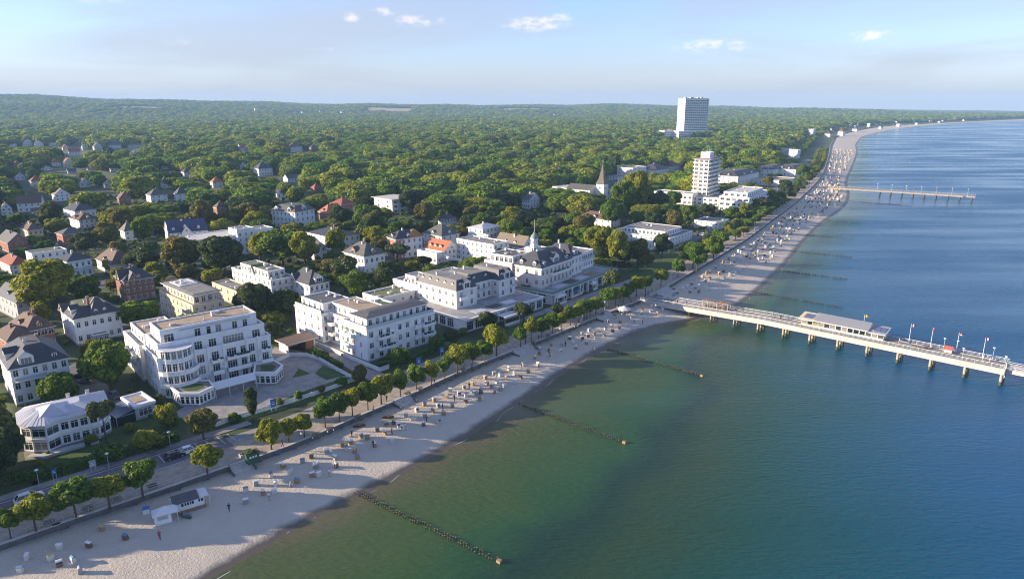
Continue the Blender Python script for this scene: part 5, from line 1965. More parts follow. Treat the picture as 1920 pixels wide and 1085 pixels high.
for a in [
    ('garden_house', 'white house with tan gable roof below the village', 104, 378, 40, 24, mat('tan_tile', (0.27, 0.2, 0.14), .85, .2, 1.5), WHITE, 'y', 45),
    ('garden_house', 'long white house with purple-brown roof and blue awnings at the photo edge', 34, 398, 62, 30, BROWNT, WHITE, 'x', 25),
    ('garden_house', 'white gabled house cut by the photo edge', 4, 404, 24, 24, SLATEG, WHITE, 'y', 40),
    ('garden_house', 'orange brick house with steep brown gable among dark trees', 226, 384, 30, 24, BROWNT, BRICKR, 'y', 45),
    ('garden_house', 'white house with green-grey hipped roof among trees', 284, 380, 48, 24, SLATEG, WHITE, 'h', 45),
    ('garden_house', 'white house with dark blue-grey hipped roof beside the green-grey one', 334, 377, 32, 24, SLATE, WHITE, 'h', 45),
    ('garden_house', 'small white turret-like house glimpsed between crowns', 306, 353, 18, 20, SLATEG, WHITE, 'h', 45),
    ('garden_house', 'low brown-roofed outbuilding beside the purple-brown roof', 60, 404, 34, 12, BROWNT, WHITE2, 'x', 35),
    ('garden_house', 'white balconied house with grey roof behind the round dark tree', 236, 452, 34, 34, SLATEG, WHITE, 'h', 50),
    ('garden_house', 'grey-roofed house showing little but its roof among crowns', 208, 322, 22, 12, SLATEG, WHITE2, 'x', 40),
    ('wood_house', 'white house with grey hipped roof in the near wood', 486, 330, 44, 24, SLATE, WHITE, 'h', 45),
    ('wood_house', 'low pale house below the hipped one in the wood', 540, 342, 40, 14, SLATEG, WHITE, 'x', 40),
    ('wood_house', 'red and white house peeping out of the far wood', 452, 285, 32, 14, REDT, WHITE, 'x', 40),
    ('wood_house', 'brown hipped roof house in the far wood', 546, 286, 36, 18, BROWNT, WHITE2, 'h', 40),
    ('wood_house', 'darker house beside the brown hipped roof in the far wood', 584, 284, 26, 12, SLATE, BRICKR, 'h', 40),
    ('wood_house', 'small blue-roofed house among crowns in the near wood', 450, 318, 22, 14, SLATEB, WHITE2, 'y', 40),
    ('wood_house', 'white flat-roofed house at the edge of the park', 1216, 470, 34, 16, GRAVELG, WHITE, 'x', 50, True),
    ('white_block', 'stacked white block beyond the twin mansard houses', 1494, 297, 30, 15, GRAVELG, WHITE, 'x', 50, True),
    ('white_block', 'low white block behind the stacked one', 1478, 291, 30, 11, GRAVELG, WHITE2, 'x', 50, True),
    ('garden_house', 'red hipped roof among crowns below the village', 60, 350, 30, 18, REDT, WHITE, 'h', 45),
    ('garden_house', 'brown gable roof between round trees', 150, 352, 30, 17, BROWNT, WHITE, 'y', 45),
    ('garden_house', 'red gable roof house peeking out beside the brown gable', 196, 352, 26, 16, REDT, WHITE2, 'y', 40),
    ('garden_house', 'grey-roofed white house in the middle of the gardens', 346, 332, 28, 16, SLATE, WHITE, 'h', 45),
    ('garden_house', 'orange-roofed house half sunk in crowns', 400, 352, 30, 18, ORANGET, WHITE, 'h', 40),
    ('garden_house', 'brown-roofed villa above the blue-roofed house', 408, 402, 34, 22, BROWNT, BRICKR, 'h', 45),
    ('garden_house', 'small red roof far up the gardens', 306, 318, 20, 12, REDT, WHITE, 'x', 40),
    ('garden_house', 'pale house with slate gable by the wood edge', 520, 372, 30, 18, SLATE, WHITE, 'y', 50),
    ('garden_house', 'dark red roof in the trees behind the corner villa', 590, 362, 26, 16, REDT, BRICKR, 'h', 45),
    ('garden_house', 'white gabled cottage under the village edge', 30, 338, 24, 14, BROWNT, WHITE, 'y', 45),
    ('coast_house', 'grey-white hotel block at the far bend of the beach', 1524, 254, 20, 11, GRAVELG, WHITE2, 'x', 45, True),
    ('coast_house', 'rosy-white hotel block where the far beach begins', 1556, 257, 20, 10, BROWNT, ROSE, 'h', 45),
    ('coast_house', 'red-roofed building behind the far end of the beach', 1580, 254, 18, 12, REDT, WHITE, 'h', 45),
    ('coast_house', 'white hotel with terrace at the start of the far bay', 1606, 246, 16, 7, SLATEG, WHITE2, 'h', 40),
    ('coast_house', 'white block standing highest behind the far bay', 1630, 238, 9, 6, GRAVELG, WHITE2, 'x', 40, True),
    ('coast_house', 'small white house further along the bay', 1652, 241, 10, 4, SLATEG, WHITE2, 'x', 35),
    ('coast_house', 'white houses end building along the bay', 1686, 237, 11, 4, GREENROOF, WHITE2, 'x', 30, True),
    ('coast_house', 'pale house along the bay beyond the green-roofed one', 1720, 233.5, 9, 3.5, SLATEG, WHITE2, 'x', 30),
    ('coast_house', 'pale house midway along the far bay', 1762, 230, 8, 3, SLATEG, WHITE2, 'x', 30),
    ('coast_house', 'last pale house visible along the far bay', 1808, 227, 7, 3, REDT, WHITE2, 'x', 30),
    ('town_house', 'white tower-like building in the distant town under the hills', 478, 207, 7, 3, GRAVELG, WHITE2, 'x', 40, True),
    ('town_house', 'white house of the distant town between woods', 640, 212, 9, 3, REDT, WHITE2, 'x', 40),
    ('town_house', 'red-roofed house of the distant town under the hills', 550, 211, 9, 3, REDT, ROSE, 'x', 40),
    ('town_house', 'second red-roofed house of the distant town', 566, 212, 8, 3, REDT, ROSE, 'x', 40),
    ('town_house', 'white row house of the distant town', 600, 211, 10, 3, SLATEG, WHITE2, 'x', 40),
    ('town_house', 'white house alone in the far woods', 1016, 213, 9, 3, GRAVELG, WHITE2, 'x', 40, True),
    ('town_house', 'pale farm building in the far woods', 1040, 217, 12, 3, SLATEG, WHITE2, 'x', 40),
    ('town_house', 'white building in the woods just before the high-rise', 1220, 208, 6, 3, GRAVELG, WHITE2, 'x', 40, True),
]:
    if a[4] > 0:
        cottage(*a)


_fb = random.Random(8)
s_ = wall_s(1585, 250)
for k in range(16):
    q = CP(s_ + k * 110 + _fb.uniform(-30, 30), _fb.uniform(35, 80))
    px, py = P(q.x, q.y, 3.0)
    cottage('bay_house', 'tiny pale house in the row along the far bay', px, py, 13 * 1300 / q.y, 8.5 * 1300 / q.y, _fb.choice([REDT, SLATEG, BROWNT]), _fb.choice([WHITE2, CREAM, WHITE]), _fb.choice('hx'), 30, grp='houses along the far bay')

# ------------------------------------------------------------------ the pier and what stands on it
PA = G(1214, 563.5, 3.2)
PB = G(1885, 692.5, 5.0)
pdir = (PB - PA).xy.normalized()
PANG = math.atan2(pdir.y, pdir.x)
PLEN = (PB - PA).xy.length
PW = 6.6


def pz(x):
    return 3.2 + 1.8 * max(0, min(1, x / 45.0))


pier = thing('pier', 'long concrete pier on paired columns running out over the sea', 'pier', (PA.x, PA.y, 0), PANG)


def pier_pt(x, y, z=0.0):
    return Vector((PA.x + pdir.x * x - pdir.y * y, PA.y + pdir.y * x + pdir.x * y, pz(x) + z))


DECK = mat('pier_deck_planks', (0.25, 0.225, 0.205), .9, .3, .7, detail=8)
PIERSIDE = mat('pier_concrete', (0.52, 0.475, 0.42), .8, .12, .3)
xs = [-3 + k * 6.0 for k in range(int((PLEN + 3) / 6) + 1)] + [PLEN]
for i in range(len(xs) - 1):
    a, c = xs[i], xs[i + 1] - .03
    mb = MB()
    za, zc = pz(a), pz(c)
    for y0, y1, t0, t1, m in ((0, PW, -.35, 0, DECK), (-.35, 0, -1.55, .12, PIERSIDE), (PW, PW + .35, -1.55, .12, PIERSIDE)):
        v = [(a, y0, za + t0), (c, y0, zc + t0), (c, y1, zc + t0), (a, y1, za + t0), (a, y0, za + t1), (c, y0, zc + t1), (c, y1, zc + t1), (a, y1, za + t1)]
        for f in ((3, 2, 1, 0), (4, 5, 6, 7), (0, 1, 5, 4), (1, 2, 6, 5), (2, 3, 7, 6), (3, 0, 4, 7)):
            mb.quad([v[q] for q in f], m)
    mb.build('deck_section', pier)
for side, y in (('a', -.2), ('b', PW + .2)):
    for i in range(len(xs) - 1):
        a, c = xs[i], xs[i + 1]
        if c < 1:
            continue
        mb = MB()
        for k in range(3):
            x = a + (c - a) * k / 3
            mb.cyl((x, y, pz(x) + .1), (x, y, pz(x) + 1.15), .045, .045, RAIL, 5)
        for hh in (.5, .82, 1.15):
            mb.cyl((a, y, pz(a) + hh), (c, y, pz(c) + hh), .04 if hh < 1 else .06, .04 if hh < 1 else .06, RAIL if hh < 1 else FRAME, 5, False)
        mb.build('railing_section', pier)
PILE = mat('pile_concrete', (0.40, 0.34, 0.26), .85, .25, .8)
PILEW = mat('pile_algae', (0.075, 0.07, 0.04), .7, .3, 1)
npile = 0
x = 17.0
while x < PLEN:
    cap = MB()
    cap.box(x - .5, x + .5, .3, PW - .3, pz(x) - 1.5, pz(x) - .36, PIERSIDE)
    cap.build('cross_beam', pier)
    for y in (.7, 3.3, 5.9):
        mb = MB()
        r = .40 if x > 40 else .30
        mb.cyl((x, y, 1.1), (x, y, pz(x) - 1.5), r, r, PILE, 10)
        mb.cyl((x, y, -3.0), (x, y, 1.1), r * 1.02, r * 1.02, PILEW, 10)
        mb.build('pile', pier)
    x += 8.6
# narrower seaward part
pend = thing('landing_stage', 'narrow lower landing stage continuing the pier out to sea', 'pier', (PA.x, PA.y, 0), PANG)
for k in range(8):
    mb = MB()
    a = PLEN + .1 + k * 6
    mb.box(a, a + 5.95, 1.2, PW - .6, pz(99) - 1.3, pz(99) - .2, PIERSIDE)
    mb.build('deck_section', pend)
    rb = MB()
    for y in (1.3, PW - .7):
        for j in range(3):
            rb.cyl((a + 2 * j, y, pz(99) - .5), (a + 2 * j, y, pz(99) + .55), .045, .045, RAIL, 5)
        for hh in (.05, .55):
            rb.cyl((a, y, pz(99) + hh), (a + 6, y, pz(99) + hh), .05, .05, FRAME, 5, False)
    rb.build('railing_section', pend)
    if k % 2:
        for y in (1.8, PW - 1.2):
            mb = MB()
            mb.cyl((a, y, -3), (a, y, pz(99) - 1.3), .4, .4, PILE, 10)
            mb.build('pile', pend)
mb = MB()
mb.box(PLEN - .02, PLEN + .12, -.2, -.06, 2.6, pz(99) + 2.0, FRAME)
mb.build('end_post', pier)


# pier restaurant
def to_pier(px, py, z):
    q = G(px, py, z).xy - PA.xy
    return q.dot(pdir), -q.x * pdir.y + q.y * pdir.x


X0, _ = to_pier(1492, 615, 5)
X1, _ = to_pier(1650, 645, 5)
rs = thing('pier_restaurant', 'glazed pier restaurant with long ribbed grey roof and solar-panelled ends', 'restaurant', pier_pt(X0, 1.7), PANG)
LR, DR = X1 - X0, 5.4
RIBM = mat('ribbed_metal_roof', (0.31, 0.315, 0.34), .5, .06, 1)
mb = MB()
mb.box(0, LR, 1.3, DR, .02, 2.9, CREAM)
mb.box(0, LR, 0.9, DR, .0, .12, TERR)
mb.build('wall', rs)
nb = 14
for k in range(nb):
    mb = MB()
    u0, u1 = LR * k / nb + .12, LR * (k + 1) / nb - .12
    mb.quad([(u0, 1.27, .7), (u1, 1.27, .7), (u1, 1.27, 2.6), (u0, 1.27, 2.6)], GLASS)
    pn = mb.build('window', rs)
    fb = MB()
    fb.box(u0 - .12, u0 + .02, 1.18, 1.26, .1, 2.85, FRAME if k > 5 else YELM)
    fb.box(u0, u1, 1.19, 1.26, .1, .7, FRAME if k % 3 else WHITE2)
    fb.build('window_frame', pn)
xa, xb = LR * .17, LR * .83
mb = MB()
n = int((xb - xa) / .42)
for k in range(n):
    u = xa + (xb - xa) * k / n
    v = u + (xb - xa) / n
    mb.quad([(u, -.7, 2.75), (v - .1, -.7, 2.75), (v - .1, 3.6, 4.5), (u, 3.6, 4.5)], RIBM)
    mb.quad([(v - .1, -.7, 2.83), (v, -.7, 2.83), (v, 3.6, 4.58), (v - .1, 3.6, 4.58)], RIBM)
    mb.quad([(u, 3.6, 4.5), (v, 3.6, 4.5), (v, DR + .5, 3.4), (u, DR + .5, 3.4)], RIBM)
mb.quad([(xa, -.7, 2.6), (xb, -.7, 2.6), (xb, -.7, 2.83), (xa, -.7, 2.83)], FRAME)
mb.quad([(xa, -.7, 2.6), (xa, 3.6, 4.4), (xa, DR + .5, 3.3), (xa, DR, 2.6)], FRAME)
mb.quad([(xb, -.7, 2.6), (xb, DR, 2.6), (xb, DR + .5, 3.3), (xb, 3.6, 4.4)], FRAME)
mb.build('main_roof', rs)
for u0, u1, m in ((-.7, xa - .02, YELM), (xb + .02, LR + .8, FRAME)):
    mb = MB()
    mb.quad([(u0, -.5, 2.55), (u1, -.5, 2.55), (u1, DR + .4, 3.5), (u0, DR + .4, 3.5)], CREAM if m == YELM else RIBM)
    mb.quad([(u0, -.5, 2.35), (u1, -.5, 2.35), (u1, -.5, 2.55), (u0, -.5, 2.55)], FRAME)
    mb.quad([(u0, DR + .4, 3.3), (u0, -.5, 2.35), (u0, -.5, 2.55), (u0, DR + .4, 3.5)], m)
    mb.quad([(u1, -.5, 2.35), (u1, DR + .4, 3.3), (u1, DR + .4, 3.5), (u1, -.5, 2.55)], m)
    mb.quad([(u0, -.5, 2.35), (u0, DR + .4, 3.3), (u1, DR + .4, 3.3), (u1, -.5, 2.35)], FRAME)
    r = mb.build('end_roof', rs)
    for q in range(2):
        sb = MB()
        ua = u0 + (u1 - u0) * (.25 + .33 * q)
        ub = ua + (u1 - u0) * .3
        sb.quad([(ua, 1.0, 2.86), (ub, 1.0, 2.86), (ub, 4.4, 3.44), (ua, 4.4, 3.44)], SOLAR)
        sb.build('solar_panel', r)


def flag(x, y, colr, label, h=6.0, w=1.1, white=None):
    o = thing('flag', label, 'flag', pier_pt(x, y), PANG)
    mb = MB()
    mb.cyl((0, 0, 0), (0, 0, h), .07, .045, FRAME, 6)
    mb.build('flagpole', o)
    mb = MB()
    n = 6
    for k in range(n):
        u0, u1 = w * k / n, w * (k + 1) / n
        y0, y1 = .12 * math.sin(k * 1.4), .12 * math.sin((k + 1) * 1.4)
        d0, d1 = -.25 * u0 / w, -.25 * u1 / w
        if white == 'half':
            for za, zb, m in ((-.78, -.4, FRAME), (-.4, 0, colr)):
                mb.quad([(u0 + .05, y0, h + za + d0), (u1 + .05, y1, h + za + d1), (u1 + .05, y1, h + zb + d1), (u0 + .05, y0, h + zb + d0)], m)
        else:
            mm = FRAME if (white == 'cross' and k in (2, 3)) else colr
            mb.quad([(u0 + .05, y0, h - .78 + d0), (u1 + .05, y1, h - .78 + d1), (u1 + .05, y1, h - .02 + d1), (u0 + .05, y0, h - .02 + d0)], mm)
    mb.build('cloth', o)
    o.rotation_euler = (0, 0, R(-10))


for (fx, fy), c, lab, wh in [((1702, 645), REDM, 'red and white flag nearest the pier restaurant', 'cross'), ((1745, 650.5), REDM, 'limp folded flag on the second pole from the pier restaurant', None),
                             ((1790, 664), REDM, 'half red, half white flag on the third pole from the pier restaurant', 'half'), ((1841, 672), REDM, 'red flag on the outermost pole of the pier', 'cross')]:
    u, v = to_pier(fx, fy, 5.0)
    flag(u, PW - .4, c, lab, 6.2, 1.15 if 'limp' not in lab else .5, wh)
u, v = to_pier(1616, 618, 5.0)
flag(X0 + LR * .72, PW - .3, YELM, 'yellow flag flying behind the pier restaurant roof', 6.4, 1.2)


def lamp_mesh():
    p, h = MB(), MB()
    p.cyl((0, 0, 0), (0, 0, 3.4), .06, .05, RAIL, 6)
    h.cyl((0, 0, 3.4), (0, 0, 3.62), .12, .34, LAMPW, 8)
    h.cyl((0, 0, 3.62), (0, 0, 3.74), .38, .30, FRAME, 8)
    return p.mesh('post'), h.mesh('lamp_head')


LPM = lamp_mesh()


def lamp(name, label, p, group=None, sc=1.0):
    o = thing(name, label, 'lamp', p, 0, group)
    o.scale = (sc, sc, sc)
    obj('post', LPM[0], o)
    obj('lamp_head', LPM[1], o)


for k, (px, py) in enumerate([(1768, 657), (1790, 665), (1803, 676), (1854, 685), (1889, 692)]):
    u, v = to_pier(px, py, 5.0)
    lamp('pier_lamp', 'slim white lamp post standing along the outer part of the pier', pier_pt(min(u, PLEN - .3), (PW - .3) if k not in (2, 4) else .2), 'lamps on the pier')

# timber pergolas with hanging seats near the shore end
for k, (px, py) in enumerate([(1297, 586), (1323, 592)]):
    u, v = to_pier(px, py, 4.0)
    o = thing('pergola', ['tan timber pergola with hanging benches, the one nearer the shore', 'tan timber pergola with hanging benches, the one nearer the sea'][k], 'pergola', pier_pt(u, 2.6), PANG)
    PG = mat('pergola_timber', (0.40, 0.27, 0.185), .8, .15, 2)
    for i in range(3):
        for yy in (0, 2.6):
            mb = MB()
            mb.box(i * 2 - .09, i * 2 + .09, yy - .09, yy + .09, 0, 2.7, PG)
            mb.build('post', o)
    for yy in (0, 2.6):
        mb = MB()
        mb.box(-.3, 4.3, yy - .06, yy + .06, 2.7, 2.9, PG)
        mb.build('beam', o)
    for i in range(9):
        mb = MB()
        mb.box(-.2 + i * .54, -.1 + i * .54, -.3, 2.9, 2.9, 3.02, PG)
        mb.build('slat', o)
    for i in range(2):
        mb = MB()
        mb.box(.3 + i * 2, 1.7 + i * 2, .9, 1.5, .4, .5, WOODD)
        mb.box(.3 + i * 2, 1.7 + i * 2, 1.45, 1.5, .5, 1.1, WOODD)
        for xx in (.35, 1.65):
            mb.cyl((xx + i * 2, 1.2, .5), (xx + i * 2, 1.2, 2.7), .03, .03, WOODD, 4)
        mb.build('hanging_bench', o)


def bench_mesh():
    s, b_, l = MB(), MB(), MB()
    for k in range(3):
        s.box(-.9, .9, -.25 + k * .17, -.11 + k * .17, .42, .47, WOODD)
    for k in range(2):
        b_.box(-.9, .9, .28, .32, .58 + k * .18, .72 + k * .18, WOODD)
    for x in (-.75, .75):
        l.box(x - .04, x + .04, -.22, .3, 0, .42, BASEM)
        l.box(x - .04, x + .04, .25, .3, .42, .95, BASEM)
    return s.mesh('seat'), b_.mesh('backrest'), l.mesh('frame')


BM = bench_mesh()


def bench(p, rz, label, group):
    o = thing('bench', label, 'bench', p, rz, group)
    for n_, m_ in zip(('seat', 'backrest', 'frame'), BM):
        obj(n_, m_, o)


# kiosk with red awning on the outer pier, tables
u, v = to_pier(1769, 661, 5.0)
o = thing('pier_kiosk', 'small pier stall with a red sloping awning among the flags', 'kiosk', pier_pt(u, 4.0), PANG)
o.scale = (.72, .72, .72)
mb = MB()
mb.box(0, 2.6, 0, 1.6, 0, 1.1, WHITE2)
mb.build('counter', o)
mb = MB()
mb.quad([(-.3, -.7, 1.9), (2.9, -.7, 1.9), (2.9, 1.7, 2.7), (-.3, 1.7, 2.7)], mat('red_canvas', (0.50, 0.13, 0.08), .8))
mb.quad([(-.3, 1.7, 2.66), (2.9, 1.7, 2.66), (2.9, -.7, 1.86), (-.3, -.7, 1.86)], CANVAS)
mb.build('awning', o)
for x in (-.2, 2.8):
    mb = MB()
    mb.cyl((x, -.6, 0), (x, -.6, 1.95), .04, .04, FRAME, 5)
    mb.build('awning_post', o)
for k in range(5):
    u, v = to_pier([1712, 1722, 1735, 1778, 1790][k], 655, 5.0)
    bench(pier_pt(u, [2.2, 2.4, 4.8, 1.5, 1.7][k]), PANG + [0, 0, math.pi, 0, 0][k], 'dark wooden bench standing on the outer deck of the pier', 'benches on the outer pier')

# the far pier
FA, FB = G(1555, 351.5, 4.0), G(1829, 368.5, 4.0)
fd = (FB - FA).xy
FL = fd.length
fp_ = thing('far_pier', 'narrow pale pier further up the beach with lamp posts', 'pier', (FA.x, FA.y, 0), math.atan2(fd.y, fd.x))
FPM = mat('far_pier_timber', (0.36, 0.31, 0.25), .8, .12, .3)
for k in range(12):
    mb = MB()
    mb.box(FL * k / 12, FL * (k + 1) / 12 - .1, 0, 4.2, 2.9, 4.0, FPM)
    mb.build('deck_section', fp_)
for k in range(9):
    x = 40 + (FL - 42) * k / 8
    for y in (.6, 3.6):
        mb = MB()
        mb.cyl((x, y, -3), (x, y, 2.95), .5, .5, PILEW, 8)
        mb.build('pile', fp_)
for y in (.1, 4.1):
    mb = MB()
    for k in range(40):
        x = FL * k / 39
        mb.cyl((x, y, 4), (x, y, 5.1), .07, .07, FPM, 4)
    mb.cyl((0, y, 5.1), (FL, y, 5.1), .08, .08, FPM, 4)
    mb.build('railing', fp_)
mb = MB()
mb.box(FL - 12, FL - 8, -1.2, 5.2, 2.9, 4.02, FPM)
mb.build('pier_head', fp_)
for k in range(7):
    q = FA.xy + fd * (.35 + .1 * k)
    lamp('pier_lamp', 'tiny white lamp post on the distant narrow pier', (q.x, q.y, 4.0), 'lamps on the far pier', 1.5)

# ------------------------------------------------------------------ groynes of driven posts
GPM = mat('groyne_wood', (0.045, 0.038, 0.028), .8, .4, 3)
GPT = mat('groyne_wood_top', (0.30, 0.235, 0.11), .8, .4, 3)


def post_mesh(h):
    mb = MB()
    mb.cyl((0, 0, -1.6), (0, 0, h), .125, .115, GPM, 6)
    mb.cyl((0, 0, h), (0, 0, h + .05), .11, .08, GPT, 6)
    return mb.mesh('post')


PMS = [post_mesh(h) for h in (.28, .4, .52)]
GRO = [((668, 924), (935, 1053), 'double row of dark posts running into the water nearest the camera side', 2),
       ((972, 757), (1170, 830), 'dark post groyne below the courtyard hotel, second along the beach', 2),
       ((1140, 655), (1315, 705), 'dark post groyne just before the pier', 2),
       ((1405, 546), (1585, 578), 'thin dark groyne just beyond the pier', 1), ((1455, 506), (1590, 524), 'second thin groyne beyond the pier', 1),
       ((1482, 470), (1602, 483), 'third thin groyne beyond the pier', 1), ((1508, 440), (1606, 449), 'fourth thin groyne beyond the pier', 1),
       ((1545, 413), (1622, 420), 'fifth thin groyne beyond the pier', 1), ((1592, 377), (1716, 387), 'broken groyne line beside the far pier', 1), ((1596, 333), (1640, 337), 'short groyne past the far pier', 1)]
for gi, (a, b_, lab, nr) in enumerate(GRO):
    A_, B_ = G(*a, 0), G(*b_, 0)
    o = thing('groyne', lab, 'groyne', (A_.x, A_.y, 0))
    dv = (B_ - A_).xy
    ln = dv.length
    dv.normalize()
    nn = Vector((-dv.y, dv.x))
    rd = random.Random(gi)
    n = int(ln / .62)
    jm = MB()
    for k in range(n):
        for r_ in range(nr):
            if rd.random() < .16:
                continue
            q = dv * (k * .62 + rd.uniform(-.1, .1)) + nn * ((r_ - .5) * .75 * (1 if nr == 2 else .2) + rd.uniform(-.06, .06))
            if gi < 3:
                obj('post', PMS[rd.randrange(3)], o, (q.x, q.y, 0))
            else:
                jm.cyl((q.x, q.y, -1), (q.x, q.y, .4 + rd.uniform(-.15, .2)), .2, .18, GPM, 5)
    if gi >= 3:
        tag(jm.build('post_row', o), kind='stuff')
    elif gi < 3:
        mb = MB()
        q = dv * ln
        mb.box(-.3, .5, -.32, .32, -1, .5, GPT)
        mb.build('end_block', o, (q.x, q.y, 0), math.atan2(dv.y, dv.x))

# ------------------------------------------------------------------ hooded beach chairs
WK = [mat('wicker_white', (0.62, 0.58, 0.52), .8, .12, 6), mat('wicker_tan', (0.34, 0.22, 0.11), .8, .2, 6), mat('wicker_brown', (0.16, 0.10, 0.065), .8, .2, 6), mat('wicker_grey', (0.30, 0.30, 0.30), .8, .15, 6)]
HD = [mat('hood_white', (0.74, 0.73, 0.71), .7, .05, 2), mat('hood_grey', (0.33, 0.36, 0.40), .7, .08, 2), mat('hood_straw', (0.52, 0.40, 0.17), .8, .12, 4), mat('hood_blue', (0.12, 0.22, 0.36), .7, .06, 2)]
CU = mat('cushion_stripe', (0.42, 0.28, 0.24), .9, .3, 5)


def chair_meshes(wk, hd):
    base, hood, cush = MB(), MB(), MB()
    w, t = .62, .05
    # seat box
    base.box(-w, w, -.45, .42, .08, .48, wk)
    # side panels: profile in y,z
    prof = [(-.45, .48), (-.45, .82), (-.30, 1.0), (-.28, 1.5), (-.05, 1.62), (.40, 1.45), (.50, .95), (.42, .48)]
    for sx in (-w, w - t):
        n = len(prof)
        k = len(base.v)
        base.v += [(sx, y, z) for y, z in prof] + [(sx + t, y, z) for y, z in prof]
        mi = base.mi(wk)
        base.f.append(tuple(k + n + i for i in range(n)))
        base.f.append(tuple(k + n - 1 - i for i in range(n)))
        base.m += [mi, mi]
        for i in range(n):
            j = (i + 1) % n
            base.f.append((k + i, k + j, k + n + j, k + n + i))
            base.m.append(mi)
    # back
    for (y0, z0), (y1, z1) in (((.42, .48), (.50, .95)), ((.50, .95), (.40, 1.45))):
        base.quad([(w, y0, z0), (-w, y0, z0), (-w, y1, z1), (w, y1, z1)], wk)
        base.quad([(-w, y0 - .05, z0), (w, y0 - .05, z0), (w, y1 - .05, z1), (-w, y1 - .05, z1)], wk)
    # curved hood
    hp = [(.43, 1.42), (.28, 1.60), (-.02, 1.70), (-.32, 1.60), (-.44, 1.40)]
    W2 = w + .05
    for (y0, z0), (y1, z1) in zip(hp[:-1], hp[1:]):
        hood.quad([(W2, y0, z0), (-W2, y0, z0), (-W2, y1, z1), (W2, y1, z1)][::-1], hd)
        hood.quad([(W2, y0, z0 - .05), (-W2, y0, z0 - .05), (-W2, y1, z1 - .05), (W2, y1, z1 - .05)], hd)
    for sx in (-W2, W2):
        hood.quad([(sx, y, z) for y, z in hp] + [(sx, -.3, 1.35), (sx, .36, 1.35)], hd)
    cush.box(-w + .08, w - .08, -.42, .36, .48, .60, CU)
    cush.quad([(-w + .08, .34, .6), (w - .08, .34, .6), (w - .08, .40, 1.3), (-w + .08, .40, 1.3)], CU)
    return base.mesh('basket'), hood.mesh('hood'), cush.mesh('cushion')


CHM = {}


def chair_joined(i, j):
    key = ('j', i, j)
    if key not in CHM:
        mb = MB()
        w = .62
        mb.box(-w, w, -.42, .45, .05, .9, WK[i])
        mb.box(-w, w, .0, .45, .9, 1.5, WK[i])
        mb.box(-w - .04, w + .04, -.4, .48, 1.5, 1.66, HD[j])
        CHM[key] = mb.mesh('beach_chair')
    return CHM[key]


CNAME = {0: 'white', 1: 'tan', 2: 'brown', 3: 'grey'}
HNAME = {0: 'white', 1: 'grey', 2: 'straw-coloured', 3: 'blue'}


def put_chair(p, rz, i, j, where, group, parts=True):
    lab = f'{CNAME[i]} beach chair, {HNAME[j]} hood, {where}'
    if parts:
        if (i, j) not in CHM:
            CHM[(i, j)] = chair_meshes(WK[i], HD[j])
        o = thing('beach_chair', lab, 'beach chair', p, rz, group)
        o.scale = (.72, .72, .72)
        for n_, m_ in zip(('basket', 'hood', 'cushion'), CHM[(i, j)]):
            obj(n_, m_, o)
    else:
        o = tag(obj('beach_chair', chair_joined(i, j), None, p, rz), lab, 'beach chair', group)
        o.scale = (.84, .84, .84)
    return o


def off(lst, sc, ox, oy, lo, hi):
    return [(x / sc + ox, y / sc + oy) for x, y in lst if lo <= x / sc + ox < hi]


C5 = [(685, 780), (840, 830), (597, 885), (402, 905), (185, 975), (342, 975), (400, 1008), (493, 980), (140, 1055), (537, 1045)]
C6 = [(316, 945), (314, 1020), (390, 900), (440, 955), (520, 945), (532, 895), (500, 840), (640, 805), (586, 775), (685, 870), (727, 740), (827, 765), (792, 705), (905, 668), (845, 820), (796, 825), (972, 755), (963, 705)]
CA = [(150, 1080), (125, 1030), (52, 1010), (10, 985), (85, 960), (180, 900), (242, 915), (310, 970), (470, 925), (335, 845), (402, 865), (417, 795), (484, 775), (528, 795), (568, 815), (598, 710), (650, 735), (700, 660), (760, 775), (772, 705), (768, 608), (857, 570), (845, 660), (905, 740), (895, 615), (948, 675), (1027, 608), (972, 535), (1008, 480), (1090, 505), (1150, 560), (1155, 515), (1202, 475), (1210, 415), (1135, 450), (1278, 535), (1290, 480), (1290, 435), (1248, 495)]
CB = [(10, 925), (12, 970), (50, 850), (65, 895), (100, 915), (135, 960), (190, 935), (223, 905), (130, 815), (182, 820), (155, 875), (240, 845), (318, 870), (315, 800), (375, 825), (268, 765), (395, 725), (445, 775), (535, 710), (508, 660), (550, 625), (550, 590), (635, 590), (655, 640), (660, 545), (745, 595), (755, 540), (830, 485), (862, 515), (887, 553), (945, 440), (947, 475), (998, 455), (1010, 410), (1057, 430), (1070, 470), (985, 510), (1147, 435), (1162, 390), (1182, 330), (1222, 358), (1225, 400), (1288, 370), (1296, 325), (1255, 295), (1360, 335), (1375, 295), (1390, 280), (1435, 310), (1447, 270), (1318, 265), (1383, 240), (1503, 215), (1493, 250), (1537, 280), (1568, 240), (1585, 190), (1638, 240), (1690, 205)]
CC = [(885, 635), (920, 615), (975, 580), (1017, 555), (1050, 600), (1068, 525), (1105, 560), (1110, 495), (1135, 540), (1140, 590), (1183, 515), (1210, 550), (1205, 490), (1180, 455), (1250, 465), (1270, 515), (1250, 405), (1215, 415), (1340, 475), (1345, 415), (1400, 450), (1452, 420), (1510, 400), (1390, 390), (1310, 360), (1355, 330), (1410, 355), (1480, 355), (1555, 370), (1590, 360), (1390, 300), (1445, 270), (1475, 310), (1500, 295), (1570, 270), (1625, 235), (1510, 220), (1540, 190), (1600, 160), (1670, 205)]
spots = [(p, 'on the open sand by the beach huts', 'beach chairs by the huts') for p in off(C5, 3.557, 0, 780, -99, 9999)]
spots += [(p, 'below the steps and the clipped trees', 'beach chairs below the steps') for p in off(C6, 3.876, 380, 680, -99, 640)]
spots += [(p, 'on the sand in front of the courtyard hotel', 'beach chairs before the courtyard hotel') for p in off(CA, 4.931, 640, 640, 640, 905)]
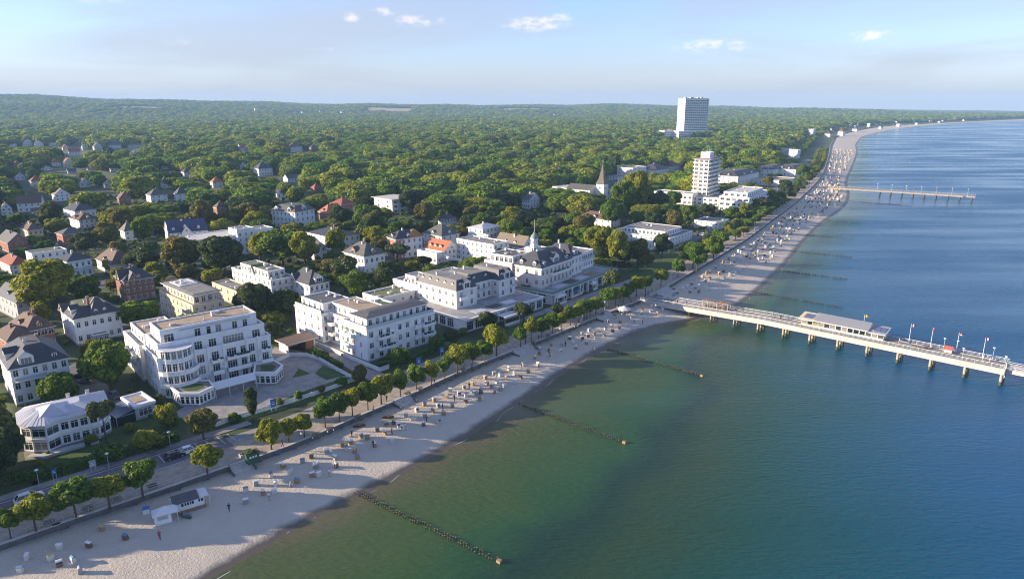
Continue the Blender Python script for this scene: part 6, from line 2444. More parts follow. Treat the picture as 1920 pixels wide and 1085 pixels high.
spots += [(p, 'on the sand in front of the mansard and turret hotels', 'beach chairs before the mansard hotel') for p in off(CB, 4.931, 900, 540, 903, 9999)]
rd = random.Random(5)


def beach_z(x, y):
    a = np.array([[x, y]])
    return float(zbeach(np.array([x]), np.array([y]), sdist(a, WA), sdist(a, SA))[0])


nch = 0
for (px, py), where, grp in spots:
    q = G(px, py, 1.2)
    k = rd.random()
    i = 0 if k < .42 else 1 if k < .7 else 2 if k < .88 else 3
    k = rd.random()
    j = 0 if k < .5 else 1 if k < .72 else 2 if k < .92 else 3
    put_chair((q.x, q.y, beach_z(q.x, q.y) - .04), R(rd.choice((150, 190, 215, 250, 40, 300)) + rd.uniform(-15, 15)), i, j, where, grp)
    nch += 1
far = [(*G(px, py, 1.2).xy, True) for px, py in off(CC, 5.425, 1100, 440, -99, 9999)]
s = wall_s(1350, 481)
occupied = []
s_end = wall_s(1556, 280)
while s < s_end:
    wbeach = 60
    p0 = CP(s, 0)
    arr = np.array([tuple(CP(s, -k)) for k in range(4, 90, 1)])
    ds = sdist(arr, SA)
    lim = next((k for k, v in zip(range(4, 90), ds) if v < 6.5), 89)
    for dd in np.arange(5.0, lim, 4.3 if s < 700 else 5.5):
        if rd.random() < (.8 if s < 700 else .85):
            q = CP(s + rd.uniform(-2, 2), -(dd + rd.uniform(-1.5, 1.5)))
            far.append((q.x, q.y, False))
    s += 5.0 if s < 700 else 6.5
far.sort(key=lambda t: t[1])
rest = []
for n, (x, y, hand) in enumerate(far):
    k = rd.random()
    i = 0 if k < .5 else 1 if k < .75 else 2 if k < .88 else 3
    j = 0 if rd.random() < .65 else rd.choice((1, 2, 3))
    rz = R(rd.choice((150, 190, 215, 250)) + rd.uniform(-15, 15))
    if nch < 300:
        put_chair((x, y, beach_z(x, y) - .04), rz, i, j, 'on the crowded sand beyond the pier', 'beach chairs beyond the pier', False)
        nch += 1
    else:
        rest.append((x, y, rz, i, j))
mb = MB()
zz = zbeach(np.array([r[0] for r in rest]), np.array([r[1] for r in rest]), sdist(np.array([r[:2] for r in rest]), WA), sdist(np.array([r[:2] for r in rest]), SA))
for (x, y, rz, i, j), z in zip(rest, zz):
    c, s_ = math.cos(rz), math.sin(rz)
    for x0, x1, y0, y1, z0, z1, m in ((-.62, .62, -.42, .45, 0, .9, WK[i]), (-.62, .62, 0, .45, .9, 1.5, WK[i]), (-.66, .66, -.4, .48, 1.5, 1.66, HD[j])):
        n0 = len(mb.v)
        mb.box(x0, x1, y0, y1, z0, z1, m)
        for q in range(n0, n0 + 8):
            vx, vy, vz = mb.v[q]
            mb.v[q] = (x + vx * c - vy * s_, y + vx * s_ + vy * c, float(z) + vz)
tag(mb.build('far_beach_seating'), 'mass of tiny beach chairs crowding the sand up the far beach', 'beach chairs', kind='stuff')

# ------------------------------------------------------------------ beach huts, steps, signs, cars
WANG = math.atan2(d0.y, d0.x)


def on_sand(px, py, z=1.5):
    q = G(px, py, z)
    return (q.x, q.y, beach_z(q.x, q.y) - .05)


# white hut with pyramid roof
o = thing('beach_kiosk', 'small white beach kiosk with a four-sided white canvas roof', 'kiosk', on_sand(291, 986), R(32))
o.scale = (.84, .84, .9)
mb = MB()
mb.box(0, 3.3, 0, 2.6, 0, 2.2, WHITE)
mb.build('wall', o)
mb = MB()
a = [(-.3, -.3), (4.8, -.3), (4.8, 2.9), (-.3, 2.9)]
for i in range(4):
    mb.quad([(*a[i], 2.2), (*a[(i + 1) % 4], 2.2), (2.2, 1.3, 3.3)], CANVAS)
    mb.quad([(*a[i], 2.0), (*a[(i + 1) % 4], 2.0), (*a[(i + 1) % 4], 2.2), (*a[i], 2.2)], CANVAS)
mb.build('roof', o)
for y in (0, 2.5):
    mb = MB()
    mb.box(4.5, 4.6, y, y + .1, 0, 2.0, FRAME)
    mb.build('post', o)
mb = MB()
mb.quad([(.6, -.02, 1.0), (2.6, -.02, 1.0), (2.6, -.02, 1.8), (.6, -.02, 1.8)], GREYR)
mb.build('shutter', o)
# dark-roofed hut
o = thing('beach_hut', 'larger beach hut with dark low gable roof and white boarded front', 'hut', on_sand(334, 962), R(36))
o.scale = (.84, .84, .9)
mb = MB()
mb.box(0, 5.6, 0, 3.6, .3, 2.3, WHITE)
mb.box(-.2, 5.8, -.9, 3.8, .1, .3, WOOD)
mb.build('wall', o)
mb = MB()
for sg, y in ((1, -.5), (-1, 4.1)):
    mb.quad([(-.9, y, 2.2), (4.6, y, 2.2), (4.6, 1.8, 3.1), (-.9, 1.8, 3.1)][::sg], GRAVELD)
mb.quad([(-.9, -.5, 2.12), (-.9, 1.8, 3.0), (-.9, 4.1, 2.12)], WHITE)
mb.build('roof', o)
mb = MB()
mb.quad([(4.65, -.6, 2.5), (6.6, -.6, 2.3), (6.6, 3.6, 2.3), (4.65, 3.6, 2.5)], CANVAS)
mb.build('side_canopy', o)
mb = MB()
for x0, w_ in ((.8, .5), (1.5, .35), (2.0, .4), (2.6, .3), (3.0, .45), (4.4, .35), (4.9, .5)):
    mb.quad([(x0, -.02, 1.2), (x0 + w_, -.02, 1.2), (x0 + w_, -.02, 1.85), (x0, -.02, 1.85)], DARK)
mb.build('painted_sign', o)
mb = MB()
mb.box(6.6, 6.7, -.5, -.4, .0, 2.3, FRAME)
mb.build('canopy_post', o)
# bin and green boat
o = thing('waste_container', 'blue and white waste container beside the white beach kiosk', 'container', on_sand(269, 968), R(30))
mb = MB()
mb.box(0, 1.1, 0, .9, 0, 1.0, WHITE)
mb.build('body', o)
mb = MB()
mb.box(-.05, 1.15, -.05, .95, 1.0, 1.2, BLUEM)
mb.build('lid', o)
o = thing('rowing_boat', 'green rowing boat lying on the sand in front of the beach huts', 'boat', on_sand(350, 968), R(-25))


def boat_mesh(L_, W_, H_, m, mi):
    mb = MB()
    n = 9
    ra, rb = [], []
    for k in range(n):
        t = k / (n - 1)
        w = W_ * math.sin(math.pi * min(1, .12 + .88 * t)) ** .6 if t < 1 else .02
        x = L_ * (t - .5)
        ra.append([(x, -w / 2, H_ + .15 * t * t), (x, -w * .35, .08), (x, w * .35, .08), (x, w / 2, H_ + .15 * t * t)])
    for a, b_ in zip(ra[:-1], ra[1:]):
        for i in range(3):
            mb.quad([a[i], b_[i], b_[i + 1], a[i + 1]], m)
            mb.quad([(p[0], p[1] * .9, p[2] + .03) for p in (a[i + 1], b_[i + 1], b_[i], a[i])], mi)
    mb.quad(ra[0], m)
    return mb


boat_mesh(2.6, 1.1, .5, TEAL, GREYR).build('hull', o)
mb = MB()
mb.box(-.2, .1, -.42, .42, .35, .4, WOOD)
mb.build('thwart', o)
for (px, py), lab in (((728, 785), 'dark boat drawn up on the sand below the second steps'), ((674, 802), 'brown boat lying against the foot of the sea wall')):
    o = thing('rowing_boat', lab, 'boat', on_sand(px, py), R(15))
    boat_mesh(2.8, 1.1, .5, WOODD, WOOD).build('hull', o)
    mb = MB()
    mb.box(-.2, .1, -.42, .42, .35, .4, WOOD)
    mb.build('thwart', o)


# steps from promenade to sand
def steps(px0, px1, lab):
    sa, sb = wall_s(*px0), wall_s(*px1)
    sm_ = (sa + sb) / 2
    p, q = CP(sa, 0), CP(sb, 0)
    dv = (q - p).normalized()
    o = thing('beach_steps', lab, 'steps', (p.x, p.y, 0), math.atan2(dv.y, dv.x))
    ln = (q - p).length
    for k in range(6):
        mb = MB()
        mb.box(0, ln, -.45 * (k + 1) - .3, -.45 * k - .3, .8, 2.95 - k * .24, CONC)
        mb.build('step', o)
    for x in (-.25, ln):
        mb = MB()
        mb.quad([(x, -.28, .8), (x + .25, -.28, .8), (x + .25, -.28, 3.4), (x, -.28, 3.4)], STONEW)
        mb.prism([(x, -3.2), (x + .25, -3.2), (x + .25, -.3), (x, -.3)], .6, 2.4, STONEW)
        mb.build('side_wall', o)


steps((430, 880), (468, 867), 'grey stone steps to the sand beside the green promenade kiosk')
steps((740, 760), (768, 747), 'stone steps to the sand in front of the courtyard hotel')
steps((962, 664), (995, 650), 'rounded stone steps to the sand near the mansard hotel')
steps((1120, 600), (1145, 590), 'stone steps to the sand just before the pier')
steps((1232, 554), (1255, 541), 'stone steps to the sand right behind the pier root')

# green promenade kiosk with planted roof and planter
q = G(477, 868, 3)
o = thing('promenade_kiosk', 'small dark green promenade kiosk with planted roof beside the steps', 'kiosk', (q.x, q.y, 3.0), WANG)
mb = MB()
mb.box(-1.2, 1.2, 0, 1.6, 0, 2.2, TEAL)
mb.build('wall', o)
mb = MB()
mb.box(-1.4, 1.4, -.2, 1.8, 2.2, 2.35, WOODD)
mb.build('roof', o)
mb = MB()
for k in range(14):
    x, y = random.uniform(-1.2, .9), random.uniform(-.1, 1.4)
    mb.box(x, x + .4, y, y + .4, 2.36, 2.5 + random.uniform(0, .3), LAWN)
mb.build('roof_planting', o)
mb = MB()
for k in range(3):
    mb.quad([(-.9 + k * .6, -.02, 1.3), (-.5 + k * .6, -.02, 1.3), (-.5 + k * .6, -.02, 1.7), (-.9 + k * .6, -.02, 1.7)], PAINT)
mb.build('painted_sign', o)
q = G(463, 852, 3)
o = thing('planter', 'low stone planter with green plants behind the promenade kiosk', 'planter', (q.x, q.y, 3.0), WANG)
mb = MB()
mb.box(-1.6, 1.6, -.7, .7, 0, .55, CONC)
mb.build('trough', o)
mb = MB()
for k in range(26):
    x, y = random.uniform(-1.5, 1.2), random.uniform(-.6, .4)
    mb.box(x, x + .35, y, y + .35, .5, .7 + random.uniform(0, .35), LAWN)
mb.build('planting', o)


def cafe_canopy(px, py, w, d, h, rz, lab, point=False, m=CANVAS):
    q = G(px, py, 3)
    o = thing('canopy', lab, 'canopy', (q.x, q.y, 3.0), rz)
    mb = MB()
    if point:
        a = [(0, 0), (w, 0), (w, d), (0, d)]
        for i in range(4):
            mb.quad([(*a[i], h), (*a[(i + 1) % 4], h), (w / 2, d / 2, h + 1.4)], m)
            mb.quad([(*a[i], h - .35), (*a[(i + 1) % 4], h - .35), (*a[(i + 1) % 4], h), (*a[i], h)], m)
    else:
        mb.box(0, w, 0, d, h, h + .15, m)
        mb.quad([(0, -.02, h - .5), (w, -.02, h - .5), (w, -.02, h), (0, -.02, h)], m)
    mb.build('canvas', o)
    for x in (.1, w - .1):
        for y in (.1, d - .1):
            pb = MB()
            pb.box(x - .07, x + .07, y - .07, y + .07, 0, h, FRAME)
            pb.build('post', o)
    tb = MB()
    tb.box(.3, w - .3, -.05, .0, 0, .9, FRAME)
    tb.build('front_rail', o)
    for k in range(3):
        t = MB()
        x = w * (k + .5) / 3
        t.cyl((x, d * .5, 0), (x, d * .5, .72), .05, .05, BASEM, 5)
        t.cyl((x, d * .5, .72), (x, d * .5, .76), .45, .45, WOOD, 10)
        t.build('table', o)


cafe_canopy(947, 612, 7.5, 4.6, 3.0, R(47), 'flat white terrace canopy on posts before the mansard hotel')
cafe_canopy(1046, 573, 6.4, 5.4, 3.0, R(54), 'pointed white terrace canopy before the turret hotel, the larger one', True)
cafe_canopy(1112, 545, 4.0, 3.6, 2.6, R(54), 'small white terrace canopy at the far end of the turret hotel', True)
cafe_canopy(1070, 560, 9.0, 3.4, 2.9, R(54), 'dark blue terrace awning along the front of the turret hotel', False, BLUEC)
# beach tent
o = thing('beach_tent', 'round white beach tent standing among the chairs before the pier', 'tent', on_sand(1170, 588), 0)
mb = MB()
for k in range(10):
    a, c = 2 * math.pi * k / 10, 2 * math.pi * (k + 1) / 10
    p, q = (2.3 * math.cos(a), 2.3 * math.sin(a)), (2.3 * math.cos(c), 2.3 * math.sin(c))
    mb.quad([(*p, 1.7), (*q, 1.7), (0, 0, 2.7)], CANVAS)
    mb.quad([(p[0], p[1], 1.2), (q[0], q[1], 1.2), (*q, 1.7), (*p, 1.7)], CANVAS)
mb.build('canvas', o)
mb = MB()
mb.cyl((0, 0, 0), (0, 0, 2.7), .05, .05, FRAME, 6)
for k in range(5):
    a = 2 * math.pi * k / 5
    mb.cyl((2.2 * math.cos(a), 2.2 * math.sin(a), 0), (2.2 * math.cos(a), 2.2 * math.sin(a), 1.3), .04, .04, FRAME, 5)
mb.build('pole_frame', o)
# pavilion between stepped and courtyard hotels
q = G(541, 664, 3)
o = thing('entrance_pavilion', 'brown-roofed entrance pavilion between the stepped and courtyard hotels', 'pavilion', (q.x, q.y, 3), R(47))
mb = MB()
mb.box(0, 9.0, 5.2, 5.4, 0, 3.0, CREAM)
mb.box(8.6, 9.0, 0, 5.2, 0, 3.0, WHITE2)
mb.box(0, .3, 0, 5.2, 0, 3.0, WHITE2)
mb.box(6.0, 8.6, .2, 5.1, 0, 2.9, BRICKR)
mb.build('wall', o)
mb = MB()
mb.prism([(-.8, -1.2), (9.8, -1.2), (9.8, 6.2), (-.8, 6.2)], 3.0, 3.3, WHITE2, BROWNT)
mb.build('roof', o)
FOOT.append([(q.x + a * .682 - c * .731, q.y + a * .731 + c * .682) for a, c in ((-1, -2), (10, -2), (10, 7), (-1, 7))])


# white fence along the hotel forecourt
def fence(pts, lab, name='white_fence', h=1.15, board=True):
    P_ = [G(x, y, 3.0) for x, y in pts]
    o = thing(name, lab, 'fence', P_[0])
    c0 = P_[0]
    for a, b_ in zip(P_[:-1], P_[1:]):
        dv = (b_ - a).xy
        L_ = dv.length
        n = max(1, int(L_ / 2.2))
        rz = math.atan2(dv.y, dv.x)
        for k in range(n):
            q = a.xy + dv * (k / n) - c0.xy
            mb = MB()
            mb.box(-.07, .07, -.07, .07, 0, h + .12, FRAME)
            mb.build('post', o, (q.x, q.y, 0), rz)
            mb = MB()
            u = L_ / n
            if board:
                mb.box(.07, u - .07, -.03, .03, .12, h * .5, FRAME)
                mb.box(.07, u - .07, -.03, .03, h * .58, h, FRAME)
            else:
                mb.box(0, u, -.03, .03, h - .08, h, FRAME)
                mb.box(0, u, -.03, .03, h * .5, h * .5 + .07, FRAME)
            mb.build('panel', o, (q.x, q.y, 0), rz)


fence([(380, 810), (440, 787), (520, 764), (600, 738), (667, 714)], 'white board fence between the hotel forecourt and the promenade')
fence([(667, 714), (632, 695), (600, 676), (575, 668), (545, 668), (518, 680)], 'curved white fence round the hotel drive')
# metal rail on the sea wall, near part
o = thing('promenade_rail', 'thin metal handrail on top of the sea wall', 'railing')
s = -20.0
while s < wall_s(430, 880):
    a, c = CP(s, .55), CP(s + 4, .55)
    mb = MB()
    for k in range(2):
        q = CP(s + 2 * k, .55)
        mb.cyl((q.x, q.y, 3.1), (q.x, q.y, 4.1), .035, .035, RAIL, 5)
    for hh in (3.6, 4.1):
        mb.cyl((a.x, a.y, hh), (c.x, c.y, hh), .03, .03, RAIL, 5, False)
    mb.build('rail_section', o)
    s += 4
# benches under the promenade trees
for px, py in [(286, 915), (165, 957), (93, 983), (219, 940), (765, 741), (788, 732), (868, 696), (1000, 645), (1028, 632), (620, 808), (592, 820), (672, 784), (1080, 612), (1130, 590), (1160, 576)]:
    q = G(px, py, 3)
    bench((q.x, q.y, 3.015), WANG, 'dark bench under the clipped trees of the promenade', 'benches along the promenade')


# street lamps and signs
def sign(px, py, w, h, hp, m, lab, cat='sign', rz=None):
    q = G(px, py, 3)
    o = thing('street_sign', lab, cat, (q.x, q.y, 3.0), WANG if rz is None else rz)
    mb = MB()
    mb.cyl((-w * .35, 0, 0), (-w * .35, 0, hp), .05, .05, RAIL, 6)
    mb.cyl((w * .35, 0, 0), (w * .35, 0, hp), .05, .05, RAIL, 6)
    mb.build('post', o)
    mb = MB()
    mb.box(-w / 2, w / 2, -.05, .05, hp - h, hp, m)
    b_ = mb.build('board', o)
    mb = MB()
    mb.box(-w * .3, w * .3, -.06, -.055, hp - h * .75, hp - h * .6, PAINT)
    mb.box(-w * .3, w * .1, -.06, -.055, hp - h * .45, hp - h * .35, PAINT)
    mb.build('lettering', b_)


sign(176, 884, 1.2, 1.5, 2.6, GREYR, 'grey notice board standing at the hedge by the road')
sign(105, 905, .8, 1.0, 3.0, BLUEM, 'small blue sign post against the hedge')
sign(514, 772, 1.5, 2.0, 3.4, BLUEM, 'tall blue sign board at the white fence of the stepped hotel')
sign(786, 692, 1.6, 2.0, 3.6, BLUEM, 'blue sign board on the lawn of the courtyard hotel')
sign(829, 668, 1.6, 1.8, 3.0, BLUEM, 'blue banner at the corner between courtyard and mansard hotels')
for px, py, lab in ((205, 880, 'round-headed street lamp beside the grey notice board'), (320, 838, 'street lamp at the road near the parked white car'), (74, 912, 'street lamp rising from the hedge by the road'), (378, 824, 'street lamp at the end of the hedge')):
    q = G(px, py, 3)
    lamp('street_lamp', lab, (q.x, q.y, 3.0), 'street lamps along the road')
k = 0
s = wall_s(1000, 645)
while s < wall_s(1540, 330):
    q = CP(s, 1.6)
    lamp('promenade_lamp', 'slim promenade lamp with pale round head beyond the steps', (q.x, q.y, 3.0), 'lamps along the promenade')
    s += 14 if s < 330 else 22


# cars
def car_meshes(paint, L_=4.4, W_=1.8, H_=1.5):
    body, glass, wh = MB(), MB(), MB()
    # body loft: stations along x with half widths and heights
    prof = [(-.5, .42, .62), (-.485, .75, .86), (-.30, .86, .95), (.22, .88, .93), (.44, .80, .80), (.5, .55, .62)]
    hw = W_ / 2
    for (x0, w0, z0), (x1, w1, z1) in zip(prof[:-1], prof[1:]):
        a, c = x0 * L_, x1 * L_
        p0, p1 = hw * (w0 / .88), hw * (w1 / .88)
        za, zc = z0, z1
        zb = .25
        for sg in (-1, 1):
            q = [(a, sg * p0, zb), (c, sg * p1, zb), (c, sg * p1 * .97, zc), (a, sg * p0 * .97, za)]
            body.quad(q if sg < 0 else q[::-1], paint)
        body.quad([(a, -p0 * .97, za), (c, -p1 * .97, zc), (c, p1 * .97, zc), (a, p0 * .97, za)], paint)
    for x0, w0, z0, sg in ((-.5, .42, .62, -1), (.5, .55, .62, 1)):
        p = hw * (w0 / .88)
        q = [(x0 * L_, -p, .25), (x0 * L_, p, .25), (x0 * L_, p * .97, z0), (x0 * L_, -p * .97, z0)]
        body.quad(q if sg > 0 else q[::-1], paint)
    # cabin
    zb = .90
    base = [(-.44 * L_, hw * .86), (.27 * L_, hw * .9)]
    top = [(-.33 * L_, hw * .68), (.06 * L_, hw * .70)]
    b4 = [(base[0][0], -base[0][1], zb), (base[1][0], -base[1][1], zb), (base[1][0], base[1][1], zb), (base[0][0], base[0][1], zb)]
    t4 = [(top[0][0], -top[0][1], H_), (top[1][0], -top[1][1], H_), (top[1][0], top[1][1], H_), (top[0][0], top[0][1], H_)]
    for i in range(4):
        glass.quad([b4[i], b4[(i + 1) % 4], t4[(i + 1) % 4], t4[i]], GLASS)
    roof = MB()
    roof.quad([(x, y * 1.02, z + .02) for x, y, z in t4], paint)
    for i in range(4):
        roof.cyl(Vector(b4[i]) + Vector((0, 0, .01)), Vector(t4[i]) + Vector((0, 0, .01)), .045, .04, paint, 5)
    for sg in (-1, 1):
        roof.cyl((-.1 * L_, sg * hw * .88, zb), (-.12 * L_, sg * hw * .70, H_), .04, .04, paint, 5)
    wh.cyl((0, -.1, 0), (0, .1, 0), .33, .33, TYRE, 14)
    rim = MB()
    rim.cyl((0, -.11, 0), (0, .11, 0), .2, .2, RIM, 10)
    hl, tl = MB(), MB()
    hl.box(-.04, .04, -.17, .17, -.08, .08, LAMPW)
    tl.box(-.04, .04, -.15, .15, -.1, .1, REDM)
    return dict(body=body.mesh('body'), cabin=glass.mesh('cabin_glass'), roof=roof.mesh('roof'), wheel=wh.mesh('wheel'), rim=rim.mesh('rim'), head=hl.mesh('headlight'), tail=tl.mesh('tail_light'), L=L_, W=W_)


CARM = {}


def car(px, py, rz, paint, lab, L_=4.4, H_=1.5, grp=None, z0=3.03):
    q = G(px, py, z0)
    key = (paint.name, L_, H_)
    if key not in CARM:
        CARM[key] = car_meshes(paint, L_, 1.82, H_)
    c = CARM[key]
    o = thing('parked_car', lab, 'car', (q.x, q.y, z0), rz, grp)
    obj('body', c['body'], o)
    obj('cabin_glass', c['cabin'], o)
    obj('roof', c['roof'], o)
    for x in (-.31, .31):
        for y in (-.8, .8):
            w_ = obj('wheel', c['wheel'], o, (x * c['L'], y, .33))
            obj('rim', c['rim'], w_)
    for y in (-.6, .6):
        obj('headlight', c['head'], o, (.492 * c['L'], y * .85, .55))
        obj('tail_light', c['tail'], o, (-.495 * c['L'], y * .7, .6))


car(55, 937, WANG + .05, CARW, 'white estate car driving on the road by the clipped trees', 4.8, 1.62)
car(346, 850, WANG + math.pi, CARW, 'white hatchback parked at the kerb beside a dark car', 4.0, 1.48)
car(328, 857, WANG, CARB, 'black car parked close behind the white hatchback', 4.2, 1.45)
car(152, 708, WANG + 2.2, CARB, 'black car in the parking yard beneath the round tree', 4.5, 1.45)
car(162, 717, WANG + 2.2, CARG, 'silver-grey car beside the black one in the parking yard', 4.5, 1.5)
car(213, 744, WANG + 1.7, CARG, 'grey van-like car near the flat-roofed annexe', 4.6, 1.75)
s_ = wall_s(1395, 452)
k = 0
while s_ < wall_s(1545, 315):
    q = CP(s_, 23.4)
    px, py = P(q.x, q.y, 3.03)
    a, c = CP(s_, 23.4), CP(s_ + 2, 23.4)
    car(px, py, math.atan2((c - a).y, (c - a).x), [CARW, CARG, CARB][k % 3], f'{["white", "grey", "black"][k % 3]} car in the row parked along the street behind the far promenade', 4.4, 1.5, 'cars parked along the far street')
    k += 1
    s_ += 6.5 + (k * 37 % 11)


# ------------------------------------------------------------------ people
def person_mesh(shirt, trousers, stride=.22):
    SK = mat('skin', (0.42, 0.26, 0.19), .6)
    HR = mat('dark_hair', (0.05, 0.035, 0.025), .7)
    mb = MB()

    def ring(c, rx, ry, n=8):
        return [(c[0] + rx * math.cos(2 * math.pi * k / n), c[1] + ry * math.sin(2 * math.pi * k / n), c[2]) for k in range(n)]

    def loft(rs, ms):
        for (a, b_), m in zip(zip(rs[:-1], rs[1:]), ms):
            for k in range(len(a)):
                j = (k + 1) % len(a)
                mb.quad([a[k], a[j], b_[j], b_[k]], m)
        mb.quad(rs[-1], ms[-1])
    for sg in (-1, 1):
        loft([ring((sg * .10, -sg * stride + .05, .0), .06, .12), ring((sg * .10, -sg * stride, .10), .05, .06), ring((sg * .10, -sg * stride * .55, .46), .07, .075), ring((sg * .09, 0, .86), .10, .11)], [TYRE, trousers, trousers])
        loft([ring((sg * .21, 0, 1.42), .06, .07), ring((sg * .25, sg * .06, 1.12), .05, .05), ring((sg * .25, sg * .16, .85), .035, .04), ring((sg * .25, sg * .18, .76), .03, .045)], [shirt, SK, SK])
    loft([ring((0, 0, .82), .17, .12), ring((0, 0, .98), .16, .11), ring((0, 0, 1.25), .20, .13), ring((0, 0, 1.43), .19, .11), ring((0, 0, 1.48), .07, .07), ring((0, 0, 1.55), .06, .06)], [trousers, shirt, shirt, shirt, SK])
    loft([ring((0, -.01, 1.52), .06, .07), ring((0, -.02, 1.58), .075, .09), ring((0, 0, 1.66), .085, .10), ring((0, .01, 1.72), .085, .10), ring((0, .01, 1.77), .045, .055)], [SK, SK, HR, HR])
    me = mb.mesh('person')
    return me


PCOL = [(mat('cloth_white', (.7, .7, .7), .9), mat('cloth_beige', (.4, .33, .25), .9), 'white top and beige trousers'), (mat('cloth_navy', (.03, .04, .09), .9), mat('cloth_denim', (.06, .09, .16), .9), 'dark blue clothes'),
        (mat('cloth_red', (.45, .06, .06), .9), mat('cloth_denim', (.06, .09, .16), .9), 'red top and jeans'), (mat('cloth_black', (.02, .02, .02), .9), mat('cloth_black', (.02, .02, .02), .9), 'black clothes')]
PM = [person_mesh(a, c) for a, c, _ in PCOL]


def person(p, rz, k, where, grp):
    o = obj('person', PM[k], None, p, rz)
    tag(o, f'person in {PCOL[k][2]} {where}', 'person', grp)


rd = random.Random(3)
for px, py, v in [(1449, 603, 3), (1458, 605, 4), (1690, 642, 4.2), (1342, 580, 1.5), (1350, 585, 4.2), (1377, 590, 2), (1262, 569, 2), (1275, 573, 3), (1240, 563, 4.5), (1252, 567, 1.4), (1840, 682, 3.5), (1853, 686, 3)]:
    u, _ = to_pier(px, py, 4.5)
    person(pier_pt(u, v), rd.uniform(0, 6.28), rd.randrange(4), 'walking on the pier', 'people on the pier')
for px, py in [(961, 661), (700, 770), (725, 752), (815, 720), (985, 645), (1010, 637), (1050, 622), (1100, 598), (1215, 552), (1222, 548), (1230, 556), (1210, 558), (1290, 508), (1320, 494), (1090, 606), (530, 838), (566, 822), (870, 692), (1183, 566)]:
    q = G(px, py, 3.0)
    person((q.x, q.y, 3.02), rd.uniform(0, 6.28), rd.randrange(4), 'strolling on the promenade under the trees', 'people on the promenade')
for px, py in [(1115, 652), (660, 822), (590, 880), (978, 692), (880, 730), (1330, 546), (1370, 520), (1400, 500), (1310, 552), (505, 935), (545, 912), (618, 890), (700, 838), (735, 815), (760, 805), (800, 790), (830, 768), (852, 752), (900, 738), (930, 712), (1010, 690), (1030, 668), (1060, 650), (1090, 640), (1185, 618), (1205, 605), (430, 958), (300, 1010), (1290, 570), (1345, 540), (1385, 512), (1420, 482)]:
    q = G(px, py, 1.2)
    person((q.x, q.y, beach_z(q.x, q.y)), rd.uniform(0, 6.28), rd.randrange(4), 'standing on the sand among beach chairs', 'people on the beach')


# ------------------------------------------------------------------ trees
def leaf_mat(name, cols, trans=0.38):
    m = bpy.data.materials.new(name)
    m.use_nodes = True
    nt = m.node_tree
    N, L = nt.nodes.new, nt.links.new
    nt.nodes.clear()
    oi, ge = N('ShaderNodeObjectInfo'), N('ShaderNodeNewGeometry')
    cr = N('ShaderNodeValToRGB')
    e = cr.color_ramp.elements
    n = len(cols)
    e[0].position, e[0].color = 0, (*cols[0], 1)
    e[1].position, e[1].color = 1, (*cols[-1], 1)
    for i, c in enumerate(cols[1:-1]):
        k = e.new((i + 1) / (n - 1))
        k.color = (*c, 1)
    # stands of like trees: the pick follows chance and, more slowly, the place
    sp = N('ShaderNodeTexNoise')
    sp.inputs['Scale'].default_value = 0.012
    sp.inputs['Detail'].default_value = 2
    L(oi.outputs['Location'], sp.inputs['Vector'])
    pk = N('ShaderNodeMath')
    pk.operation = 'MULTIPLY_ADD'
    pk.inputs[1].default_value = 0.55
    L(oi.outputs['Random'], pk.inputs[0])
    pm = N('ShaderNodeMapRange')
    pm.inputs['From Min'].default_value = 0.3
    pm.inputs['From Max'].default_value = 0.7
    pm.inputs['To Max'].default_value = 0.45
    L(sp.outputs[0], pm.inputs[0])
    L(pm.outputs[0], pk.inputs[2])
    L(pk.outputs[0], cr.inputs[0])
    hv = N('ShaderNodeHueSaturation')
    mr = N('ShaderNodeMapRange')
    mr.inputs['To Min'].default_value = 0.75
    mr.inputs['To Max'].default_value = 2.15
    L(ge.outputs['Random Per Island'], mr.inputs[0])
    L(mr.outputs[0], hv.inputs['Value'])
    L(cr.outputs[0], hv.inputs['Color'])
    b = N('ShaderNodeBsdfPrincipled')
    b.inputs['Roughness'].default_value = 0.6
    b.inputs['Specular IOR Level'].default_value = 0.25
    L(hv.outputs[0], b.inputs['Base Color'])
    t = N('ShaderNodeBsdfTranslucent')
    h2 = N('ShaderNodeHueSaturation')
    h2.inputs['Hue'].default_value = 0.485
    h2.inputs['Value'].default_value = 1.5
    L(hv.outputs[0], h2.inputs['Color'])
    L(h2.outputs[0], t.inputs['Color'])
    mx = N('ShaderNodeMixShader')
    mx.inputs[0].default_value = trans
    L(b.outputs[0], mx.inputs[1])
    L(t.outputs[0], mx.inputs[2])
    o = N('ShaderNodeOutputMaterial')
    L(mx.outputs[0], o.inputs[0])
    MATS[name] = m
    return m


LM = {
    'green': leaf_mat('leaves_green', [(0.050, 0.098, 0.013), (0.070, 0.122, 0.014), (0.090, 0.136, 0.015), (0.058, 0.108, 0.018)]),
    'bright': leaf_mat('leaves_bright', [(0.125, 0.150, 0.014), (0.160, 0.172, 0.016), (0.140, 0.160, 0.018)]),
    'dark': leaf_mat('leaves_dark', [(0.034, 0.060, 0.016), (0.044, 0.068, 0.020), (0.052, 0.066, 0.020)]),
    'olive': leaf_mat('leaves_olive', [(0.098, 0.106, 0.020), (0.118, 0.108, 0.022), (0.085, 0.100, 0.024)]),
    'pine': leaf_mat('needles_pine', [(0.062, 0.080, 0.022), (0.074, 0.086, 0.024)], .15),
    'wood': leaf_mat('leaves_wood', [(0.030, 0.084, 0.016), (0.060, 0.128, 0.012), (0.114, 0.168, 0.012), (0.158, 0.180, 0.014), (0.050, 0.116, 0.014), (0.118, 0.132, 0.017), (0.032, 0.084, 0.018)]),
}
BARK = mat('bark', (0.085, 0.065, 0.048), .9, .3, 4)


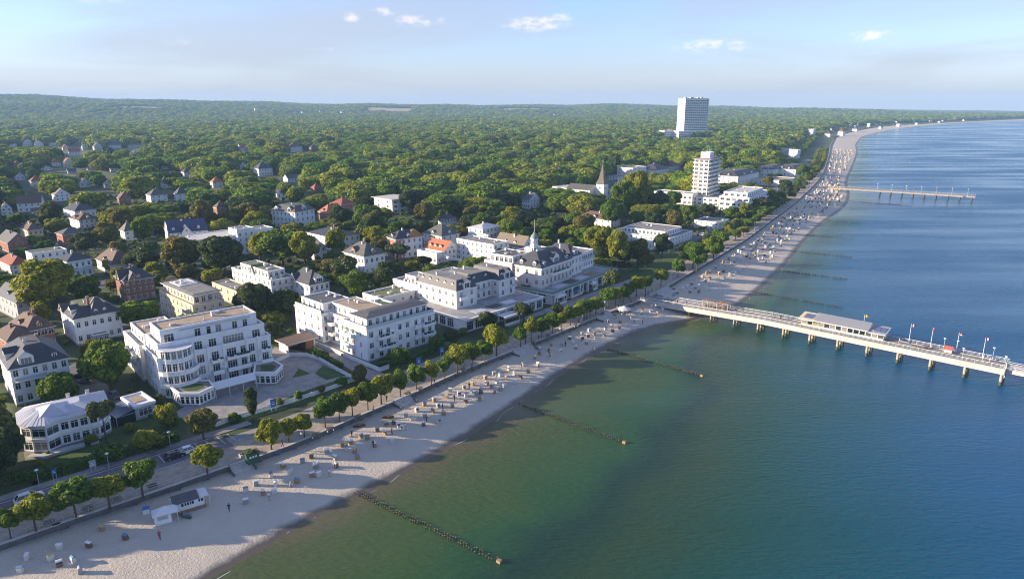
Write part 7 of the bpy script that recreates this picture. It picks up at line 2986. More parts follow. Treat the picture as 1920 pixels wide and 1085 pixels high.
def leaves(centers, normals, size, rg):
    n = len(centers)
    nr = normals / np.linalg.norm(normals, axis=1, keepdims=True)
    r = rg.normal(size=(n, 3))
    t = np.cross(nr, r)
    t /= np.linalg.norm(t, axis=1, keepdims=True)
    bt = np.cross(nr, t)
    s = (size * rg.uniform(.65, 1.35, n))[:, None] * .5
    asp = rg.uniform(.6, 1.0, n)[:, None]
    v = np.stack([centers - t * s - bt * s * asp, centers + t * s * .9 - bt * s * asp * .7, centers + t * s + bt * s * asp, centers - t * s * .8 + bt * s * asp * .9], 1)
    return v.reshape(-1, 3)


def quads_mesh(name, v, m, extra=None):
    nq = len(v) // 4
    me = bpy.data.meshes.new(name)
    if extra is not None:
        ev, ef = extra
        allv = np.concatenate([v, ev])
    else:
        ev, ef = np.zeros((0, 3)), []
        allv = v
    me.vertices.add(len(allv))
    me.vertices.foreach_set('co', allv.astype(np.float32).ravel())
    loops = np.concatenate([np.arange(nq * 4), (np.array(ef).ravel() + len(v)) if len(ef) else np.zeros(0)]).astype(np.int32)
    me.loops.add(len(loops))
    me.loops.foreach_set('vertex_index', loops)
    tot = nq + len(ef)
    me.polygons.add(tot)
    ls = np.concatenate([np.arange(nq) * 4, nq * 4 + np.arange(len(ef)) * (len(ef[0]) if len(ef) else 1)]).astype(np.int32)
    me.polygons.foreach_set('loop_start', ls)
    me.update(calc_edges=True)
    me.materials.append(m)
    return me


def sph(n, rg):
    d = rg.normal(size=(n, 3))
    return d / np.linalg.norm(d, axis=1, keepdims=True)


def crown_mesh(name, Rr, Hh, cz, nl, nleaf, leaf, seed, m, lobe=(.34, .5), spread=.62, core=True, low=-.35, rough=.72):
    rg = np.random.default_rng(seed)
    C = [np.array([0, 0, cz])]
    S = [np.array([Rr * .74, Rr * .74, Hh * .76])]
    for i in range(nl):
        for _ in range(30):
            d = sph(1, rg)[0]
            if d[2] > low:
                break
        C.append(np.array([0, 0, cz]) + d * np.array([Rr, Rr, Hh]) * spread * rg.uniform(.85, 1.12))
        r = rg.uniform(*lobe)
        S.append(np.array([Rr * r, Rr * r, Rr * r * rg.uniform(.75, 1.0)]))
    C, S = np.array(C), np.array(S)
    area = (S[:, 0] * S[:, 2]) ** 1.0
    pick = rg.choice(len(C), size=int(nleaf * 1.9), p=area / area.sum())
    d = sph(len(pick), rg)
    rad = 1.0 - np.abs(rg.normal(0, .10, len(pick)))
    pos = C[pick] + d * S[pick] * rad[:, None]
    inside = np.zeros(len(pos), bool)
    for i in range(len(C)):
        q = (((pos - C[i]) / S[i]) ** 2).sum(1)
        inside |= (q < .62) & (pick != i)
    ok = ~inside & (pos[:, 2] > cz - Hh * 1.02)
    pos, nrm = pos[ok][:nleaf], (d / S[pick])[ok][:nleaf]
    nrm = nrm / np.linalg.norm(nrm, axis=1, keepdims=True) + rg.normal(0, rough, (len(pos), 3))
    v = leaves(pos, nrm, leaf, rg)
    extra = None
    if core:
        ev, ef = [], []
        for c, s in zip(C, S):
            k0 = len(ev)
            nu, nv = 7, 5
            for j in range(nv):
                ph = math.pi * (j + .5) / nv
                for i in range(nu):
                    th = 2 * math.pi * i / nu
                    ev.append(c + s * .64 * np.array([math.sin(ph) * math.cos(th), math.sin(ph) * math.sin(th), math.cos(ph)]))
            for j in range(nv - 1):
                for i in range(nu):
                    a, b_ = k0 + j * nu + i, k0 + j * nu + (i + 1) % nu
                    ef.append((a, a + nu, b_ + nu, b_))
        extra = (np.array(ev), np.array(ef))
    return quads_mesh(name, v, m, extra)


def trunk_mesh(h, r, branch, seed):
    rd_ = random.Random(seed)
    mb = MB()
    mb.cyl((0, 0, -.3), (0, 0, h * .5), r * 1.25, r * .9, BARK, 7, False)
    mb.cyl((0, 0, h * .5), (rd_.uniform(-.1, .1), rd_.uniform(-.1, .1), h), r * .9, r * .5, BARK, 7, False)
    for k in range(branch):
        a = 2 * math.pi * k / branch + rd_.uniform(-.3, .3)
        z = h * rd_.uniform(.5, .8)
        L_ = h * rd_.uniform(.3, .45)
        mb.cyl((0, 0, z), (L_ * .7 * math.cos(a), L_ * .7 * math.sin(a), z + L_ * .7), r * .5, r * .15, BARK, 5, False)
    return mb.mesh('trunk')


# prototypes: (crown mesh, trunk mesh, nominal width, nominal height)
PROM = [(crown_mesh('crown', 2.7, 2.6, 5.0, 9 + 2 * i, 2100, .50, 100 + i, LM['green'], (.24 + .02 * i, .5), .70, low=-.7), trunk_mesh(5.4, .16, 6, i), 5.7, 7.7) for i in range(7)]
BROAD = [(crown_mesh('crown', 5.4, 5.6, 7.8, 13 + 2 * i, 4200, .72, 200 + i, LM['green'], (.24, .46), .72, low=-.55), trunk_mesh(8.0, .32, 6, 40 + i), 11.2, 13.6) for i in range(8)]
PINE = [(crown_mesh('crown', 3.6, 1.9, 7.4, 10, 1700, .55, 300 + i, LM['pine'], (.3, .44), .75, False, -.1), trunk_mesh(7.2, .22, 6, 60 + i), 7.6, 9.6) for i in range(2)]
COLUMN = [(crown_mesh('crown', 1.5, 4.2, 4.9, 9, 2200, .42, 400, LM['dark'], (.5, .7), .55), trunk_mesh(4.0, .16, 3, 80), 3.2, 9.3)]
SHRUB = [(crown_mesh('crown', 1.6, 1.25, 1.25, 8, 900, .34, 500 + i, LM['green'], (.34, .5), .62), trunk_mesh(1.2, .08, 4, 90 + i), 3.3, 2.6) for i in range(3)]
PROTO = {'prom': PROM, 'broad': BROAD, 'pine': PINE, 'column': COLUMN, 'shrub': SHRUB}
TNAME = {'prom': 'promenade_tree', 'broad': 'broadleaf_tree', 'pine': 'pine_tree', 'column': 'columnar_tree', 'shrub': 'garden_shrub'}
TREES = []      # (x, y, radius) of trees already standing
_tr = random.Random(21)


def put_tree(kind, x, y, z, w, h, col, label, group=None):
    pr = _tr.choice(PROTO[kind])
    o = thing(TNAME[kind], label, 'tree' if kind != 'shrub' else 'shrub', (x, y, z - .02), _tr.uniform(0, 6.28), group)
    o.scale = (w / pr[2], w / pr[2] * _tr.uniform(.92, 1.08), h / pr[3])
    c = obj('crown', pr[0], o)
    if col:
        c.material_slots[0].link = 'OBJECT'
        c.material_slots[0].material = LM[col]
    obj('trunk', pr[1], o)
    TREES.append((x, y, w / 2))


def tree_px(kind, bx, by, top, wpx, col, label, group=None, z=3.0):
    p = G(bx, by, z)
    h = ztop(p, top) - z
    dep = p.y * _C + (HCAM - z - h / 2) * _S
    put_tree(kind, p.x, p.y, z, wpx * dep / 1300.0 * (1.1 if kind == 'prom' else 1.0), h, col, label, group)


PR = [(21, 1010, 950, 36), (68, 996, 927, 58), (143, 970, 899, 62), (206, 951, 889, 60), (268, 929, 862, 57), (389, 887, 833, 53), (509, 842, 785, 48), (542, 828, 783, 30), (571, 819, 776, 36), (610, 801, 743, 40),
      (637, 791, 737, 32), (661, 779, 725, 42), (690, 768, 716, 34), (715, 758, 699, 46), (751, 744, 693, 38), (781, 731, 683, 33), (809, 721, 676, 31), (834, 710, 668, 26), (857, 701, 645, 40), (885, 689, 640, 33), (909, 680, 637, 31), (931, 668, 606, 44), (976, 651, 613, 25),
      (996, 641, 595, 28), (1016, 633, 595, 27), (1035, 625, 585, 33), (1052, 617, 583, 25), (1069, 610, 572, 27), (1085, 603, 568, 27), (1095, 598, 560, 29), (1106, 594, 562, 22), (1117, 589, 556, 29), (1140, 578, 537, 33), (1154, 572, 540, 23), (1168, 567, 538, 25), (1180, 561, 529, 24), (1193, 556, 516, 30), (1210, 550, 517, 24), (1239, 537, 504, 24), (1271, 520, 485, 25), (1299, 503, 456, 38)]
ORD = 'first second third fourth fifth sixth seventh eighth ninth tenth eleventh'.split()
SEG = [(0, 'from the photo edge towards the green kiosk'), (6, 'after the green kiosk'), (15, 'past the steps of the courtyard hotel'), (22, 'past the rounded steps'), (32, 'past the steps before the pier'), (38, 'beyond the pier root')]
for n, (bx, by, tp, wp) in enumerate(PR):
    sg = [q for q in SEG if q[0] <= n][-1]
    tree_px('prom' if n != 6 else 'broad', bx, by, tp, wp, 'bright' if n % 5 in (1, 3) else None if n not in (5, 7, 8) else 'bright', f'round promenade tree, {ORD[n - sg[0]]} of the row {sg[1]}', 'trees in the promenade row')
s = wall_s(1315, 500)
k = 0
send = wall_s(1556, 285)
while s < send:
    for dd in ((4.0, 13.0) if k % 3 else (9.0,)):
        k += 1
        q = CP(s + _tr.uniform(-2, 2), dd + _tr.uniform(-1, 1))
        put_tree('prom', q.x, q.y, 3.0, _tr.uniform(4.6, 7.6), _tr.uniform(5, 8.5), _tr.choice([None, None, 'dark', 'bright']), 'leafy tree in the belt between far promenade and street', 'trees along the far promenade')
    s += _tr.uniform(7.5, 11) if s < 500 else _tr.uniform(13, 18)

for a in [
    ('broad', 92, 592, 484, 104, 'bright', 'biggest bright spreading tree, standing between the white villas and brick houses'),
    ('broad', 80, 606, 562, 34, 'bright', 'small bright tree in front of the biggest spreading tree'),
    ('broad', 210, 735, 637, 88, 'green', 'tall leafy tree beside the back wing of the stepped hotel'),
    ('broad', 182, 705, 636, 52, 'olive', 'yellowish tree joined to the tall one beside the stepped hotel'),
    ('broad', 116, 762, 699, 66, 'green', 'round tree in front of the white slate-roofed villa'),
    ('pine', 200, 830, 748, 48, 'pine', 'thin open-crowned pine between the veranda villa and annexe'),
    ('shrub', 206, 864, 829, 50, 'green', 'clipped round bush growing at the hedge by the road'),
    ('shrub', 314, 800, 752, 42, 'bright', 'yellow-green bush beside the stepped hotel entrance'),
    ('prom', 279, 850, 806, 40, 'bright', 'young bright tree standing in the hedge'),
    ('prom', 382, 824, 768, 52, 'olive', 'olive-green tree at the end of the hedge by the road'),
    ('column', 475, 790, 715, 27, 'dark', 'slim columnar dark tree at the white fence'),
    ('broad', 476, 604, 526, 72, 'dark', 'big dark tree behind the stepped hotel roof'),
    ('broad', 536, 600, 540, 58, 'dark', 'dark tree below the white gabled villa'),
    ('broad', 350, 515, 440, 78, 'olive', 'olive-tinged big tree before the long white hotel'),
    ('broad', 415, 522, 438, 84, 'dark', 'darkest big tree before the long white hotel'),
    ('broad', 488, 494, 432, 52, 'bright', 'sunlit yellow-green edge tree beside the long white hotel'),
    ('broad', 530, 497, 427, 84, 'green', 'broad dense green tree in the middle of the town gardens'),
    ('broad', 573, 503, 430, 56, 'bright', 'upright bright tree next to the small white gabled house'),
    ('broad', 631, 484, 424, 36, 'bright', 'slender yellow-green tree before the low slate villa'),
    ('prom', 400, 538, 503, 36, 'bright', 'small bright tree behind the apartment block'),
    ('pine', 648, 548, 483, 62, 'pine', 'wide umbrella-shaped pine in front of the hip-roof villa'),
    ('broad', 668, 562, 506, 66, 'green', 'green garden tree behind the courtyard hotel'),
    ('broad', 728, 558, 490, 72, 'dark', 'dark dense tree between the courtyard and mansard hotels'),
    ('pine', 746, 503, 457, 44, 'pine', 'small round pine in front of the half brick villa'),
    ('prom', 935, 498, 463, 22, 'olive', 'small tree growing against the tall plain white house'),
    ('broad', 1157, 503, 429, 50, 'bright', 'bright tall tree beside the turret hotel end block'),
    ('broad', 1120, 482, 421, 50, 'bright', 'bright tree just behind the turret hotel end block'),
    ('broad', 1196, 500, 446, 44, 'olive', 'brownish tree in the park by the promenade'),
    ('broad', 1241, 482, 438, 38, 'dark', 'round dark tree before the long white two-storey building'),
    ('prom', 1210, 505, 475, 30, 'olive', 'small yellowish tree in the park by the pier root'),
    ('pine', 1146, 562, 508, 42, 'pine', 'open pine on the terrace of the turret hotel'),
    ('broad', 1306, 508, 456, 40, 'green', 'tallest tree of the promenade just beyond the pier'),
    ('broad', 1337, 488, 442, 34, 'green', 'large tree on the promenade before the flat white building'),
    ('prom', 753, 690, 648, 36, 'green', 'round garden tree before the courtyard hotel front'),
    ('prom', 846, 652, 620, 30, 'dark', 'dark round tree between courtyard and mansard hotels'),
    ('prom', 818, 660, 628, 26, 'green', 'small round tree at the corner of the courtyard hotel'),
    ('prom', 915, 622, 584, 36, 'dark', 'dark tree standing before the mansard hotel podium'),
    ('prom', 982, 602, 566, 32, 'dark', 'dark round tree at the end of the mansard hotel podium'),
    ('prom', 1046, 596, 568, 24, 'dark', 'dark low tree before the pointed white canopy'),
    ('shrub', 676, 716, 684, 30, 'olive', 'brownish round bush at the corner of the white fence'),
    ('broad', 14, 900, 800, 70, 'dark', 'dark shrubby tree at the photo edge beside the veranda villa'),
    ('broad', 6, 820, 770, 46, 'dark', 'dark tree at the photo edge below the slate-roofed villa'),
    ('broad', 205, 470, 415, 58, 'olive', 'large olive tree between the red brick house and white balconied house'),
    ('broad', 271, 462, 404, 42, 'green', 'round green tree beside the blue-roofed house'),
    ('broad', 160, 478, 436, 50, 'dark', 'very dark round tree before the red brick house'),
    ('broad', 272, 515, 464, 58, 'dark', 'dark brown-green tree above the brown brick villa'),
    ('shrub', 216, 510, 480, 40, 'bright', 'bright yellow-green bush in front of the purple-brown roof'),
    ('broad', 100, 436, 376, 48, 'dark', 'tall dark tree above the flat white house'),
    ('broad', 36, 425, 398, 40, 'green', 'round green tree at the photo edge by the brick houses'),
    ('broad', 386, 432, 372, 50, 'olive', 'olive tree touching the blue slate roof'),
    ('broad', 440, 430, 388, 46, 'olive', 'golden-olive tree behind the long white hotel'),
    ('broad', 500, 575, 545, 34, 'dark', 'dark tree squeezed behind the courtyard hotel back block'),
    ('shrub', 300, 835, 812, 44, 'dark', 'low dark bushes in the garden by the hedge'),
    ('broad', 1192, 402, 317, 52, 'bright', 'tallest bright tree just before the white cube house'),
    ('broad', 1168, 408, 336, 48, 'green', 'green tree beside the tallest bright one near the church'),
    ('broad', 1236, 405, 356, 38, 'dark', 'dark tree before the podium of the balcony tower'),
    ('broad', 1148, 428, 374, 48, 'green', 'round green tree between church and brown-tiled house'),
    ('broad', 1096, 452, 398, 46, 'olive', 'golden-olive tree behind the turret hotel'),
    ('broad', 1070, 444, 396, 48, 'green', 'green tree straight behind the clock turret'),
    ('broad', 1036, 446, 404, 44, 'dark', 'dark tree behind the clock turret hotel roof'),
    ('broad', 1262, 434, 394, 34, 'olive', 'brownish round tree behind the long white two-storey building'),
    ('broad', 1222, 432, 396, 38, 'dark', 'dark tree over the long white two-storey building'),
    ('broad', 1292, 424, 382, 32, 'green', 'green tree at the corner of the balcony tower podium'),
    ('broad', 1324, 412, 380, 30, 'dark', 'dark tree below the balcony tower'),
    ('broad', 1262, 392, 356, 28, 'green', 'small green tree against the podium of the balcony tower'),
    ('broad', 1372, 420, 386, 34, 'green', 'dense tree beside the small flat promenade building'),
    ('broad', 1394, 412, 378, 28, 'bright', 'bright tree standing before the four-storey terrace block'),
    ('broad', 1424, 398, 368, 28, 'olive', 'olive tree at the seaward corner of the terrace block'),
    ('broad', 1445, 384, 352, 28, 'green', 'green tree beyond the terrace block'),
    ('broad', 1470, 362, 336, 26, 'dark', 'dark tree before the low building with wide felt roof'),
    ('broad', 1505, 338, 306, 24, 'green', 'tall tree beside the seaward mansard house'),
    ('broad', 1440, 352, 330, 24, 'olive', 'olive tree between terrace block and mansard houses'),
    ('broad', 640, 430, 384, 44, 'dark', 'dark tree below the orange-roofed brick villa'),
    ('broad', 690, 432, 380, 52, 'green', 'green tree between orange-roofed villa and modern cube house'),
    ('broad', 722, 420, 388, 34, 'bright', 'bright yellow-green tree below the modern cube house'),
    ('broad', 800, 428, 376, 50, 'olive', 'golden tree beside the modern cube house'),
    ('broad', 470, 428, 378, 46, 'olive', 'olive tree beside the corner villa'),
    ('broad', 690, 462, 404, 46, 'dark', 'dark tree behind the hip-roof villa'),
    ('broad', 135, 462, 445, 26, 'green', 'low green tree by the red brick house'),
    ('broad', 66, 466, 440, 40, 'green', 'green tree below the ochre brick house'),
    ('shrub', 560, 748, 733, 24, 'green', 'low green bush inside the white fence, mid-way'),
    ('shrub', 602, 736, 722, 20, 'olive', 'brownish low bush inside the white fence'),
    ('shrub', 640, 722, 706, 24, 'green', 'green bush near the corner of the white fence'),
    ('shrub', 522, 760, 746, 22, 'bright', 'bright low bush beside the tall blue sign'),
    ('shrub', 440, 790, 774, 26, 'green', 'bush at the near end of the white fence'),
    ('shrub', 604, 672, 656, 26, 'green', 'round bush at the brown-roofed entrance pavilion'),
    ('shrub', 298, 762, 738, 26, 'dark', 'dark bush between annexe and stepped hotel'),
    ('shrub', 300, 716, 690, 30, 'dark', 'dark bush at the back wing of the stepped hotel'),
    ('broad', -30, 960, 850, 60, 'green', 'tree just past the photo edge whose shadow crosses the promenade'),
    ('broad', -60, 930, 820, 70, 'dark', 'garden tree past the photo edge shading the near sand'),
]:
    if a[4] > 0:
        tree_px(*a)


# hedges
def hedge(pts, w, h, lab):
    P_ = [G(x, y, 3.0) for x, y in pts]
    o = thing('hedge', lab, 'hedge', P_[0])
    rg = np.random.default_rng(len(pts) * 7 + int(abs(P_[0].x)))
    vs, cb = [], MB()
    for a, b_ in zip(P_[:-1], P_[1:]):
        dv = (b_ - a).xy
        L_ = dv.length
        dv.normalize()
        nn = Vector((-dv.y, dv.x))
        n = int(L_ * (w + 2 * h) * 16)
        u = rg.uniform(0, L_, n)
        k = rg.uniform(-(h + w / 2), h + w / 2, n)
        side = np.abs(k) > w / 2
        off_ = np.where(side, np.sign(k) * w / 2, k) + rg.normal(0, .07, n)
        zz_ = np.where(side, h - (np.abs(k) - w / 2), h) + rg.normal(0, .07, n) + .12 * np.sin(u * 1.3)
        c = np.stack([a.x + dv.x * u + nn.x * off_ - P_[0].x, a.y + dv.y * u + nn.y * off_ - P_[0].y, zz_], 1)
        nr = np.stack([np.where(side, np.sign(k) * nn.x, 0), np.where(side, np.sign(k) * nn.y, 0), np.where(side, .15, 1)], 1) + rg.normal(0, .4, (n, 3))
        vs.append(leaves(c, nr, .34, rg))
        q = [a.xy - P_[0].xy, b_.xy - P_[0].xy]
        e = nn * (w / 2 - .1)
        cb.prism([tuple(q[0] - e), tuple(q[1] - e), tuple(q[1] + e), tuple(q[0] + e)], 0, h - .12, LM['dark'])
    me = quads_mesh('foliage', np.concatenate(vs), LM['green'])
    obj('foliage', me, o)
    cb.build('branches', o)


hedge([(-30, 912), (60, 898), (118, 887), (200, 864), (270, 843), (335, 825)], 2.0, 1.9, 'long thick clipped hedge between the gardens and the road')
hedge([(705, 690), (770, 678), (830, 652)], 1.4, 1.4, 'clipped hedge along the lawn of the courtyard hotel')
hedge([(586, 660), (612, 676), (640, 690)], 1.4, 1.5, 'clipped hedge inside the curved white fence')
hedge([(1000, 618), (1040, 600)], 1.2, 1.3, 'short hedge at the terrace of the mansard hotel')


# garden trees past the edge of the view, whose long shadows lie across the near sand
for k in range(15):
    q = CP(-62 + k * 4.6, 24 + (k * 37 % 17))
    put_tree('broad', q.x, q.y, 3.0, 9 + (k * 13 % 4), 12 + (k * 7 % 5), ['green', 'dark', 'olive'][k % 3], 'garden tree behind the hedge past the photo edge', 'garden trees past the edge')


# ---- the woods: nearest trees stand singly, the rest is one mass
def convex_in(pts, poly, margin):
    poly = np.array(poly)
    a = 0.5 * np.sum(poly[:, 0] * np.roll(poly[:, 1], -1) - np.roll(poly[:, 0], -1) * poly[:, 1])
    if a < 0:
        poly = poly[::-1]
    m = np.full(len(pts), -1e9)
    for i in range(len(poly)):
        p, q = poly[i], poly[(i + 1) % len(poly)]
        d = q - p
        l = np.hypot(*d)
        if l < 1e-6:
            continue
        m = np.maximum(m, ((pts[:, 0] - p[0]) * d[1] - (pts[:, 1] - p[1]) * d[0]) / l)
    return m < margin


for pl in ([(118, 690), (160, 672), (240, 770), (200, 800)], [(190, 600), (320, 560), (330, 572), (215, 625)], [(132, 536), (215, 522), (225, 530), (150, 552)], [(560, 632), (596, 622), (640, 640), (690, 690), (770, 716), (742, 728), (690, 712)],
           [(318, 778), (428, 790), (668, 715), (600, 660), (515, 650)], [(950, 610), (1075, 560), (1190, 520), (1215, 535), (1140, 566), (990, 630)]):
    FOOT.append([tuple(G(x, y, 3).xy) for x, y in pl])


def scatter(r0, r1, step, size, dwmin, prob, seed, azm=46):
    rg = np.random.default_rng(seed)
    xs_, ys_ = np.meshgrid(np.arange(-r1 * .78, r1 * .80, step), np.arange(0, r1 * 1.0, step))
    x = xs_.ravel() + rg.uniform(-.42, .42, xs_.size) * step
    y = ys_.ravel() + rg.uniform(-.42, .42, xs_.size) * step
    D = np.hypot(x, y)
    az = np.degrees(np.arctan2(x, y))
    k = (D > r0) & (D <= r1) & (np.abs(az) < azm) & (rg.uniform(size=len(x)) < prob)
    x, y = x[k], y[k]
    dw = sdist(np.stack([x, y], 1), WA)
    k = dw > dwmin
    x, y, dw = x[k], y[k], dw[k]
    w = size * rg.uniform(.6, 1.4, len(x))
    h = w * rg.uniform(.8, 1.4, len(x))
    return x, y, w, h, dw


parts_ = [scatter(190, 420, 8.6, 10.5, 26, .6, 1), scatter(420, 1000, 14.0, 20.0, 52, .97, 2), scatter(1000, 2000, 17.0, 24.0, 60, .97, 3), scatter(2000, 3500, 21, 28, 60, .98, 4), scatter(3500, 6300, 27, 32, 60, .98, 5)]
edge = scatter(600, 2300, 9.5, 9.5, 33, .85, 8)
parts_.append(tuple(v[edge[4] < 66] for v in edge))
n_edge = len(parts_[-1][0])
x, y, w, h, dw = [np.concatenate([p[i] for p in parts_]) for i in range(5)]
h = np.minimum(h * .8, 14.5 + rng.uniform(-5.0, 6.5, len(h)))
h[-n_edge:] = np.minimum(h[-n_edge:], 7.5)
z = zt(x, y, dw)
pts = np.stack([x, y], 1)
ok = np.ones(len(x), bool)
for f in FOOT:
    c = np.mean(f, 0)
    near = np.hypot(x - c[0], y - c[1]) < 150
    idx = np.where(near & ok)[0]
    if len(idx):
        ok[idx[convex_in(pts[idx], f, 0) | (convex_in(pts[idx], f, 2.2) & (w[idx] > 4))]] = False
dep = y * _C + (HCAM - z) * _S
pxc = 960 + 1300 * x / dep
hw_ = w * .5 / dep * 1300


def prow(zz_):
    d_ = y * _C + (HCAM - zz_) * _S
    return 542.5 - 1300 * (y * _S - (HCAM - zz_) * _C) / d_


ytop, ybot = prow(z + h), prow(z + 1.0)
D = np.hypot(x, y)
for x0, x1, y0, y1, dd in VIEWB:
    ok &= ~((pxc + hw_ * .8 > x0) & (pxc - hw_ * .8 < x1) & (ytop < y1) & (ybot > y0) & (D < dd + 2))
for x0, x1, y0, y1, hb_ in SUNB:
    ok &= ~((x > x0) & (x < x1) & (y > y0) & (y < y1) & (h > hb_ * .35 + (x1 - x) * .10) & (D < 700))
# clearings: the field under the hills, the village
ok &= ~((pxc < 78) & (ybot > 243) & (ybot < 254))
FIELDS = [(945, 1085, 4350, 4800), (690, 770, 4200, 4500), (225, 310, 4100, 4350), (1120, 1180, 4500, 4800)]
for a0, a1, r0, r1 in FIELDS:
    ok &= ~((pxc > a0 - 8) & (pxc < a1 + 8) & (D > r0 - 120) & (D < r1 + 10))
for tx, ty, tr_ in TREES:
    if ty < 700:
        ok &= np.hypot(x - tx, y - ty) > tr_ * .75 + w * .28
# keep the road and promenade of the foreground free
x, y, w, h, z, D, dw = x[ok], y[ok], w[ok], h[ok], z[ok], D[ok], dw[ok]
order = np.argsort(D)
NS = 235
_cl = {'green': 'green tree of the town gardens and wood edge', 'bright': 'bright yellow-green tree of the town gardens and wood edge', 'dark': 'dark green tree of the town gardens and wood edge', 'olive': 'olive-brown tree of the town gardens and wood edge'}
for i in order[:NS]:
    c = _tr.choice(['green', 'green', 'dark', 'olive', 'bright', 'bright', 'green'])
    bd = min(BLD, key=lambda q: math.hypot(q[0] - x[i], q[1] - y[i]))
    nm = bd[2]
    for cut in (' with ', ',', ' beside ', ' behind ', ' and ', ' at ', ' among ', ' half ', ' standing ', ' under ', ' showing', ' peeking', ' between ', ' rising ', ' below '):
        nm = nm.split(cut)[0]
    nm = ' '.join(nm.split()[:9])
    close = math.hypot(bd[0] - x[i], bd[1] - y[i]) < 40
    put_tree('broad', x[i], y[i], z[i], w[i], h[i], c, _cl[c].split(' of ')[0] + ' near the ' + nm if close else _cl[c], 'trees of the town gardens and wood edge')
rest_i = order[NS:]


def gn_scatter(name, co, rot, scl, idx, col, label, cat):
    me = bpy.data.meshes.new(name)
    n = len(co)
    me.vertices.add(n)
    me.vertices.foreach_set('co', co.astype(np.float32).ravel())
    for nm, tp, val in (('rot', 'FLOAT', rot), ('pick', 'INT', idx)):
        at = me.attributes.new(nm, tp, 'POINT')
        at.data.foreach_set('value', val.astype(np.float32 if tp == 'FLOAT' else np.int32))
    at = me.attributes.new('scl', 'FLOAT_VECTOR', 'POINT')
    at.data.foreach_set('vector', scl.astype(np.float32).ravel())
    o = obj(name, me)
    tag(o, label, cat, kind='stuff')
    g = bpy.data.node_groups.new(name, 'GeometryNodeTree')
    g.interface.new_socket('Geometry', in_out='INPUT', socket_type='NodeSocketGeometry')
    g.interface.new_socket('Geometry', in_out='OUTPUT', socket_type='NodeSocketGeometry')
    N, L = g.nodes.new, g.links.new
    gi, go = N('NodeGroupInput'), N('NodeGroupOutput')
    ci = N('GeometryNodeCollectionInfo')
    ci.inputs['Collection'].default_value = col
    ci.inputs['Separate Children'].default_value = True
    ci.inputs['Reset Children'].default_value = True
    ip = N('GeometryNodeInstanceOnPoints')
    ip.inputs['Pick Instance'].default_value = True

    def na(nm, tp):
        k_ = N('GeometryNodeInputNamedAttribute')
        k_.data_type = tp
        k_.inputs['Name'].default_value = nm
        return [s_ for s_ in k_.outputs if s_.enabled and s_.name == 'Attribute'][0]
    cx = N('ShaderNodeCombineXYZ')
    L(na('rot', 'FLOAT'), cx.inputs[2])
    mp = N('GeometryNodeMeshToPoints')
    L(gi.outputs[0], mp.inputs['Mesh'])
    L(mp.outputs[0], ip.inputs['Points'])
    L(ci.outputs[0], ip.inputs['Instance'])
    L(na('pick', 'INT'), ip.inputs['Instance Index'])
    L(cx.outputs[0], ip.inputs['Rotation'])
    L(na('scl', 'FLOAT_VECTOR'), ip.inputs['Scale'])
    L(ip.outputs[0], go.inputs[0])
    md = o.modifiers.new('scatter', 'NODES')
    md.node_group = g
    return o


def proto_col(name, meshes):
    c = bpy.data.collections.new(name)
    for i, me in enumerate(meshes):
        o = bpy.data.objects.new(f'{name}_{i:02d}', me)
        c.objects.link(o)
    return c


near_m = [crown_mesh('crown', 1, 1.0, 1.0, 7 + i, 1700, .185, 600 + i, LM['wood'], (.34, .58), .52, rough=.5) for i in range(7)]
far_m = [crown_mesh('crown', 1, 1.0, 1.0, 6 + i, 420, .33, 700 + i, LM['wood'], (.36, .6), .5, rough=.45) for i in range(6)]
con_m = [crown_mesh('crown', .62, 1.25, 1.2, 12, 700, .2, 800 + i, LM['dark'], (.3, .45), .6) for i in range(2)]
PC = proto_col('wood_crown', near_m + con_m + far_m)
nn_ = len(rest_i)
Dr = D[rest_i]
rg = np.random.default_rng(77)
pick = np.where(Dr < 1300, rg.integers(0, 7, nn_), 9 + rg.integers(0, 6, nn_))
pick = np.where((rg.uniform(size=nn_) < .07) & (Dr < 1300), 7 + rg.integers(0, 2, nn_), pick)
sc_ = np.stack([w[rest_i] * .54, w[rest_i] * .54 * rg.uniform(.9, 1.1, nn_), h[rest_i] * .5], 1)
co = np.stack([x[rest_i], y[rest_i], z[rest_i] - .3], 1)
gn_scatter('woodland', co, rg.uniform(0, 6.28, nn_), sc_, pick, PC, 'vast green wood stretching from the town to the hills', 'woodland')

# undergrowth and garden shrubs of the town
xs_, ys_ = np.meshgrid(np.arange(-330, 230, 3.6), np.arange(95, 560, 3.6))
rg = np.random.default_rng(9)
x = xs_.ravel() + rg.uniform(-1.7, 1.7, xs_.size)
y = ys_.ravel() + rg.uniform(-1.7, 1.7, xs_.size)
k = (np.abs(np.degrees(np.arctan2(x, y))) < 45) & (rg.uniform(size=len(x)) < .42)
x, y = x[k], y[k]
pts = np.stack([x, y], 1)
dw = sdist(pts, WA)
k = dw > 21.5
x, y, pts = x[k], y[k], pts[k]
ok = np.ones(len(x), bool)
for f in FOOT:
    ok &= ~convex_in(pts, f, 1.3)
x, y = x[ok], y[ok]
n = len(x)
s1 = rg.uniform(.5, 1.5, n)
gn_scatter('shrubbery', np.stack([x, y, np.full(n, 2.95)], 1), rg.uniform(0, 6.28, n), np.stack([s1, s1, s1 * rg.uniform(.6, 1.1, n)], 1), rg.integers(0, 7, n), PC, 'low garden shrubs filling the plots between the town houses', 'shrubbery')

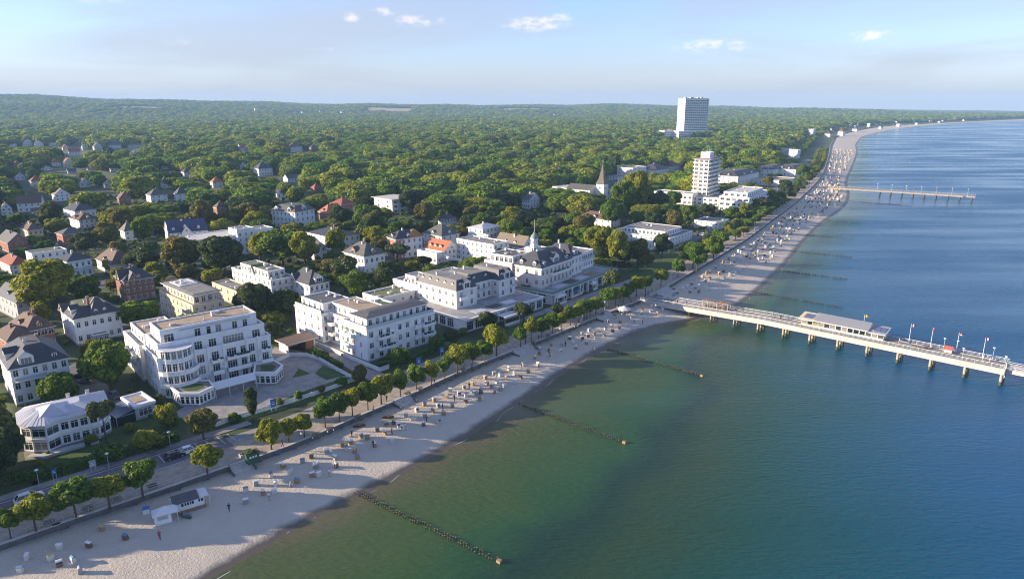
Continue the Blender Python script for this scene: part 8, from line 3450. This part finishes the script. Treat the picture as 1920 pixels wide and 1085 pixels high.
# the pale field below the hills
mb = MB()
FIELD = mat('pale_field', (0.20, 0.21, 0.075), .95, .15, .02)
fp = [[(-60, 253.5), (90, 253.5)], [(-60, 250), (70, 250)], [(-60, 246), (40, 246)], [(-60, 243.5), (10, 243.5)]]
gridp = []
for ra in fp:
    rowp = []
    for t in range(9):
        px = ra[0][0] + (ra[1][0] - ra[0][0]) * t / 8
        q = G(px, ra[0][1], 4)
        zz_ = float(zt(np.array([q.x]), np.array([q.y]))[0]) + .4
        rowp.append((q.x, q.y, zz_))
    gridp.append(rowp)
for a, b_ in zip(gridp[:-1], gridp[1:]):
    for i in range(8):
        mb.quad([a[i], a[i + 1], b_[i + 1], b_[i]], FIELD)
tag(mb.build('field'), kind='structure')
STRAW = mat('stubble_field', (0.36, 0.29, 0.15), .95, .15, .02)
for a0, a1, r0, r1 in FIELDS:
    mb = MB()
    g_ = []
    for i in range(4):
        for j in range(7):
            px = a0 + (a1 - a0) * j / 6
            ux = (px - 960) / 1300 * _C
            dd = r0 + (r1 - r0) * i / 3
            yy = dd / math.hypot(1, ux)
            g_.append((yy * ux, yy, float(zt(np.array([yy * ux]), np.array([yy]))[0]) + 1.0))
    for i in range(3):
        for j in range(6):
            mb.quad([g_[i * 7 + j], g_[i * 7 + j + 1], g_[i * 7 + 8 + j], g_[i * 7 + 7 + j]], STRAW)
    tag(mb.build('field'), kind='structure')

# ------------------------------------------------------------------ the air
hz = bpy.data.materials.new('haze_air')
hz.use_nodes = True
nt = hz.node_tree
nt.nodes.clear()
pv = nt.nodes.new('ShaderNodeVolumePrincipled')
pv.inputs['Color'].default_value = (0.42, 0.68, 1.0, 1)
pv.inputs['Density'].default_value = 0.0001
pv.inputs['Anisotropy'].default_value = 0.0
ou = nt.nodes.new('ShaderNodeOutputMaterial')
nt.links.new(pv.outputs[0], ou.inputs['Volume'])
mb = MB()
mb.box(-9500, 9500, -1500, 9500, -6.5, 175, FRAME)
mb.mats = [hz]
tag(mb.build('haze'), 'pale even haze lying over town, wood and sea', 'haze', kind='stuff')
